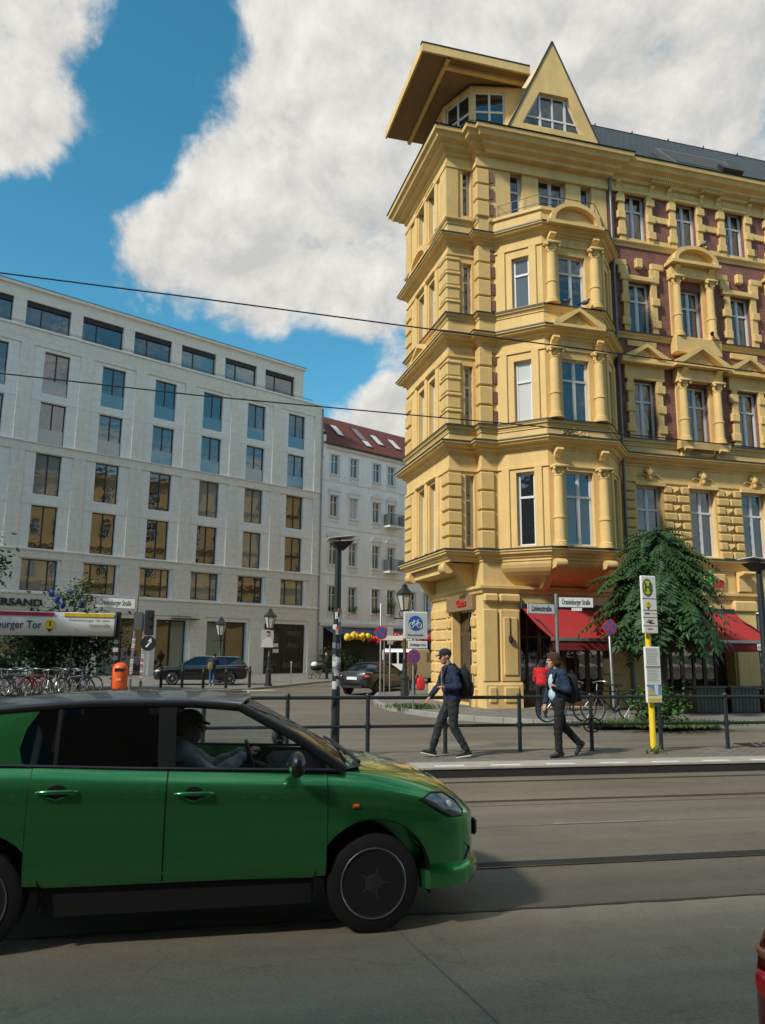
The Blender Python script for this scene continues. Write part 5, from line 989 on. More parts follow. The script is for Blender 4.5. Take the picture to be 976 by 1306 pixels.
def car(name, label, loc, rz, S):
    C = thing(name, label, S.get('cat', 'car'), loc, rz); cx = S['x']; n = S.get('n', 66); X = np.linspace(cx[0], cx[-1], n)
    Wd = cr1(cx, S['w'], X); ZB = cr1(cx, S['zb'], X); ZS = cr1(cx, S['zs'], X); ZL = cr1(cx, S['zl'], X); ZC = cr1(cx, S['zc'], X); t0, t1 = S['tub']
    def sec(i):
        w, zb, zs, zl, zc = Wd[i], ZB[i], ZS[i], ZL[i], ZC[i]; h = zs-zb
        p = [(0, zb), (.78*w, zb), (.93*w, zb+.05*h+.01), (.968*w, zb+.17*h), (.985*w, zb+.36*h), (1.0*w, zb+.60*h), (.998*w, zb+.80*h), (.99*w, zb+.94*h), (.972*w, zs), (.925*w, zs+(zl-zs)*.58), (.872*w, zl)]
        tub = t0 < X[i] < t1
        p += [(.845*w, zl), (.835*w, .40), (.4*w, .38), (0, .38)] if tub else [(.83*w, zl+(zc-zl)*.2), (.72*w, zl+(zc-zl)*.5), (.4*w, zl+(zc-zl)*.88), (0, zc)]
        return p
    b = MB(); rows = [sec(i) for i in range(n)]; k = len(rows[0]); full = 2*k-2; vs = []
    for i in range(n):
        L = [(X[i], -y, z) for y, z in rows[i]]; Rr = [(X[i], y, z) for y, z in rows[i][1:-1]][::-1]; vs += L+Rr
    fs = [(i*full+j, i*full+(j+1) % full, (i+1)*full+(j+1) % full, (i+1)*full+j) for i in range(n-1) for j in range(full)]+[tuple(range(full)), tuple(range(n*full-1, (n-1)*full-1, -1))]
    b.add(vs, fs); tmp = bpy.data.objects.new('tmp', b.mesh('body', S['paint'])); COL.objects.link(tmp); r = S['r']; kill = [tmp]
    for wx in S['wheels']:
        for s_ in (-1, 1):
            c = MB(); ra = r*S.get('arch', 1.17); W0 = max(S['w']); c.lathe([(ra, W0-.3), (ra, W0+.1)], (wx, 0, r+.015), 36, 'y'); me = c.mesh('cut', m_black)
            if s_ < 0: me.transform(Matrix.Diagonal((1, -1, 1, 1))); me.flip_normals()
            co = bpy.data.objects.new('cut', me); COL.objects.link(co); kill.append(co); md = tmp.modifiers.new('b', 'BOOLEAN'); md.operation = 'DIFFERENCE'; md.object = co; md.solver = 'EXACT'
    bpy.context.view_layer.update(); me = bpy.data.meshes.new_from_object(tmp.evaluated_get(bpy.context.evaluated_depsgraph_get())); me.name = 'body'
    for o in kill: bpy.data.objects.remove(o)
    me.materials.clear(); me.materials.append(S['paint']); me.polygons.foreach_set('use_smooth', [True]*len(me.polygons)); me.set_sharp_from_angle(angle=R(28)); body = inst('body', me, C)
    W0 = max(S['w'])
    for wx in S['wheels']:
        for s_ in (-1, 1):
            wheel(C, wx, s_*(W0-.15), r, s_, S.get('rim', m_rims)); g = MB(); ra = r*S.get('arch', 1.17); A = np.linspace(-.25, math.pi+.25, 22)
            for a0, a1 in zip(A, A[1:]): g.quad((wx+ra*math.cos(a0), s_*(W0-.29), r+.015+ra*math.sin(a0)), (wx+ra*math.cos(a1), s_*(W0-.29), r+.015+ra*math.sin(a1)), (wx+ra*math.cos(a1)*.99, s_*(W0-.03), r+.015+ra*math.sin(a1)*.99), (wx+ra*math.cos(a0)*.99, s_*(W0-.03), r+.015+ra*math.sin(a0)*.99))
            g.build('wheel_liner', m_black, C)
    C['tmp'] = 0; del C['tmp']
    # --- surface lookup for doors, trims
    def surf(x, q, s_, out=.0):                             # q: 0 at sill .. 1 at belt
        w = float(cr1(cx, S['w'], x)); zb = float(cr1(cx, S['zb'], x)); zs = float(cr1(cx, S['zs'], x)); zl = float(cr1(cx, S['zl'], x)); h = zs-zb
        ys = [.93*w, .968*w, .985*w, w, .998*w, .99*w, .972*w, .925*w, .872*w]; zz = [zb+.05*h+.01, zb+.17*h, zb+.36*h, zb+.6*h, zb+.8*h, zb+.94*h, zs, zs+(zl-zs)*.58, zl]
        f = q*8; i = min(int(f), 7); t = f-i; return Vector((x, s_*(ys[i]+(ys[i+1]-ys[i])*t+out), zz[i]+(zz[i+1]-zz[i])*t))
    for xa, xb, qa in S.get('doors', ()):
        for s_ in (-1, 1):
            for nm, e, ou, m_, mg in (('door_gap', .0, .0015, m_black, 0), ('door', .005, .004, S['paint'], 1)):
                d = MB(); nx, nq = 12, 16; P_ = [[surf(xa+e+(xb-xa-2*e)*i/nx, qa+(e*.6 if mg else 0)+(1-e*.2-qa-(e*.6 if mg else 0))*j/nq, s_, ou) for j in range(nq+1)] for i in range(nx+1)]; vs = [p for r_ in P_ for p in r_]
                d.add(vs, [(i*(nq+1)+j, (i+1)*(nq+1)+j, (i+1)*(nq+1)+j+1, i*(nq+1)+j+1) for i in range(nx) for j in range(nq)]); o = d.build(nm, m_, C if mg else body, 40)
            hq = .62; hx = xa+.17; p = surf(hx, hq, s_, .0); y = p.y; z = p.z
            disc(MB(), (0, 0, 0), .062, .003, 20).build('handle_recess', m_black, o, loc=(hx, y+s_*.006, z-.005), scale=(1, 1, .75)); MB().path([(hx-.12, y+s_*.012, z), (hx-.08, y+s_*.036, z+.003), (hx+.08, y+s_*.036, z+.003), (hx+.12, y+s_*.012, z)], [.008, .014, .014, .008], 8).build('handle', S['paint'], o, 60)
            MB().path([(hx-.05, y+s_*.014, z-.03), (hx, y+s_*.018, z-.046), (hx+.05, y+s_*.014, z-.03)], .006, 6).build('handle_cup', S['paint'], o, 60)
    # --- glasshouse
    g = S['green']; sl, rf = g['belt'], g['roof']            # belt line and roof edge as (x, z) lists, front to rear; half widths
    wb, wr = g['wb'], g['wr']; zr = g['crown']
    def bel(x, s_): return Vector((x, s_*wb, float(np.interp(-x, [-p[0] for p in sl], [p[1] for p in sl]))))
    def roo(x, s_, dz=0): return Vector((x, s_*wr, float(cr1([-p[0] for p in rf], [p[1] for p in rf], -x))+dz))
    fx, rx = rf[0][0], rf[-1][0]; A0, C0_ = sl[0][0], sl[-1][0]
    rr = MB(); nx, ny = 20, 8; vs = []
    for i in range(nx+1):
        x = fx+(rx-fx)*i/nx
        for j in range(ny+1):
            u = -1+2*j/ny; e = roo(x, 1); x2 = x+(g.get('bow', .06)*(1-u*u) if i == 0 else (-g.get('bow', .06)*.6*(1-u*u) if i == nx else 0)); vs.append((x2, u*(wr+.012), e.z-.0+zr*(1-u*u*u*u)*.6+zr*.4*(1-u*u)))
    fs = [(i*(ny+1)+j, (i+1)*(ny+1)+j, (i+1)*(ny+1)+j+1, i*(ny+1)+j+1) for i in range(nx) for j in range(ny)]
    rr.add(vs+[(a, b_, c-.03) for a, b_, c in vs], fs+[tuple(i+len(vs) for i in f) for f in fs]); rr.build('roof', S.get('roofpaint', S['paint']), C, 50)
    for s_ in (-1, 1):
        MB().path([roo(fx+(rx-fx)*i/12, s_, -.005) for i in range(13)], .028, 8).build('roof_rail', m_trimb, C, 50)
        MB().path([bel(A0, s_), bel(A0, s_).lerp(roo(fx, s_), .5)+Vector((.02, 0, .012)), roo(fx, s_)], [.04, .034, .03], 8).build('pillar', S.get('pillar', m_trimb), C, 50)
        for xb_, xt_, w_ in g['posts']:
            a, b2 = bel(xb_, s_), roo(xt_, s_); o_ = Vector((0, s_*.012, 0)); i_ = Vector((0, -s_*.03, 0))
            MB().add([a+o_+Vector((w_, 0, 0)), a+o_-Vector((w_, 0, 0)), b2+o_-Vector((w_, 0, 0)), b2+o_+Vector((w_, 0, 0)), a+i_+Vector((w_, 0, 0)), a+i_-Vector((w_, 0, 0)), b2+i_-Vector((w_, 0, 0)), b2+i_+Vector((w_, 0, 0))], [(0, 1, 2, 3), (4, 5, 6, 7), (0, 1, 5, 4), (1, 2, 6, 5), (2, 3, 7, 6), (3, 0, 4, 7)]).build('pillar', m_trimb, C)
        for (xb0, xt0), (xb1, xt1), gm_ in g['panes']:
            P_ = [bel(xb0, s_), bel(xb1, s_), roo(xt1, s_, -.015), roo(xt0, s_, -.015)]; mid0 = [P_[1].lerp(P_[2], t) for t in (.33, .66)]; d = Vector((0, s_*.006, 0)); MB().add([p+d for p in P_]+[p-d for p in P_], [(0, 1, 2, 3), (4, 5, 6, 7), (0, 1, 5, 4), (1, 2, 6, 5), (2, 3, 7, 6), (3, 0, 4, 7)]).build('side_window', gm_, C)
        q = g['quarter']; P_ = [Vector((x, s_*(wb+(wr-wb)*t+.008), z)) for x, z, t in q]; MB().add(P_+[p-Vector((0, s_*.05, 0)) for p in P_], [tuple(range(len(q))), tuple(range(2*len(q)-1, len(q)-1, -1))]+[(i, (i+1) % len(q), len(q)+(i+1) % len(q), len(q)+i) for i in range(len(q))]).build('rear_pillar', S['paint'], C)
        MB().path([bel(A0-.02, s_)+Vector((0, s_*.012, .005)), bel((A0+C0_)/2, s_)+Vector((0, s_*.012, .005)), bel(C0_, s_)+Vector((0, s_*.012, .005))], .012, 6).build('belt_trim', S.get('belttrim', m_trimb), C)
        mb_ = bel(A0-S.get('mir', .18), s_); MB().ball((mb_.x, mb_.y+s_*.14, mb_.z+.06), (.06, .11, .085), 12, 8).tube((mb_.x, mb_.y, mb_.z+.02), (mb_.x, mb_.y+s_*.08, mb_.z+.05), .025, n=6).build('mirror', S.get('mirror', m_trimb), C, 60)
    def screen(x0, xt, zoff, nm, bow, sg):
        sc_ = MB(); ny2 = 10; vs = []
        for i in range(5):
            t = i/4
            for j in range(ny2+1):
                u = -1+2*j/ny2; a = Vector((x0+sg*bow*(1-u*u), u*wb*.97, bel(x0, 1).z+zoff)); e = Vector((xt+sg*bow*.5*(1-u*u), u*wr*.98, roo(xt, 1).z-.005+zr*.5*(1-u*u))); vs.append(a.lerp(e, t)+Vector((sg*.03*math.sin(math.pi*t), 0, 0)))
        sc_.add(vs, [(i*(ny2+1)+j, (i+1)*(ny2+1)+j, (i+1)*(ny2+1)+j+1, i*(ny2+1)+j+1) for i in range(4) for j in range(ny2)]).build(nm, g.get('screen', m_cglass), C, 0)
    screen(A0, fx, .0, 'windscreen', .16, 1); screen(C0_, rx, .0, 'rear_window', .08, -1)
    for s_ in (-1, 1):                                      # seats
        sx_ = g['seat']; MB().block((sx_-.45, s_*.36-.24, .42), (sx_+.1, s_*.36+.24, .6), .06).build('seat', m_seat, C); MB().add([(sx_-.62, s_*.36-.22, 1.12), (sx_-.62, s_*.36+.22, 1.12), (sx_-.38, s_*.36+.24, .58), (sx_-.38, s_*.36-.24, .58), (sx_-.52, s_*.36-.22, 1.12), (sx_-.52, s_*.36+.22, 1.12), (sx_-.24, s_*.36+.24, .58), (sx_-.24, s_*.36-.24, .58)], [(0, 1, 2, 3), (4, 5, 6, 7), (0, 1, 5, 4), (1, 2, 6, 5), (2, 3, 7, 6), (3, 0, 4, 7)]).build('seat_back', m_seat, C); MB().block((sx_-.66, s_*.36-.13, 1.14), (sx_-.56, s_*.36+.13, 1.34), .03).build('headrest', m_seat, C)
    if 'rearseat' in g: xq = g['rearseat']; MB().block((xq-.1, -.62, .5), (xq+.05, .62, 1.08), .04).build('rear_seat', m_seat, C); [MB().block((xq-.1, y-.13, 1.1), (xq-.02, y+.13, 1.28), .03).build('headrest', m_seat, C) for y in (-.4, .4)]
    MB().block((g['dash']-.02, -wb*.93, .7), (A0-.02, wb*.93, bel(A0, 1).z-.02), .05).build('dashboard', m_seat, C)
    dx = g['dash']-.14; ctr = Vector((dx, .36, .93)); A = np.linspace(0, 2*math.pi, 21)[:-1]; MB().path([ctr+Vector((-.05*math.sin(a), .18*math.cos(a), .17*math.sin(a))) for a in A], .015, 8, True).tube(ctr+Vector((0, -.17, 0)), ctr+Vector((0, .17, 0)), .012, n=6).tube(ctr, ctr+Vector((.2, 0, -.06)), .03, n=8).build('steering_wheel', m_black, C, 60)
    return C, body, surf
m_cgreen = paint('leaf_green_paint', (.06, .34, .10), .82, .22); m_cnavy = paint('navy_black_paint', (.006, .009, .016), .2); m_cblack = paint('black_paint', (.006, .006, .007), .1)
xs_ = [-2.12, -2.06, -1.9, -1.6, -1.2, -.6, 0, .6, .85, 1.1, 1.35, 1.52, 1.66, 1.76, 1.83, 1.87]
SG = dict(x=xs_, w=[.58, .70, .775, .805, .815, .82, .82, .815, .81, .80, .785, .755, .70, .60, .46, .28], zb=[.46, .38, .34, .33, .33, .33, .33, .32, .31, .29, .27, .25, .24, .25, .3, .38],
          zs=[.92, .955, .985, 1.0, .99, .965, .945, .925, .91, .885, .845, .80, .755, .71, .68, .655], zl=[.98, 1.04, 1.085, 1.10, 1.09, 1.06, 1.035, 1.012, 1.0, .965, .91, .855, .795, .735, .69, .66],
          zc=[1.0, 1.06, 1.1, 1.12, 1.1, 1.06, 1.04, 1.02, 1.06, 1.03, .975, .925, .86, .785, .72, .67], tub=(-1.78, .74), wheels=(-1.41, 1.05), r=.31, arch=1.27, paint=m_cgreen, roofpaint=m_cnavy, rim=m_rim, n=90, mir=.34,
          doors=((-.297, .735, .02), (-1.12, -.297, .02)),
          green=dict(belt=[(.86, 1.012), (.3, 1.022), (-.3, 1.04), (-1.0, 1.07), (-1.8, 1.10)], roof=[(.14, 1.43), (-.2, 1.455), (-.7, 1.455), (-1.2, 1.43), (-1.72, 1.375)], wb=.712, wr=.60, crown=.055, posts=[(-.31, -.33, .055), (-.99, -1.0, .012)],
                     panes=[((.80, .13), (-.27, -.29), m_cglass), ((-.36, -.37), (-.98, -.99), m_cdark), ((-1.0, -1.01), (-1.22, -1.17), m_cdark)], quarter=[(-1.12, 1.07, 0), (-1.19, 1.10, .08), (-1.215, 1.18, .3), (-1.19, 1.30, .62), (-1.12, 1.415, .96), (-1.74, 1.375, .96), (-1.95, 1.08, 0)], seat=.02, rearseat=-1.1, dash=.42, bow=.1, screen=m_cglass))
GCAR, gbody, gsurf = car('green_hatchback', 'leaf green hatchback with dark roof driving past, driver in a cap visible', (0, 6.12, .004), 0, SG)
for s_ in (-1, 1):
    # headlamp following the wing
    hl = MB(); 
    pts = []
    def nose(x, z): return min((gsurf(x, i/60, s_) for i in range(61)), key=lambda p: abs(p.z-z)).y
    L = [(1.375, .835), (1.44, .862), (1.54, .85), (1.62, .80), (1.675, .735), (1.665, .70), (1.585, .70), (1.48, .755)]
    ring = [Vector((x, nose(x, z)-s_*.0, z)) for x, z in L]; cen = Vector((1.535, nose(1.535, .77)+s_*.03, .78)); ring = [p+Vector((.012, s_*.014, 0)) for p in ring]; b = MB(); inn = [p.lerp(cen, .55)+Vector((.008, s_*.014, 0)) for p in ring]; m_ = len(ring)
    b.add(ring+inn+[cen], [(i, (i+1) % m_, m_+(i+1) % m_, m_+i) for i in range(m_)]+[(m_+i, m_+(i+1) % m_, 2*m_) for i in range(m_)]); b.build('headlight', m_lens, GCAR, 60)
    bk = MB(); back = [p-Vector((.004, s_*.006, 0)) for p in ring]; ib = [p-Vector((.012, s_*.014, 0)) for p in inn]; bk.add(back+ib+[cen-Vector((.012, s_*.016, 0))], [(i, (i+1) % m_, m_+(i+1) % m_, m_+i) for i in range(m_)]+[(m_+i, m_+(i+1) % m_, 2*m_) for i in range(m_)]); bk.build('headlight_bowl', mat('lamp_bowl', (.8, .81, .82), .35, metal=.1), GCAR); MB().ball((1.565, nose(1.565, .765), .765), (.045, .03, .045), 12, 8).build('headlight_bulb', m_lampw, GCAR, 60)
    MB().path([(1.36, nose(1.36, .83)+s_*.012, .83)]+[tuple(p+Vector((0, s_*.003, 0))) for p in ring[::-1]], .006, 5, True).build('headlight_trim', m_black, GCAR)
    # bumper lip, fog recess, indicator, black slab standing in for shade under the sill
    lp = MB(); LX = [(1.42, .79), (1.56, .77), (1.68, .72), (1.76, .65), (1.83, .52), (1.875, .34)]; vs = []
    for (x, y) in LX: vs += [(x, s_*y, .26), (x+.012, s_*(y+.012), .32), (x+.004, s_*(y+.004), .375), (x-.06, s_*(y-.07), .37), (x-.05, s_*(y-.06), .26)]
    lp.add(vs, [(i*5+j, i*5+(j+1) % 5, i*5+5+(j+1) % 5, i*5+5+j) for i in range(len(LX)-1) for j in range(5)]+[(0, 1, 2, 3, 4), tuple(range(len(vs)-1, len(vs)-6, -1))]); lp.build('bumper_lip', m_cgreen, GCAR, 35)
    MB().add([(1.62, s_*.705, .40), (1.72, s_*.655, .40), (1.77, s_*.60, .47), (1.70, s_*.672, .52), (1.62, s_*.70, .50), (1.66, s_*.63, .45)], [(0, 1, 5), (1, 2, 5), (2, 3, 5), (3, 4, 5), (4, 0, 5)]).build('fog_recess', m_black, GCAR)
    MB().tube((.90, s_*.807, .80), (.94, s_*.806, .80), .014, n=8).build('side_indicator', m_orange, GCAR); MB().box((-1.0, s_*.72-.02, .2), (.64, s_*.72+.02, .38)).build('under_sill_shade', m_rubber, GCAR)
    MB().add([(-2.03, s_*.72, .78), (-1.9, s_*.78, .80), (-1.86, s_*.775, 1.06), (-1.98, s_*.70, 1.09), (-2.09, s_*.62, 1.0), (-2.1, s_*.6, .8)], [(0, 1, 2, 3), (0, 3, 4, 5)]).build('tail_light', m_taill, GCAR)
MB().block((1.845, -.42, .50), (1.885, .42, .62), .02).build('grille', m_black, GCAR); MB().block((1.86, -.26, .40), (1.885, .26, .51), .004).build('number_plate', m_sign, GCAR); MB().block((-2.135, -.26, .62), (-2.11, .26, .73), .004).build('number_plate', m_sign, GCAR)
MB().add([(.74, -.72, 1.0), (.74, .72, 1.0), (.98, .66, 1.035), (.98, -.66, 1.035), (1.02, 0, 1.05), (.76, 0, 1.02)], [(0, 5, 4, 3), (5, 1, 2, 4)]).build('cowl', m_black, GCAR)
for y0, y1 in ((-.62, .05), (-.05, .6)): MB().path([(.97, y0, 1.055), (.93, (y0+y1)/2, 1.085), (.88, y1, 1.1)], .012, 6).build('wiper', m_black, GCAR)
# black estate, black convertible, white van (far side of the square)
def place(px, py, z): P = ground(px, py, z); return Vector((P.x, P.y, z))
xe = [-2.4, -2.34, -2.1, -1.6, -1.0, 0, .7, 1.1, 1.5, 1.9, 2.2, 2.35, 2.43]
SE = dict(x=xe, w=[.5, .74, .87, .91, .92, .925, .92, .915, .905, .88, .8, .66, .4], zb=[.5, .4, .3, .28, .27, .26, .26, .26, .26, .26, .25, .28, .4], zs=[.8, .86, .89, .89, .88, .86, .85, .84, .82, .78, .72, .66, .6], zl=[.86, .95, .98, .98, .97, .95, .94, .935, .91, .86, .78, .7, .62], zc=[.98, 1.0, 1.0, 1.0, 1, 1, .98, 1.0, .98, .93, .84, .74, .63],
          tub=(-2.1, 1.0), wheels=(-1.42, 1.45), r=.33, paint=m_cblack, n=50, doors=((-.2, .95, .02), (-1.2, -.22, .02)), belttrim=m_chrome,
          green=dict(belt=[(1.12, .94), (0, .96), (-1.5, .99), (-2.25, 1.0)], roof=[(.3, 1.40), (-.3, 1.43), (-1.2, 1.42), (-1.95, 1.36)], wb=.80, wr=.66, crown=.045, posts=[(-.25, -.28, .05), (-1.2, -1.15, .045)], panes=[((1.05, .28), (-.2, -.23), m_cdark), ((-.3, -.33), (-1.15, -1.1), m_cdark), ((-1.25, -1.2), (-2.0, -1.85), m_cdark)], quarter=[(-2.0, 1.0, 0), (-1.84, 1.37, .97), (-1.96, 1.35, .97), (-2.3, 1.0, 0)], seat=.1, rearseat=-1.0, dash=.6, screen=m_cdark))
P = place(256, 873, .1); EC, _, es = car('estate_car', 'black estate car with chrome window trim parked on the plaza', P, R(180+3), SE)
for s_ in (-1, 1):
    MB().ball((2.16, s_*.72, .7), (.17, .12, .075), 10, 6).build('headlight', m_lampw, EC, 60); MB().ball((-2.3, s_*.74, .84), (.1, .12, .09), 10, 6).build('tail_light', m_taill, EC, 60)
    MB().tube((.2, s_*.64, 1.47), (-1.9, s_*.62, 1.43), .018, n=6).build('roof_bar', m_chrome, EC)
MB().block((2.36, -.45, .5), (2.43, .45, .72), .03).build('grille', m_chrome, EC); MB().block((2.42, -.26, .38), (2.445, .26, .49), .004).build('number_plate', m_sign, EC)
xc = [-2.1, -2.03, -1.8, -1.3, -.7, 0, .5, .9, 1.3, 1.7, 1.95, 2.1, 2.18]
SC = dict(x=xc, w=[.42, .68, .83, .89, .9, .905, .9, .9, .885, .86, .78, .64, .4], zb=[.5, .38, .3, .28, .27, .26, .26, .26, .26, .26, .25, .28, .4], zs=[.74, .82, .87, .87, .85, .83, .82, .81, .79, .75, .7, .65, .6], zl=[.80, .91, .96, .95, .93, .91, .905, .9, .88, .83, .76, .69, .62], zc=[.84, .98, 1.03, 1.0, 1, 1, .96, .97, .95, .9, .82, .73, .63],
          tub=(-1.2, .75), wheels=(-1.25, 1.35), r=.33, paint=m_cblack, n=46, doors=((-.5, .75, .02),), roofpaint=mat('soft_top', (.012, .012, .013), .9, .2, 20, .4, 60),
          green=dict(belt=[(.85, .91), (0, .93), (-1.55, .99)], roof=[(.15, 1.31), (-.3, 1.36), (-.9, 1.30)], wb=.78, wr=.6, crown=.05, posts=[(-.45, -.4, .03)], panes=[((.8, .13), (-.42, -.38), m_cdark), ((-.5, -.43), (-.85, -.75), m_cdark)], quarter=[(-.8, .97, 0), (-.7, 1.31, .97), (-.92, 1.28, .97), (-1.55, .99, 0)], seat=0, dash=.4, screen=m_cdark))
P = place(483, 886, 0); CC, _, cs = car('convertible', 'black convertible with soft top seen from behind, red tail lamps', P+Vector((.15, 1.0, .0)), R(47), SC)
for s_ in (-1, 1): MB().ball((-1.96, s_*.64, .80), (.1, .19, .07), 10, 6).build('tail_light', m_taillb, CC, 60); MB().ball((2.0, s_*.62, .68), (.15, .14, .07), 10, 6).build('headlight', m_lampw, CC, 60)
MB().block((-2.125, -.26, .66), (-2.095, .26, .78), .004).build('number_plate', m_sign, CC); MB().block((-2.11, -.5, .3), (-2.06, .5, .42), .02).build('rear_diffuser', m_trimb, CC)
vb = thing('delivery_van', 'white delivery van parked behind the old lantern beside the ochre house', 'van', place(551, 880, .0)+Vector((.3, 6.0, 0)), R(60)); m_van = paint('van_white', (.55, .56, .55), 0, .4, .5)
prf = [(-2.4, .35), (2.35, .35), (2.5, .6), (2.45, 1.0), (1.75, 1.22), (1.15, 1.95), (.8, 2.05), (-2.3, 2.05), (-2.42, 1.9)]
b = MB().prism([(x*.96, z) for x, z in prf], -.92, .92); bo = b.build('body', m_van, vb); bev = bo.modifiers.new('bevel', 'BEVEL'); bev.width = .08; bev.segments = 3
for s_ in (-1, 1): MB().prism([(.35, 1.28), (1.42, 1.28), (1.0, 1.86), (.35, 1.86)], s_*.90, s_*.93).build('side_window', m_cdark, vb); [wheel(vb, x, s_*.82, .33, s_, m_rims) for x in (-1.5, 1.55)]; MB().block((-2.34, s_*.9-.06, .95), (-2.28, s_*.9+.02, 1.45), .02).build('tail_light', m_taill, vb); MB().box((-2.34, s_*.42-.36, 1.25), (-2.315, s_*.42+.36, 1.85)).build('rear_window', m_cdark, vb)
MB().add([(1.70, -.8, 1.27), (1.70, .8, 1.27), (1.13, .74, 1.9), (1.13, -.74, 1.9)], [(0, 1, 2, 3)]).build('windscreen', m_cdark, vb); MB().block((-2.36, -.8, .38), (-2.28, .8, .55), .03).build('bumper', m_trimb, vb)
# parked car whose left tail lamp reaches into the frame
SP = dict(SG); SP['paint'] = paint('taupe_paint', (.16, .13, .115), .5); SP['roofpaint'] = SP['paint']; SP['rim'] = m_rims; SP['n'] = 60
Q = ground(979, 1262, .93); PC, _, ps_ = car('parked_car', 'taupe car parked at the near kerb showing only its tall red tail lamp', (Q.x+2.10, Q.y-.70, .004), 0, SP)
def superball(b, c, r, p=.5, n=28, m=18):
    vs = []; sg = lambda v: math.copysign(abs(v)**p, v)
    for j in range(m+1):
        ph = -math.pi/2+math.pi*j/m
        for i in range(n): t = 2*math.pi*i/n; vs.append((c[0]+r[0]*sg(math.cos(ph))*sg(math.cos(t)), c[1]+r[1]*sg(math.cos(ph))*sg(math.sin(t)), c[2]+r[2]*sg(math.sin(ph))))
    return b.add(vs, [(j*n+i, j*n+(i+1) % n, (j+1)*n+(i+1) % n, (j+1)*n+i) for j in range(m) for i in range(n)])
superball(MB(), (-1.99, .69, .80), (.115, .10, .30), .62).build('tail_light', m_taill, PC, 0)
superball(MB(), (-1.985, .69, 1.005), (.116, .102, .022), .7).build('amber_lens', mat('amber_lens', (.45, .13, .05), .12), PC, 0)
superball(MB(), (-2.06, .70, .93), (.05, .065, .045), .7).build('lamp_reflector', mat('lamp_reflector', (.8, .02, .02), .08), PC, 0)
MB().path([(-1.98, .80, .5), (-2.0, .80, .7), (-2.0, .80, .9)], .012, 6).build('lamp_trim', m_chrome, PC, 60)
# bicycles
m_bk = mat('bicycle_black', (.012, .012, .013), .4); m_sil = mat('bicycle_silver', (.4, .41, .42), .3, metal=.8)
def bicycle_meshes(fm):
    d = {}; b = MB(); b.path([(.34*math.cos(a), 0, .34*math.sin(a)) for a in np.linspace(0, 2*math.pi, 25)[:-1]], .019, 6, True); d['tyre'] = b.mesh('tyre', m_rubber, 60)
    b = MB().path([(.315*math.cos(a), 0, .315*math.sin(a)) for a in np.linspace(0, 2*math.pi, 25)[:-1]], .01, 5, True).tube((0, -.04, 0), (0, .04, 0), .025, n=8)
    for i in range(14): a = i*2*math.pi/14; b.tube((.02*math.cos(a+.6), .02*(-1)**i, .02*math.sin(a+.6)), (.315*math.cos(a), 0, .315*math.sin(a)), .0022, n=3, caps=False)
    d['rim'] = b.mesh('rim', m_sil, 60); A, B_, Cc, Dd, E_, F_ = (-.52, 0, .35), (-.08, 0, .29), (-.2, 0, .82), (.38, 0, .78), (.36, 0, .66), (.53, 0, .35)
    b = MB()
    for p, q in ((A, B_), (A, (-.19, 0, .74)), (B_, Cc), ((-.19, 0, .74), Dd), (B_, E_), (Dd, E_)): b.tube(p, q, .017, n=7)
    b.path([E_, (.43, 0, .5), F_], .015, 6); d['frame'] = b.mesh('frame', fm, 60); b = MB().path([(.38, 0, .78), (.35, 0, .95)], .014, 6).path([(.25, -.28, .98), (.36, -.2, 1.0), (.36, .2, 1.0), (.25, .28, .98)], .012, 6); d['handlebar'] = b.mesh('handlebar', m_sil, 60)
    d['saddle'] = MB().add([(-.36, -.08, .9), (-.36, .08, .9), (-.05, .02, .9), (-.05, -.02, .9), (-.34, -.07, .95), (-.34, .07, .95), (-.04, .018, .93), (-.04, -.018, .93)], [(0, 1, 2, 3), (4, 5, 6, 7), (0, 1, 5, 4), (1, 2, 6, 5), (2, 3, 7, 6), (3, 0, 4, 7)]).tube((-.2, 0, .8), (-.21, 0, .91), .014, n=6).mesh('saddle', m_black)
    b = MB().lathe([(.09, -.03), (.09, -.025)], (-.08, 0, .29), 16, 'y').tube((-.08, -.05, .29), (.06, -.05, .18), .01, n=5).tube((-.08, .05, .29), (-.22, .05, .4), .01, n=5).box((.02, -.11, .165), (.1, -.04, .185)).box((-.26, .04, .39), (-.18, .11, .41)); d['crank'] = b.mesh('crank', m_sil); b = MB()
    for x in (-.52, .53):
        A_ = np.linspace(.2, 2.6, 9) if x < 0 else np.linspace(.9, 2.9, 9); pts = [(x+.37*math.cos(a), .37*math.sin(a)+.35) for a in A_]
        for (x0, z0), (x1, z1) in zip(pts, pts[1:]): b.quad((x0, -.025, z0), (x0, .025, z0), (x1, .025, z1), (x1, -.025, z1))
    d['mudguard'] = b.mesh('mudguard', fm); return d
BM = {k: bicycle_meshes(m) for k, m in (('black', m_bk), ('silver', m_sil), ('red', mat('bicycle_red', (.3, .02, .02), .4)), ('blue', mat('bicycle_blue', (.03, .07, .16), .4)))}
def bicycle(kind, loc, rz, lean, label, group=None):
    o = tag(inst('bicycle', None, None, loc, rot=(lean, 0, rz)), label, 'bicycle', group); d = BM[kind]
    for x in (-.52, .53): w = inst('wheel', d['rim'], o, (x, 0, .355)); inst('tyre', d['tyre'], w)
    for k in ('frame', 'handlebar', 'saddle', 'crank', 'mudguard'): inst(k, d[k], o)
    return o
for px, py, rz, k, lab in ((722, 921, .12, 'black', 'black bicycle standing behind the woman with the backpack'), (782, 921, 3.2, 'black', 'black city bicycle leaning near the no-stopping sign pole')): P = ground(px, py, .14); bicycle(k, P, rz, R(6), lab)
kinds = ['silver', 'black', 'silver', 'blue', 'silver', 'black', 'red', 'silver', 'black', 'silver', 'silver', 'black', 'silver', 'blue']
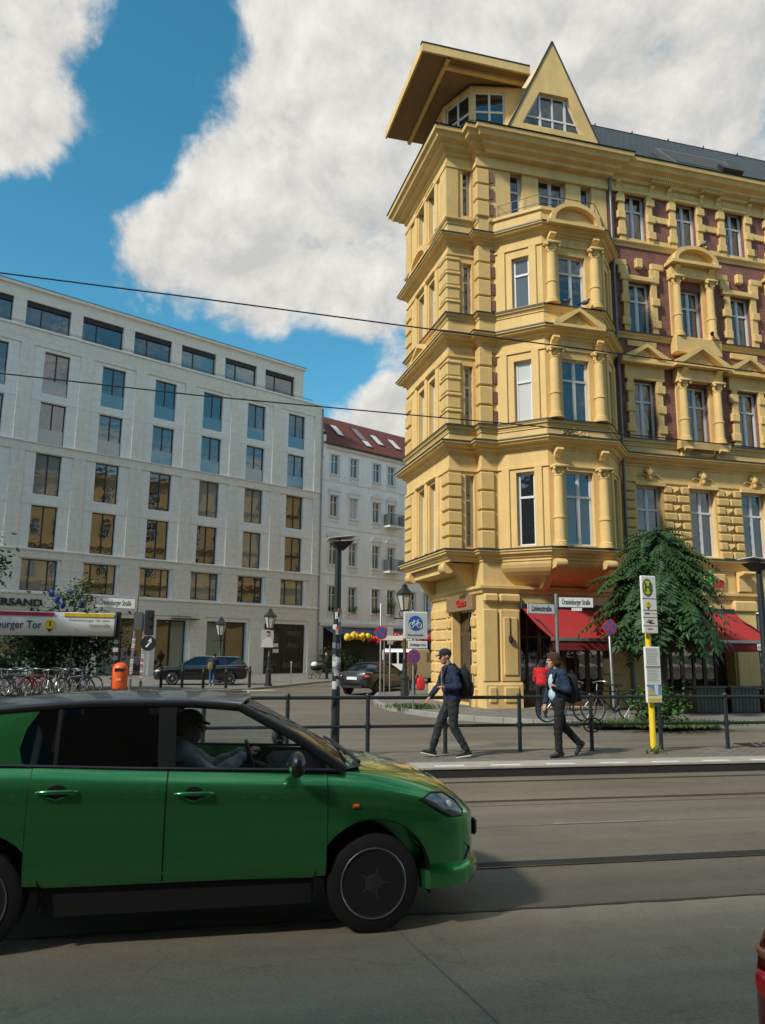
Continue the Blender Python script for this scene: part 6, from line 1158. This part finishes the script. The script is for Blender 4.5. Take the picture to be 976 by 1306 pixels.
for i in range(14):
    P = ground(-8+i*8.6, 889-(i % 3)*2.0, .1); k = kinds[i]; bicycle(k, P, R(60+random.uniform(-25, 25)+(180 if i % 2 else 0)), R(random.uniform(-12, 12)), '%s bicycle in the crowded rack before the plane tree' % k, 'bicycles in the crowded rack')
# ================================================================ people
V3 = Vector
def cap_(b, p, q, r0, r1, n=12): b.tube(p, q, r0, r1, n); b.ball(p, r0, n, 8); b.ball(q, r1, n, 8)
_tex = bpy.data.textures.new('folds', 'CLOUDS'); _tex.noise_scale = .07; _tex.noise_depth = 2
def fuse(b, name, m, parent, vox, smooth=4, folds=0.0):      # melt overlapping volumes into one continuous surface
    o = bpy.data.objects.new('tmp', b.mesh(name, m)); COL.objects.link(o); md = o.modifiers.new('r', 'REMESH'); md.mode = 'VOXEL'; md.voxel_size = vox; md.use_smooth_shade = True
    sm = o.modifiers.new('s', 'SMOOTH'); sm.factor = .5; sm.iterations = smooth
    if folds: d = o.modifiers.new('d', 'DISPLACE'); d.texture = _tex; d.strength = folds; d.mid_level = .5; d.texture_coords = 'LOCAL'
    bpy.context.view_layer.update(); me = bpy.data.meshes.new_from_object(o.evaluated_get(bpy.context.evaluated_depsgraph_get())); bpy.data.objects.remove(o); me.name = name
    me.materials.clear(); me.materials.append(m); me.polygons.foreach_set('use_smooth', [True]*len(me.polygons)); return inst(name, me, parent)
m_skin = mat('skin', (.46, .27, .19), .55, .1, 20); pr(m_skin).inputs['Subsurface Weight'].default_value = .1; m_skin2 = mat('skin_ruddy', (.42, .20, .14), .55, .15, 20)
def hand(b, w, d, s_, up=V3((0, 0, 1)), curl=.6):            # palm, four bent fingers of different length, thumb from the palm's side
    d = d.normalized(); side = d.cross(up).normalized()*s_; nrm = side.cross(d).normalized()*s_
    for t in (-1, 0, 1): cap_(b, w+side*(.018*t), w+d*.085+side*(.026*t), .016, .014, 8)
    for i, L in enumerate((.062, .072, .068, .052)):
        base = w+d*.085+side*(-.03+.02*i); k = base+d*L*.5-nrm*(L*.25*curl); tip = k+d*L*.3*(1-curl)-nrm*L*.5*curl; cap_(b, base, k, .0105, .0095, 7); cap_(b, k, tip, .0095, .008, 7)
    th = w+d*.025-side*.03; k = th-side*.025+d*.03-nrm*.01; cap_(b, th, k, .013, .011, 7); cap_(b, k, k+d*.03-nrm*.008, .011, .009, 7)
def person(name, label, loc, rz, J, cl, vox=.011, k=1.0, girth=1.0, sleeves=True, hair=None, cap=None, eyes=True, shoe=True, coat=0.0):
    o = thing(name, label, 'person', loc, rz); J = {a: V3(p)*k for a, p in J.items()}; g = girth*k; body = MB()
    H = J['head']; f = (J['look'] if 'look' in J else V3((1, 0, 0))).normalized(); s = V3((0, 0, 1)).cross(f).normalized(); u = f.cross(s)
    def hp(a, b_, c): return H+(f*a+s*b_+u*c)*k
    def hb(a, b_, c, r): body.ball(hp(a, b_, c), tuple(x*k for x in r), 14, 10)
    hb(-.012, 0, .03, (.098, .077, .098)); hb(.03, 0, -.045, (.064, .058, .078)); hb(.045, 0, -.095, (.045, .04, .03)); hb(.062, 0, .022, (.036, .052, .022)); cap_(body, hp(.085, 0, .012), hp(.108, 0, -.028), .011*k, .016*k, 8); hb(.083, 0, -.066, (.016, .026, .008)); hb(.08, 0, -.078, (.016, .022, .007))
    for e in (-1, 1): hb(-.005, e*.077, -.005, (.024, .011, .034)); hb(.05, e*.036, -.03, (.03, .026, .03))
    cap_(body, H+V3((-.02, 0, -.06))*k, J['neck'], .052*k, .058*k)
    cap_(body, J['neck'], J['chest'], .06*k, .1*g); cap_(body, J['chest'], J['pelvis'], .11*g, .12*g)
    for sd in 'lr':
        cap_(body, J['sh_'+sd], J['el_'+sd], .042*k, .036*k); cap_(body, J['el_'+sd], J['wr_'+sd], .036*k, .026*k); cap_(body, J['hip_'+sd], J['kn_'+sd], .07*k, .05*k); cap_(body, J['kn_'+sd], J['an_'+sd], .05*k, .036*k)
        hand(body, J['wr_'+sd], J['wr_'+sd]-J['el_'+sd]+V3(J.get('hd_'+sd, (0, 0, 0))), 1 if sd == 'l' else -1)
    fuse(body, 'body', cl['skin'], o, max(vox*.62, .0065) if vox < .015 else vox, 2)
    t = MB(); P, C_, N_ = J['pelvis'], J['chest'], J['neck']; t.ball(P+V3((0, 0, .04))*k, (.135*g, .175*g, .15*k), 16, 10); t.ball((P+C_)/2, (.135*g, .17*g, .19*k), 16, 10); t.ball(C_+V3((0, 0, .0)), (.138*g, .18*g, .2*k), 16, 10); cap_(t, J['sh_l']+V3((0, 0, -.01))*k, J['sh_r']+V3((0, 0, -.01))*k, .078*k, .078*k); cap_(t, N_-V3((0, 0, .06))*k, N_-V3((0, 0, .005))*k, .095*k, .07*k)
    if coat: cap_(t, P, P-V3((0, 0, coat))*k, .16*g, .19*g)
    for sd in 'lr': cap_(t, J['sh_'+sd], J['el_'+sd], .072*k, .06*k); cap_(t, J['el_'+sd], J['el_'+sd].lerp(J['wr_'+sd], .94), .06*k, .045*k)
    fuse(t, 'jacket', cl['top'], o, vox, 4, .034)
    q = MB(); q.ball(P-V3((0, 0, .02))*k, (.125*g, .165*g, .12*k), 16, 10)
    for sd in 'lr': cap_(q, J['hip_'+sd], J['kn_'+sd], .092*g, .072*k); cap_(q, J['kn_'+sd], J['an_'+sd]+V3((0, 0, .02)), .072*k, .058*k)
    fuse(q, 'trousers', cl['leg'], o, vox, 4, .034)
    if shoe:
        for sd in 'lr':
            a = J['an_'+sd]; d = V3(J.get('toe_'+sd, (1, 0, -.12))).normalized(); dn = d.cross(V3((0, 1, 0))).normalized(); dn = dn if dn.z < 0 else -dn; b = MB(); cap_(b, a-d*.045*k+dn*.045*k, a+d*.15*k+dn*.062*k, .042*k, .03*k); cap_(b, a+dn*.01*k, a+d*.07*k+dn*.045*k, .045*k, .036*k); sh = fuse(b, 'shoe', cl['shoe'], o, .009 if vox < .015 else .016, 2)
            if 'sole' in cl: b = MB(); cap_(b, a-d*.055*k+dn*.088*k+V3((0, -.02, 0)), a+d*.165*k+dn*.088*k+V3((0, -.02, 0)), .018*k, .016*k); cap_(b, a-d*.055*k+dn*.088*k+V3((0, .025, 0)), a+d*.16*k+dn*.088*k+V3((0, .025, 0)), .018*k, .016*k); fuse(b, 'sole', cl['sole'], sh, .009, 2)
    if eyes:
        for e in (-1, 1): MB().ball(hp(.077, e*.032, .005), .011*k, 8, 6).build('eye', m_ink, o, 60)
    if hair == 'bob':
        b = MB(); b.ball(hp(-.025, 0, .045), (.115*k, .10*k, .108*k), 14, 10); b.ball(hp(-.07, 0, -.03), (.07*k, .095*k, .09*k), 12, 8); b.ball(hp(-.02, .07, -.02), (.06*k, .035*k, .075*k), 10, 8); b.ball(hp(-.02, -.07, -.02), (.06*k, .035*k, .075*k), 10, 8); b.ball(hp(.05, 0, .1), (.05*k, .07*k, .03*k), 10, 6); fuse(b, 'hair', cl['hair'], o, .009, 2, .025)
    if hair == 'long':
        b = MB(); b.ball(hp(-.02, 0, .045), (.11*k, .095*k, .105*k), 12, 8); cap_(b, hp(-.07, 0, .02), hp(-.12, 0, -.3), .085*k, .06*k); cap_(b, hp(-.05, .06, .0), hp(-.08, .07, -.22), .045*k, .03*k); cap_(b, hp(-.05, -.06, .0), hp(-.08, -.07, -.22), .045*k, .03*k); fuse(b, 'hair', cl['hair'], o, .012, 2, .02)
    if hair == 'short': b = MB(); b.ball(hp(-.028, 0, .045), (.1*k, .083*k, .1*k), 12, 8); fuse(b, 'hair', cl['hair'], o, .012, 2, .01)
    if cap:
        b = MB(); b.ball(hp(-.008, 0, .055), (.112*k, .09*k, .082*k), 16, 8); b.ball(hp(-.04, 0, .04), (.08*k, .088*k, .06*k), 14, 8); fuse(b, 'cap', cap, o, .009, 2)
        b = MB(); [cap_(b, hp(.05, e*.045, .045), hp(.155, e*.035, .022), .012*k, .009*k, 8) for e in (-1, -.5, 0, .5, 1)]; fuse(b, 'cap_brim', cap, o, .008, 2)
    return o
def worn_pack(loc, rz, chest, m, label, k=1.0):
    o = thing('backpack', label, 'backpack', loc, rz); c = V3(chest)*k; b = MB(); superball(b, c+V3((-.23, 0, -.07))*k, (.105*k, .155*k, .25*k), .7); b.build('pack', m, o, 0); b = MB(); superball(b, c+V3((-.34, 0, -.17))*k, (.05*k, .12*k, .12*k), .7); b.build('front_pocket', m, o, 0)
    for e in (-1, 1): MB().path([c+V3((-.15, e*.09, .12))*k, c+V3((-.04, e*.115, .235))*k, c+V3((.09, e*.12, .17))*k, c+V3((.155, e*.125, 0))*k, c+V3((.1, e*.17, -.16))*k, c+V3((-.13, e*.15, -.24))*k], .018*k, 6).build('strap', m, o, 60)
    MB().path([c+V3((-.25, -.05, .18))*k, c+V3((-.25, 0, .23))*k, c+V3((-.25, .05, .18))*k], .011*k, 6).build('loop', m, o, 60); return o
STAND = dict(pelvis=(0, 0, .93), chest=(.0, 0, 1.26), neck=(.02, 0, 1.47), head=(.06, 0, 1.61), sh_l=(0, .17, 1.41), sh_r=(0, -.17, 1.41), el_l=(-.02, .22, 1.13), el_r=(-.02, -.22, 1.13), wr_l=(.06, .2, .89), wr_r=(.06, -.2, .89), hip_l=(0, .085, .92), hip_r=(0, -.085, .92), kn_l=(.03, .09, .5), kn_r=(.03, -.09, .5), an_l=(0, .09, .09), an_r=(0, -.09, .09))
def pose(**kw): d = dict(STAND); d.update(kw); return d
def cloth(n, c): return mat(n, c, .9, .18, 18, .3, 120)
m_navy = cloth('navy_jacket', (.012, .024, .06)); m_char = cloth('charcoal_trousers', (.018, .022, .024)); m_blk = cloth('black_cloth', (.008, .009, .010)); m_jean = cloth('blue_jeans', (.035, .075, .14)); m_shoe = mat('shoe_black', (.012, .013, .016), .6); m_sole = mat('sole_white', (.5, .5, .5), .6); m_hbr = cloth('brown_hair', (.055, .024, .012)); m_hdk = cloth('dark_hair', (.015, .010, .007))
MP = pose(pelvis=(0, 0, .92), chest=(.03, 0, 1.25), neck=(.05, 0, 1.46), head=(.11, 0, 1.61), look=(1, .15, -.12), sh_l=(.03, .19, 1.40), sh_r=(.05, -.19, 1.40), el_l=(-.03, .27, 1.14), wr_l=(.16, .2, 1.12), hd_l=(.1, -.1, .06), el_r=(.14, -.27, 1.14), wr_r=(.31, -.24, .95), hip_l=(0, .09, .91), hip_r=(0, -.09, .91), kn_r=(.19, -.09, .51), an_r=(.31, -.09, .115), kn_l=(.0, .09, .49), an_l=(-.21, .09, .115), toe_r=(1, 0, .22), toe_l=(1, 0, -.12))
Pm = ground(577, 966, .15); Pm.z = .152
person('person', 'man in navy jacket, dark cap and backpack striding along the platform', Pm, R(178), MP, dict(skin=m_skin2, top=m_navy, leg=m_char, shoe=m_shoe, sole=m_sole, hair=m_hdk), .010, .995, 1.08, cap=cloth('cap_navy', (.012, .02, .035)), hair=None)
worn_pack(Pm, R(178), (.03, 0, 1.25), m_blk, 'black backpack worn by the man in the dark cap', 1.0)
MB().box((.165, -.022, 1.08), (.178, .03, 1.42)).build('jacket_zip', mat('zip_grey', (.2, .19, .18), .7), bpy.data.objects['person'])
WP = pose(pelvis=(0, 0, .9), chest=(.01, 0, 1.2), neck=(.02, 0, 1.40), head=(.07, 0, 1.545), look=(1, .05, -.02), sh_l=(-.02, .17, 1.345), sh_r=(.03, -.17, 1.345), el_l=(-.08, .24, 1.09), wr_l=(.10, .19, 1.13), hd_l=(.06, -.08, .1), el_r=(.06, -.22, 1.08), wr_r=(.14, -.2, .85), hip_l=(0, .09, .89), hip_r=(0, -.09, .89), kn_l=(.05, .08, .48), an_l=(.04, .08, .1), kn_r=(-.11, -.08, .49), an_r=(-.38, -.08, .20), toe_l=(1, 0, -.12), toe_r=(.75, 0, -.85))
Pw = ground(714, 966, .15); Pw.z = .152
wo_ = person('person', 'woman with brown bobbed hair in navy jacket and black trousers walking past the stop pole', Pw, R(179), WP, dict(skin=m_skin, top=cloth('navy_blazer', (.012, .03, .065)), leg=m_blk, shoe=m_shoe, hair=m_hbr), .010, 1.0, .95, hair='bob')
b = MB(); b.ball((.045, 0, 1.2), (.11, .115, .17), 14, 10); b.ball((.04, 0, 1.0), (.115, .13, .13), 14, 10); fuse(b, 'shirt', cloth('pale_blue_shirt', (.42, .55, .60)), wo_, .012, 3, .012)
worn_pack(Pw, R(179), (-.01, 0, 1.19), m_blk, 'black backpack worn by the woman with brown hair', .98)
Pr = ground(692, 915, .14); person('person', 'person with dark hair in a red jacket behind the railing beside the bicycle', Pr, R(60), pose(chest=(.1, 0, 1.22), neck=(.17, 0, 1.4), head=(.24, 0, 1.5), el_l=(.2, .22, 1.05), wr_l=(.4, .16, 1.0), el_r=(.2, -.22, 1.05), wr_r=(.4, -.16, 1.0), sh_l=(.12, .17, 1.34), sh_r=(.12, -.17, 1.34)), dict(skin=m_skin, top=cloth('red_jacket', (.48, .012, .015)), leg=m_blk, shoe=m_shoe, hair=m_hdk), .014, .93, hair='long', eyes=False)
Pb = ground(524, 886, .14); person('person', 'woman with long hair in brown coat and jeans standing by the lantern', Pb, R(80), pose(), dict(skin=m_skin, top=cloth('brown_coat', (.085, .055, .03)), leg=m_jean, shoe=m_shoe, hair=m_hbr), .018, .97, hair='long', eyes=False, coat=.22)
o = thing('red_bag', 'bright red carrier bag held by the woman in the brown coat', 'bag', (Pb.x+.38, Pb.y-.15, Pb.z+.18)); superball(MB(), (0, 0, .26), (.17, .1, .26), .6).build('bag', mat('bag_red', (.55, .02, .025), .5), o, 0); [MB().path([(-.08, y, .48), (0, y, .68), (.08, y, .48)], .01, 5).build('handle', m_signred, o) for y in (-.05, .05)]
Pl = ground(270, 875, .1); person('person', 'person in dark jacket and jeans bending towards the black estate car', Pl, R(75), pose(chest=(.12, 0, 1.2), neck=(.22, 0, 1.38), head=(.3, 0, 1.46), look=(.8, 0, -.6), sh_l=(.14, .17, 1.33), sh_r=(.14, -.17, 1.33), el_l=(.25, .2, 1.08), wr_l=(.45, .12, 1.05), el_r=(.25, -.2, 1.08), wr_r=(.45, -.12, 1.05)), dict(skin=m_skin, top=m_navy, leg=m_jean, shoe=m_sole, hair=m_hdk), .02, 1.0, hair='short', eyes=False)
o = thing('shoulder_bag', 'tan shoulder bag on the person bending at the black estate car', 'bag', (Pl.x-.1, Pl.y-.2, .1)); superball(MB(), (0, 0, .98), (.13, .07, .2), .6).build('bag', cloth('tan_canvas', (.2, .15, .07)), o, 0); MB().path([(-.1, 0, 1.15), (0, .1, 1.45), (.1, 0, 1.15)], .015, 5).build('strap', m_woodb, o)
# parent with pram far down the side street
Pp = ground(417, 866, .1); person('person', 'person in dark clothes pushing a pram past the plants of the white house', Pp, R(200), pose(el_l=(.12, .2, 1.1), wr_l=(.38, .15, 1.0), el_r=(.12, -.2, 1.1), wr_r=(.38, -.15, 1.0)), dict(skin=m_skin, top=m_blk, leg=m_blk, shoe=m_shoe, hair=m_hdk), .025, 1.0, hair='short', eyes=False)
o = thing('pram', 'black pram with a white cover pushed by the dark clothed person', 'pram', (Pp.x-.75, Pp.y-.25, .1), R(200)); superball(MB(), (0, 0, .72), (.38, .22, .18), .7).build('basket', m_blk, o, 0); MB().ball((.12, 0, .92), (.24, .23, .2), 10, 6).build('cover', m_sign, o, 60); MB().path([(-.3, -.18, .75), (-.62, -.18, 1.02), (-.62, .18, 1.02), (-.3, .18, .75)], .015, 6).build('handle', m_dark, o)
for x in (-.28, .3):
    for y in (-.22, .22): MB().path([(x+.15*math.cos(a), y, .17+.15*math.sin(a)) for a in np.linspace(0, 2*math.pi, 15)[:-1]], .018, 5, True).tube((x, y, .17), (0, y*.8, .6), .012, n=5).build('wheel', m_rubber, o)
# driver of the green hatchback
DP = pose(pelvis=(-.2, .36, .62), chest=(-.29, .36, .92), neck=(-.27, .36, 1.09), head=(-.215, .36, 1.215), look=(1, 0, -.02), sh_l=(-.27, .54, 1.03), sh_r=(-.25, .18, 1.03), el_l=(-.02, .6, .88), wr_l=(.22, .48, 1.0), el_r=(-.02, .13, .87), wr_r=(.21, .24, 1.0), hip_l=(-.18, .45, .6), hip_r=(-.18, .27, .6), kn_l=(.24, .47, .72), kn_r=(.24, .27, .72), an_l=(.5, .46, .44), an_r=(.52, .28, .44))
person('person', 'driver in dark cap and pale shirt at the wheel of the green hatchback', (0, 6.12, .004), 0, DP, dict(skin=m_skin, top=cloth('pale_shirt', (.66, .70, .69)), leg=m_jean, shoe=m_shoe, hair=m_hdk), .011, 1.0, .98, cap=cloth('driver_cap', (.02, .02, .022)), hair=None)
# ================================================================ plants
def leafmat(name, c, var=.45):
    m = mat(name, c, .55, spec=.35); t = m.node_tree; p = pr(m); g = N(t, 'ShaderNodeObjectInfo'); co = N(t, 'ShaderNodeTexCoord'); a = noise(t, co.outputs['Object'], 2.3, 3, .6); b = noise(t, co.outputs['Object'], 23, 2, .5)
    f = mth(t, 'ADD', mth(t, 'MULTIPLY', a, .5), mth(t, 'MULTIPLY', b, .5)); r = N(t, 'ShaderNodeMapRange'); t.links.new(f, r.inputs[0]); r.inputs[1].default_value = .35; r.inputs[2].default_value = .65
    mi = N(t, 'ShaderNodeMix', data_type='RGBA'); t.links.new(r.outputs[0], mi.inputs[0]); mi.inputs[6].default_value = (*[x*(1-var) for x in c], 1); mi.inputs[7].default_value = (c[0]*1.5, c[1]*1.35, c[2]*1.1, 1); t.links.new(mi.outputs[2], p.inputs['Base Color'])
    p.inputs['Transmission Weight'].default_value = 0; return m
m_bark = mat('bark', (.07, .055, .04), .9, .3, 8, .6, 30); m_ail = leafmat('ailanthus_leaf', (.022, .070, .020)); m_plane = leafmat('plane_leaf', (.022, .055, .018)); m_bush = leafmat('bush_leaf', (.04, .11, .02)); m_grass = leafmat('weed_leaf', (.06, .12, .025)); m_stem = mat('leaf_stem', (.09, .12, .03), .7)
def leaf(b, p, d, n, L, w):
    d = d.normalized(); s = d.cross(n).normalized()*w; m = p+d*L*.45; b.add([p, m+s-n*.01, p+d*L, m-s-n*.01, m+n*w*.25], [(0, 1, 4), (1, 2, 4), (2, 3, 4), (3, 0, 4)])
def frond(b, p, d, L, droop, n=8):                          # feather leaf of a tree of heaven
    d = d.normalized(); pts = [p]
    for i in range(n): d = (d+V3((0, 0, -droop/n))).normalized(); pts.append(pts[-1]+d*L/n)
    for i in range(1, len(pts)):
        t = i/n; ax = (pts[i]-pts[i-1]).normalized(); sd = ax.cross(V3((0, 0, 1))); sd = sd.normalized() if sd.length > .05 else V3((1, 0, 0)); up_ = sd.cross(ax); w = L*(.24 if t < .75 else .17)
        for e in (-1, 1): leaf(b, pts[i], sd*e+ax*.45-V3((0, 0, .38)), up_, w*random.uniform(.85, 1.1), w*.17)
    leaf(b, pts[-1], ax, up_, L*.18, L*.035); return pts
def tree_of_heaven(loc, h, rad, label):
    o = thing('street_tree', label, 'tree', loc); tr = MB(); top = V3((.1, .05, h*.9)); tr.path([(0, 0, -.05), (.04, .0, h*.3), (-.03, .04, h*.6), top], [.11, .09, .06, .02], 9); fo = MB(); st = MB()
    whorls = [(V3((0, 0, h*.41)).lerp(top, i/14), i) for i in range(15)]
    for c, i in whorls:
        t = i/14; rr = rad*(.75 if t < .1 else (1.0 if t < .5 else 1.0-(t-.5)*1.15))*random.uniform(.65, 1.3); nb = 8
        for j in range(nb):
            a = j*2*math.pi/nb+i*.8+random.uniform(-.3, .3); d = V3((math.cos(a), math.sin(a), .16)); br = c+d*rr*random.uniform(.3, .6); tr.path([c, c+d*rr*.2+V3((0, 0, .06)), br], [.022, .016, .009], 5)
            for q in range(5):
                da = a+random.uniform(-1.0, 1.0); base = c.lerp(br, random.uniform(.35, 1.0)); P_ = frond(fo, base, V3((math.cos(da), math.sin(da), random.uniform(.0, .7))), rr*random.uniform(.5, .95)+.28, random.uniform(1.0, 2.3), 10); st.path([tuple(p) for p in P_[::2]], .006, 4)
    for j in range(12): a = j*2*math.pi/12; frond(fo, top, V3((math.cos(a), math.sin(a), 1.3)), random.uniform(.6, .9), 1.4)
    tr.build('trunk', m_bark, o, 60); fo.build('crown', m_ail, o); st.build('leaf_stems', m_stem, o, kind='stuff')
P = ground(855, 912, .14); ht = hz(845, 662, P)-.14; tree_of_heaven((P.x-.15, P.y, .14), ht, 1.38, 'dense feather leaved tree of heaven standing before the red awnings')
def leafy(name, label, loc, h, c, rad, nclump, nleaf, L, m, trunk=.09, cat='tree', holes=.35):
    o = thing(name, label, cat, loc); tr = MB(); cz = V3(c); tr.path([(0, 0, -.05), (cz.x*.2, cz.y*.2, h*.35), (cz.x*.6, cz.y*.6, cz.z-rad[2]*.3), tuple(cz+V3((0, 0, rad[2]*.4)))], [trunk, trunk*.8, trunk*.5, trunk*.15], 8); fo = MB()
    for i in range(nclump):
        while True:
            v = V3((random.uniform(-1, 1), random.uniform(-1, 1), random.uniform(-1, 1)))
            if .25 < v.length < 1: break
        v = v*(.72+.28*random.random()); q = cz+V3((v.x*rad[0], v.y*rad[1], v.z*rad[2]))
        if i % 3 == 0: tr.path([tuple(cz*.6+V3((0, 0, cz.z*.3))), tuple(cz.lerp(q, .5)+V3((0, 0, .05))), tuple(q)], [trunk*.35, trunk*.2, .006], 5)
        s_ = random.uniform(.12, .24)*max(rad)
        for j in range(nleaf): p = q+V3((random.gauss(0, s_), random.gauss(0, s_), random.gauss(0, s_*.8))); nn = V3((random.gauss(0, .5), random.gauss(0, .5), 1)).normalized(); d = V3((random.gauss(0, 1), random.gauss(0, 1), random.gauss(-.3, .5))); leaf(fo, p, d, nn, L*random.uniform(.6, 1.25), L*.3)
    tr.build('trunk', m_bark, o, 60); fo.build('crown', m, o); return o
P = ground(98, 880, .1); leafy('plane_tree', 'dark low plane tree behind the station sign above the bicycles', (P.x, P.y+.6, .1), 3.6, (-.9, 0, 2.05), (2.7, 1.3, 1.5), 95, 60, .24, m_plane)
P = ground(-46, 884, .1); leafy('edge_tree', 'leafy tree beside the station sign with only its branch tips in view', (P.x-.3, P.y, .1), 6.6, (.15, 0, 5.2), (1.6, 1.5, 1.6), 30, 40, .26, m_plane)
P = ground(848, 926, .14); leafy('roadside_bush', 'bright green leafy bush at the foot of the yellow stop pole', (P.x, P.y+.2, .14), .9, (0, 0, .5), (.75, .5, .5), 34, 34, .13, m_bush, .02, 'bush')
P = ground(402, 866, .1)
for k, (x, r) in enumerate(((.3, .8), (1.5, .6), (3.4, .7))): Q = GP(x, -1.1, .1); leafy('potted_shrub', ('dark bushy shrub at the corner of the white house', 'small dark shrub behind the pram', 'dark shrub beneath the left end of the balloon garland')[k], Q, 1.8, (0, 0, 1.1), (r, r*.8, 1.1), 24, 30, .2, m_plane, .03, 'shrub')
for k, (x, z) in enumerate(((1.5, 5.2), (3.7, 5.15), (6.4, 5.15), (8.3, 5.0))): Q = GP(x, -.05, z); leafy('window_plant', ('window box greenery next to the limestone building', 'window box greenery over the garland start', 'window box greenery over the garland middle', 'large climbing greenery on the lowest balcony column')[k], Q, .5, (0, 0, .35 if k < 3 else .9), (.4, .2, .3 if k < 3 else 1.1), 10 if k < 3 else 20, 18, .14, m_bush, .015, 'plant')
# blue ornaments in the small tree by the station sign
for k in range(6):
    p = ground(64+k*8, 900, .1); d = ray(66+k*7.6+random.uniform(-1, 1), 757+(k % 3)*7); t = 34.5/d.dot(hd); Q = ORG+d*t; o = tag(MB().ball((0, 0, 0), (.13, .13, .17), 10, 7).build('blue_balloon', mat('balloon_blue', (.02, .07, .5), .3) if k == 0 else bpy.data.materials['balloon_blue'], None, 60, loc=Q), 'bright blue balloon caught in the thin branches above the station sign', 'balloon', 'blue balloons in the branches')
    MB().tube((0, 0, -.17), (random.uniform(-.1, .1), 0, -.75), .005, n=4).build('string', m_sign, o)
P = ground(92, 880, .1); leafy('young_tree', 'thin young tree with pale leaves holding the blue balloons above the station sign', (P.x, P.y-.9, .1), 5, (0, 0, 4.15), (1.1, .7, .75), 22, 18, .2, leafmat('pale_leaf', (.07, .12, .035)), .05)
# weeds at the tree pits and kerb
def weeds(name, pts, label, n, h):
    b = MB()
    for i in range(n): q = random.choice(pts); p = V3((q[0]+random.gauss(0, q[2]), q[1]+random.gauss(0, q[2]*.4), .145)); a = random.uniform(0, 6.28); leaf(b, p, V3((math.cos(a)*.6, math.sin(a)*.6, 1)), V3((math.cos(a+1.5), math.sin(a+1.5), .2)), h*random.uniform(.5, 1.3), h*.12)
    o = b.build(name, m_grass); o['kind'] = 'stuff'; o['label'] = label; o['category'] = 'weeds'
pts = []
for px, py, s_ in ((800, 924, .7), (830, 926, .5), (860, 928, .5), (905, 926, .5), (520, 903, .3), (535, 904, .3)): p = ground(px, py, .14); pts.append((p.x, p.y, s_))
p = ground(834, 962, .14); pts = pts*9+[(p.x, p.y, .14)]
weeds('weeds', pts, 'low green weeds round the tree pits and sign posts', 1500, .16)
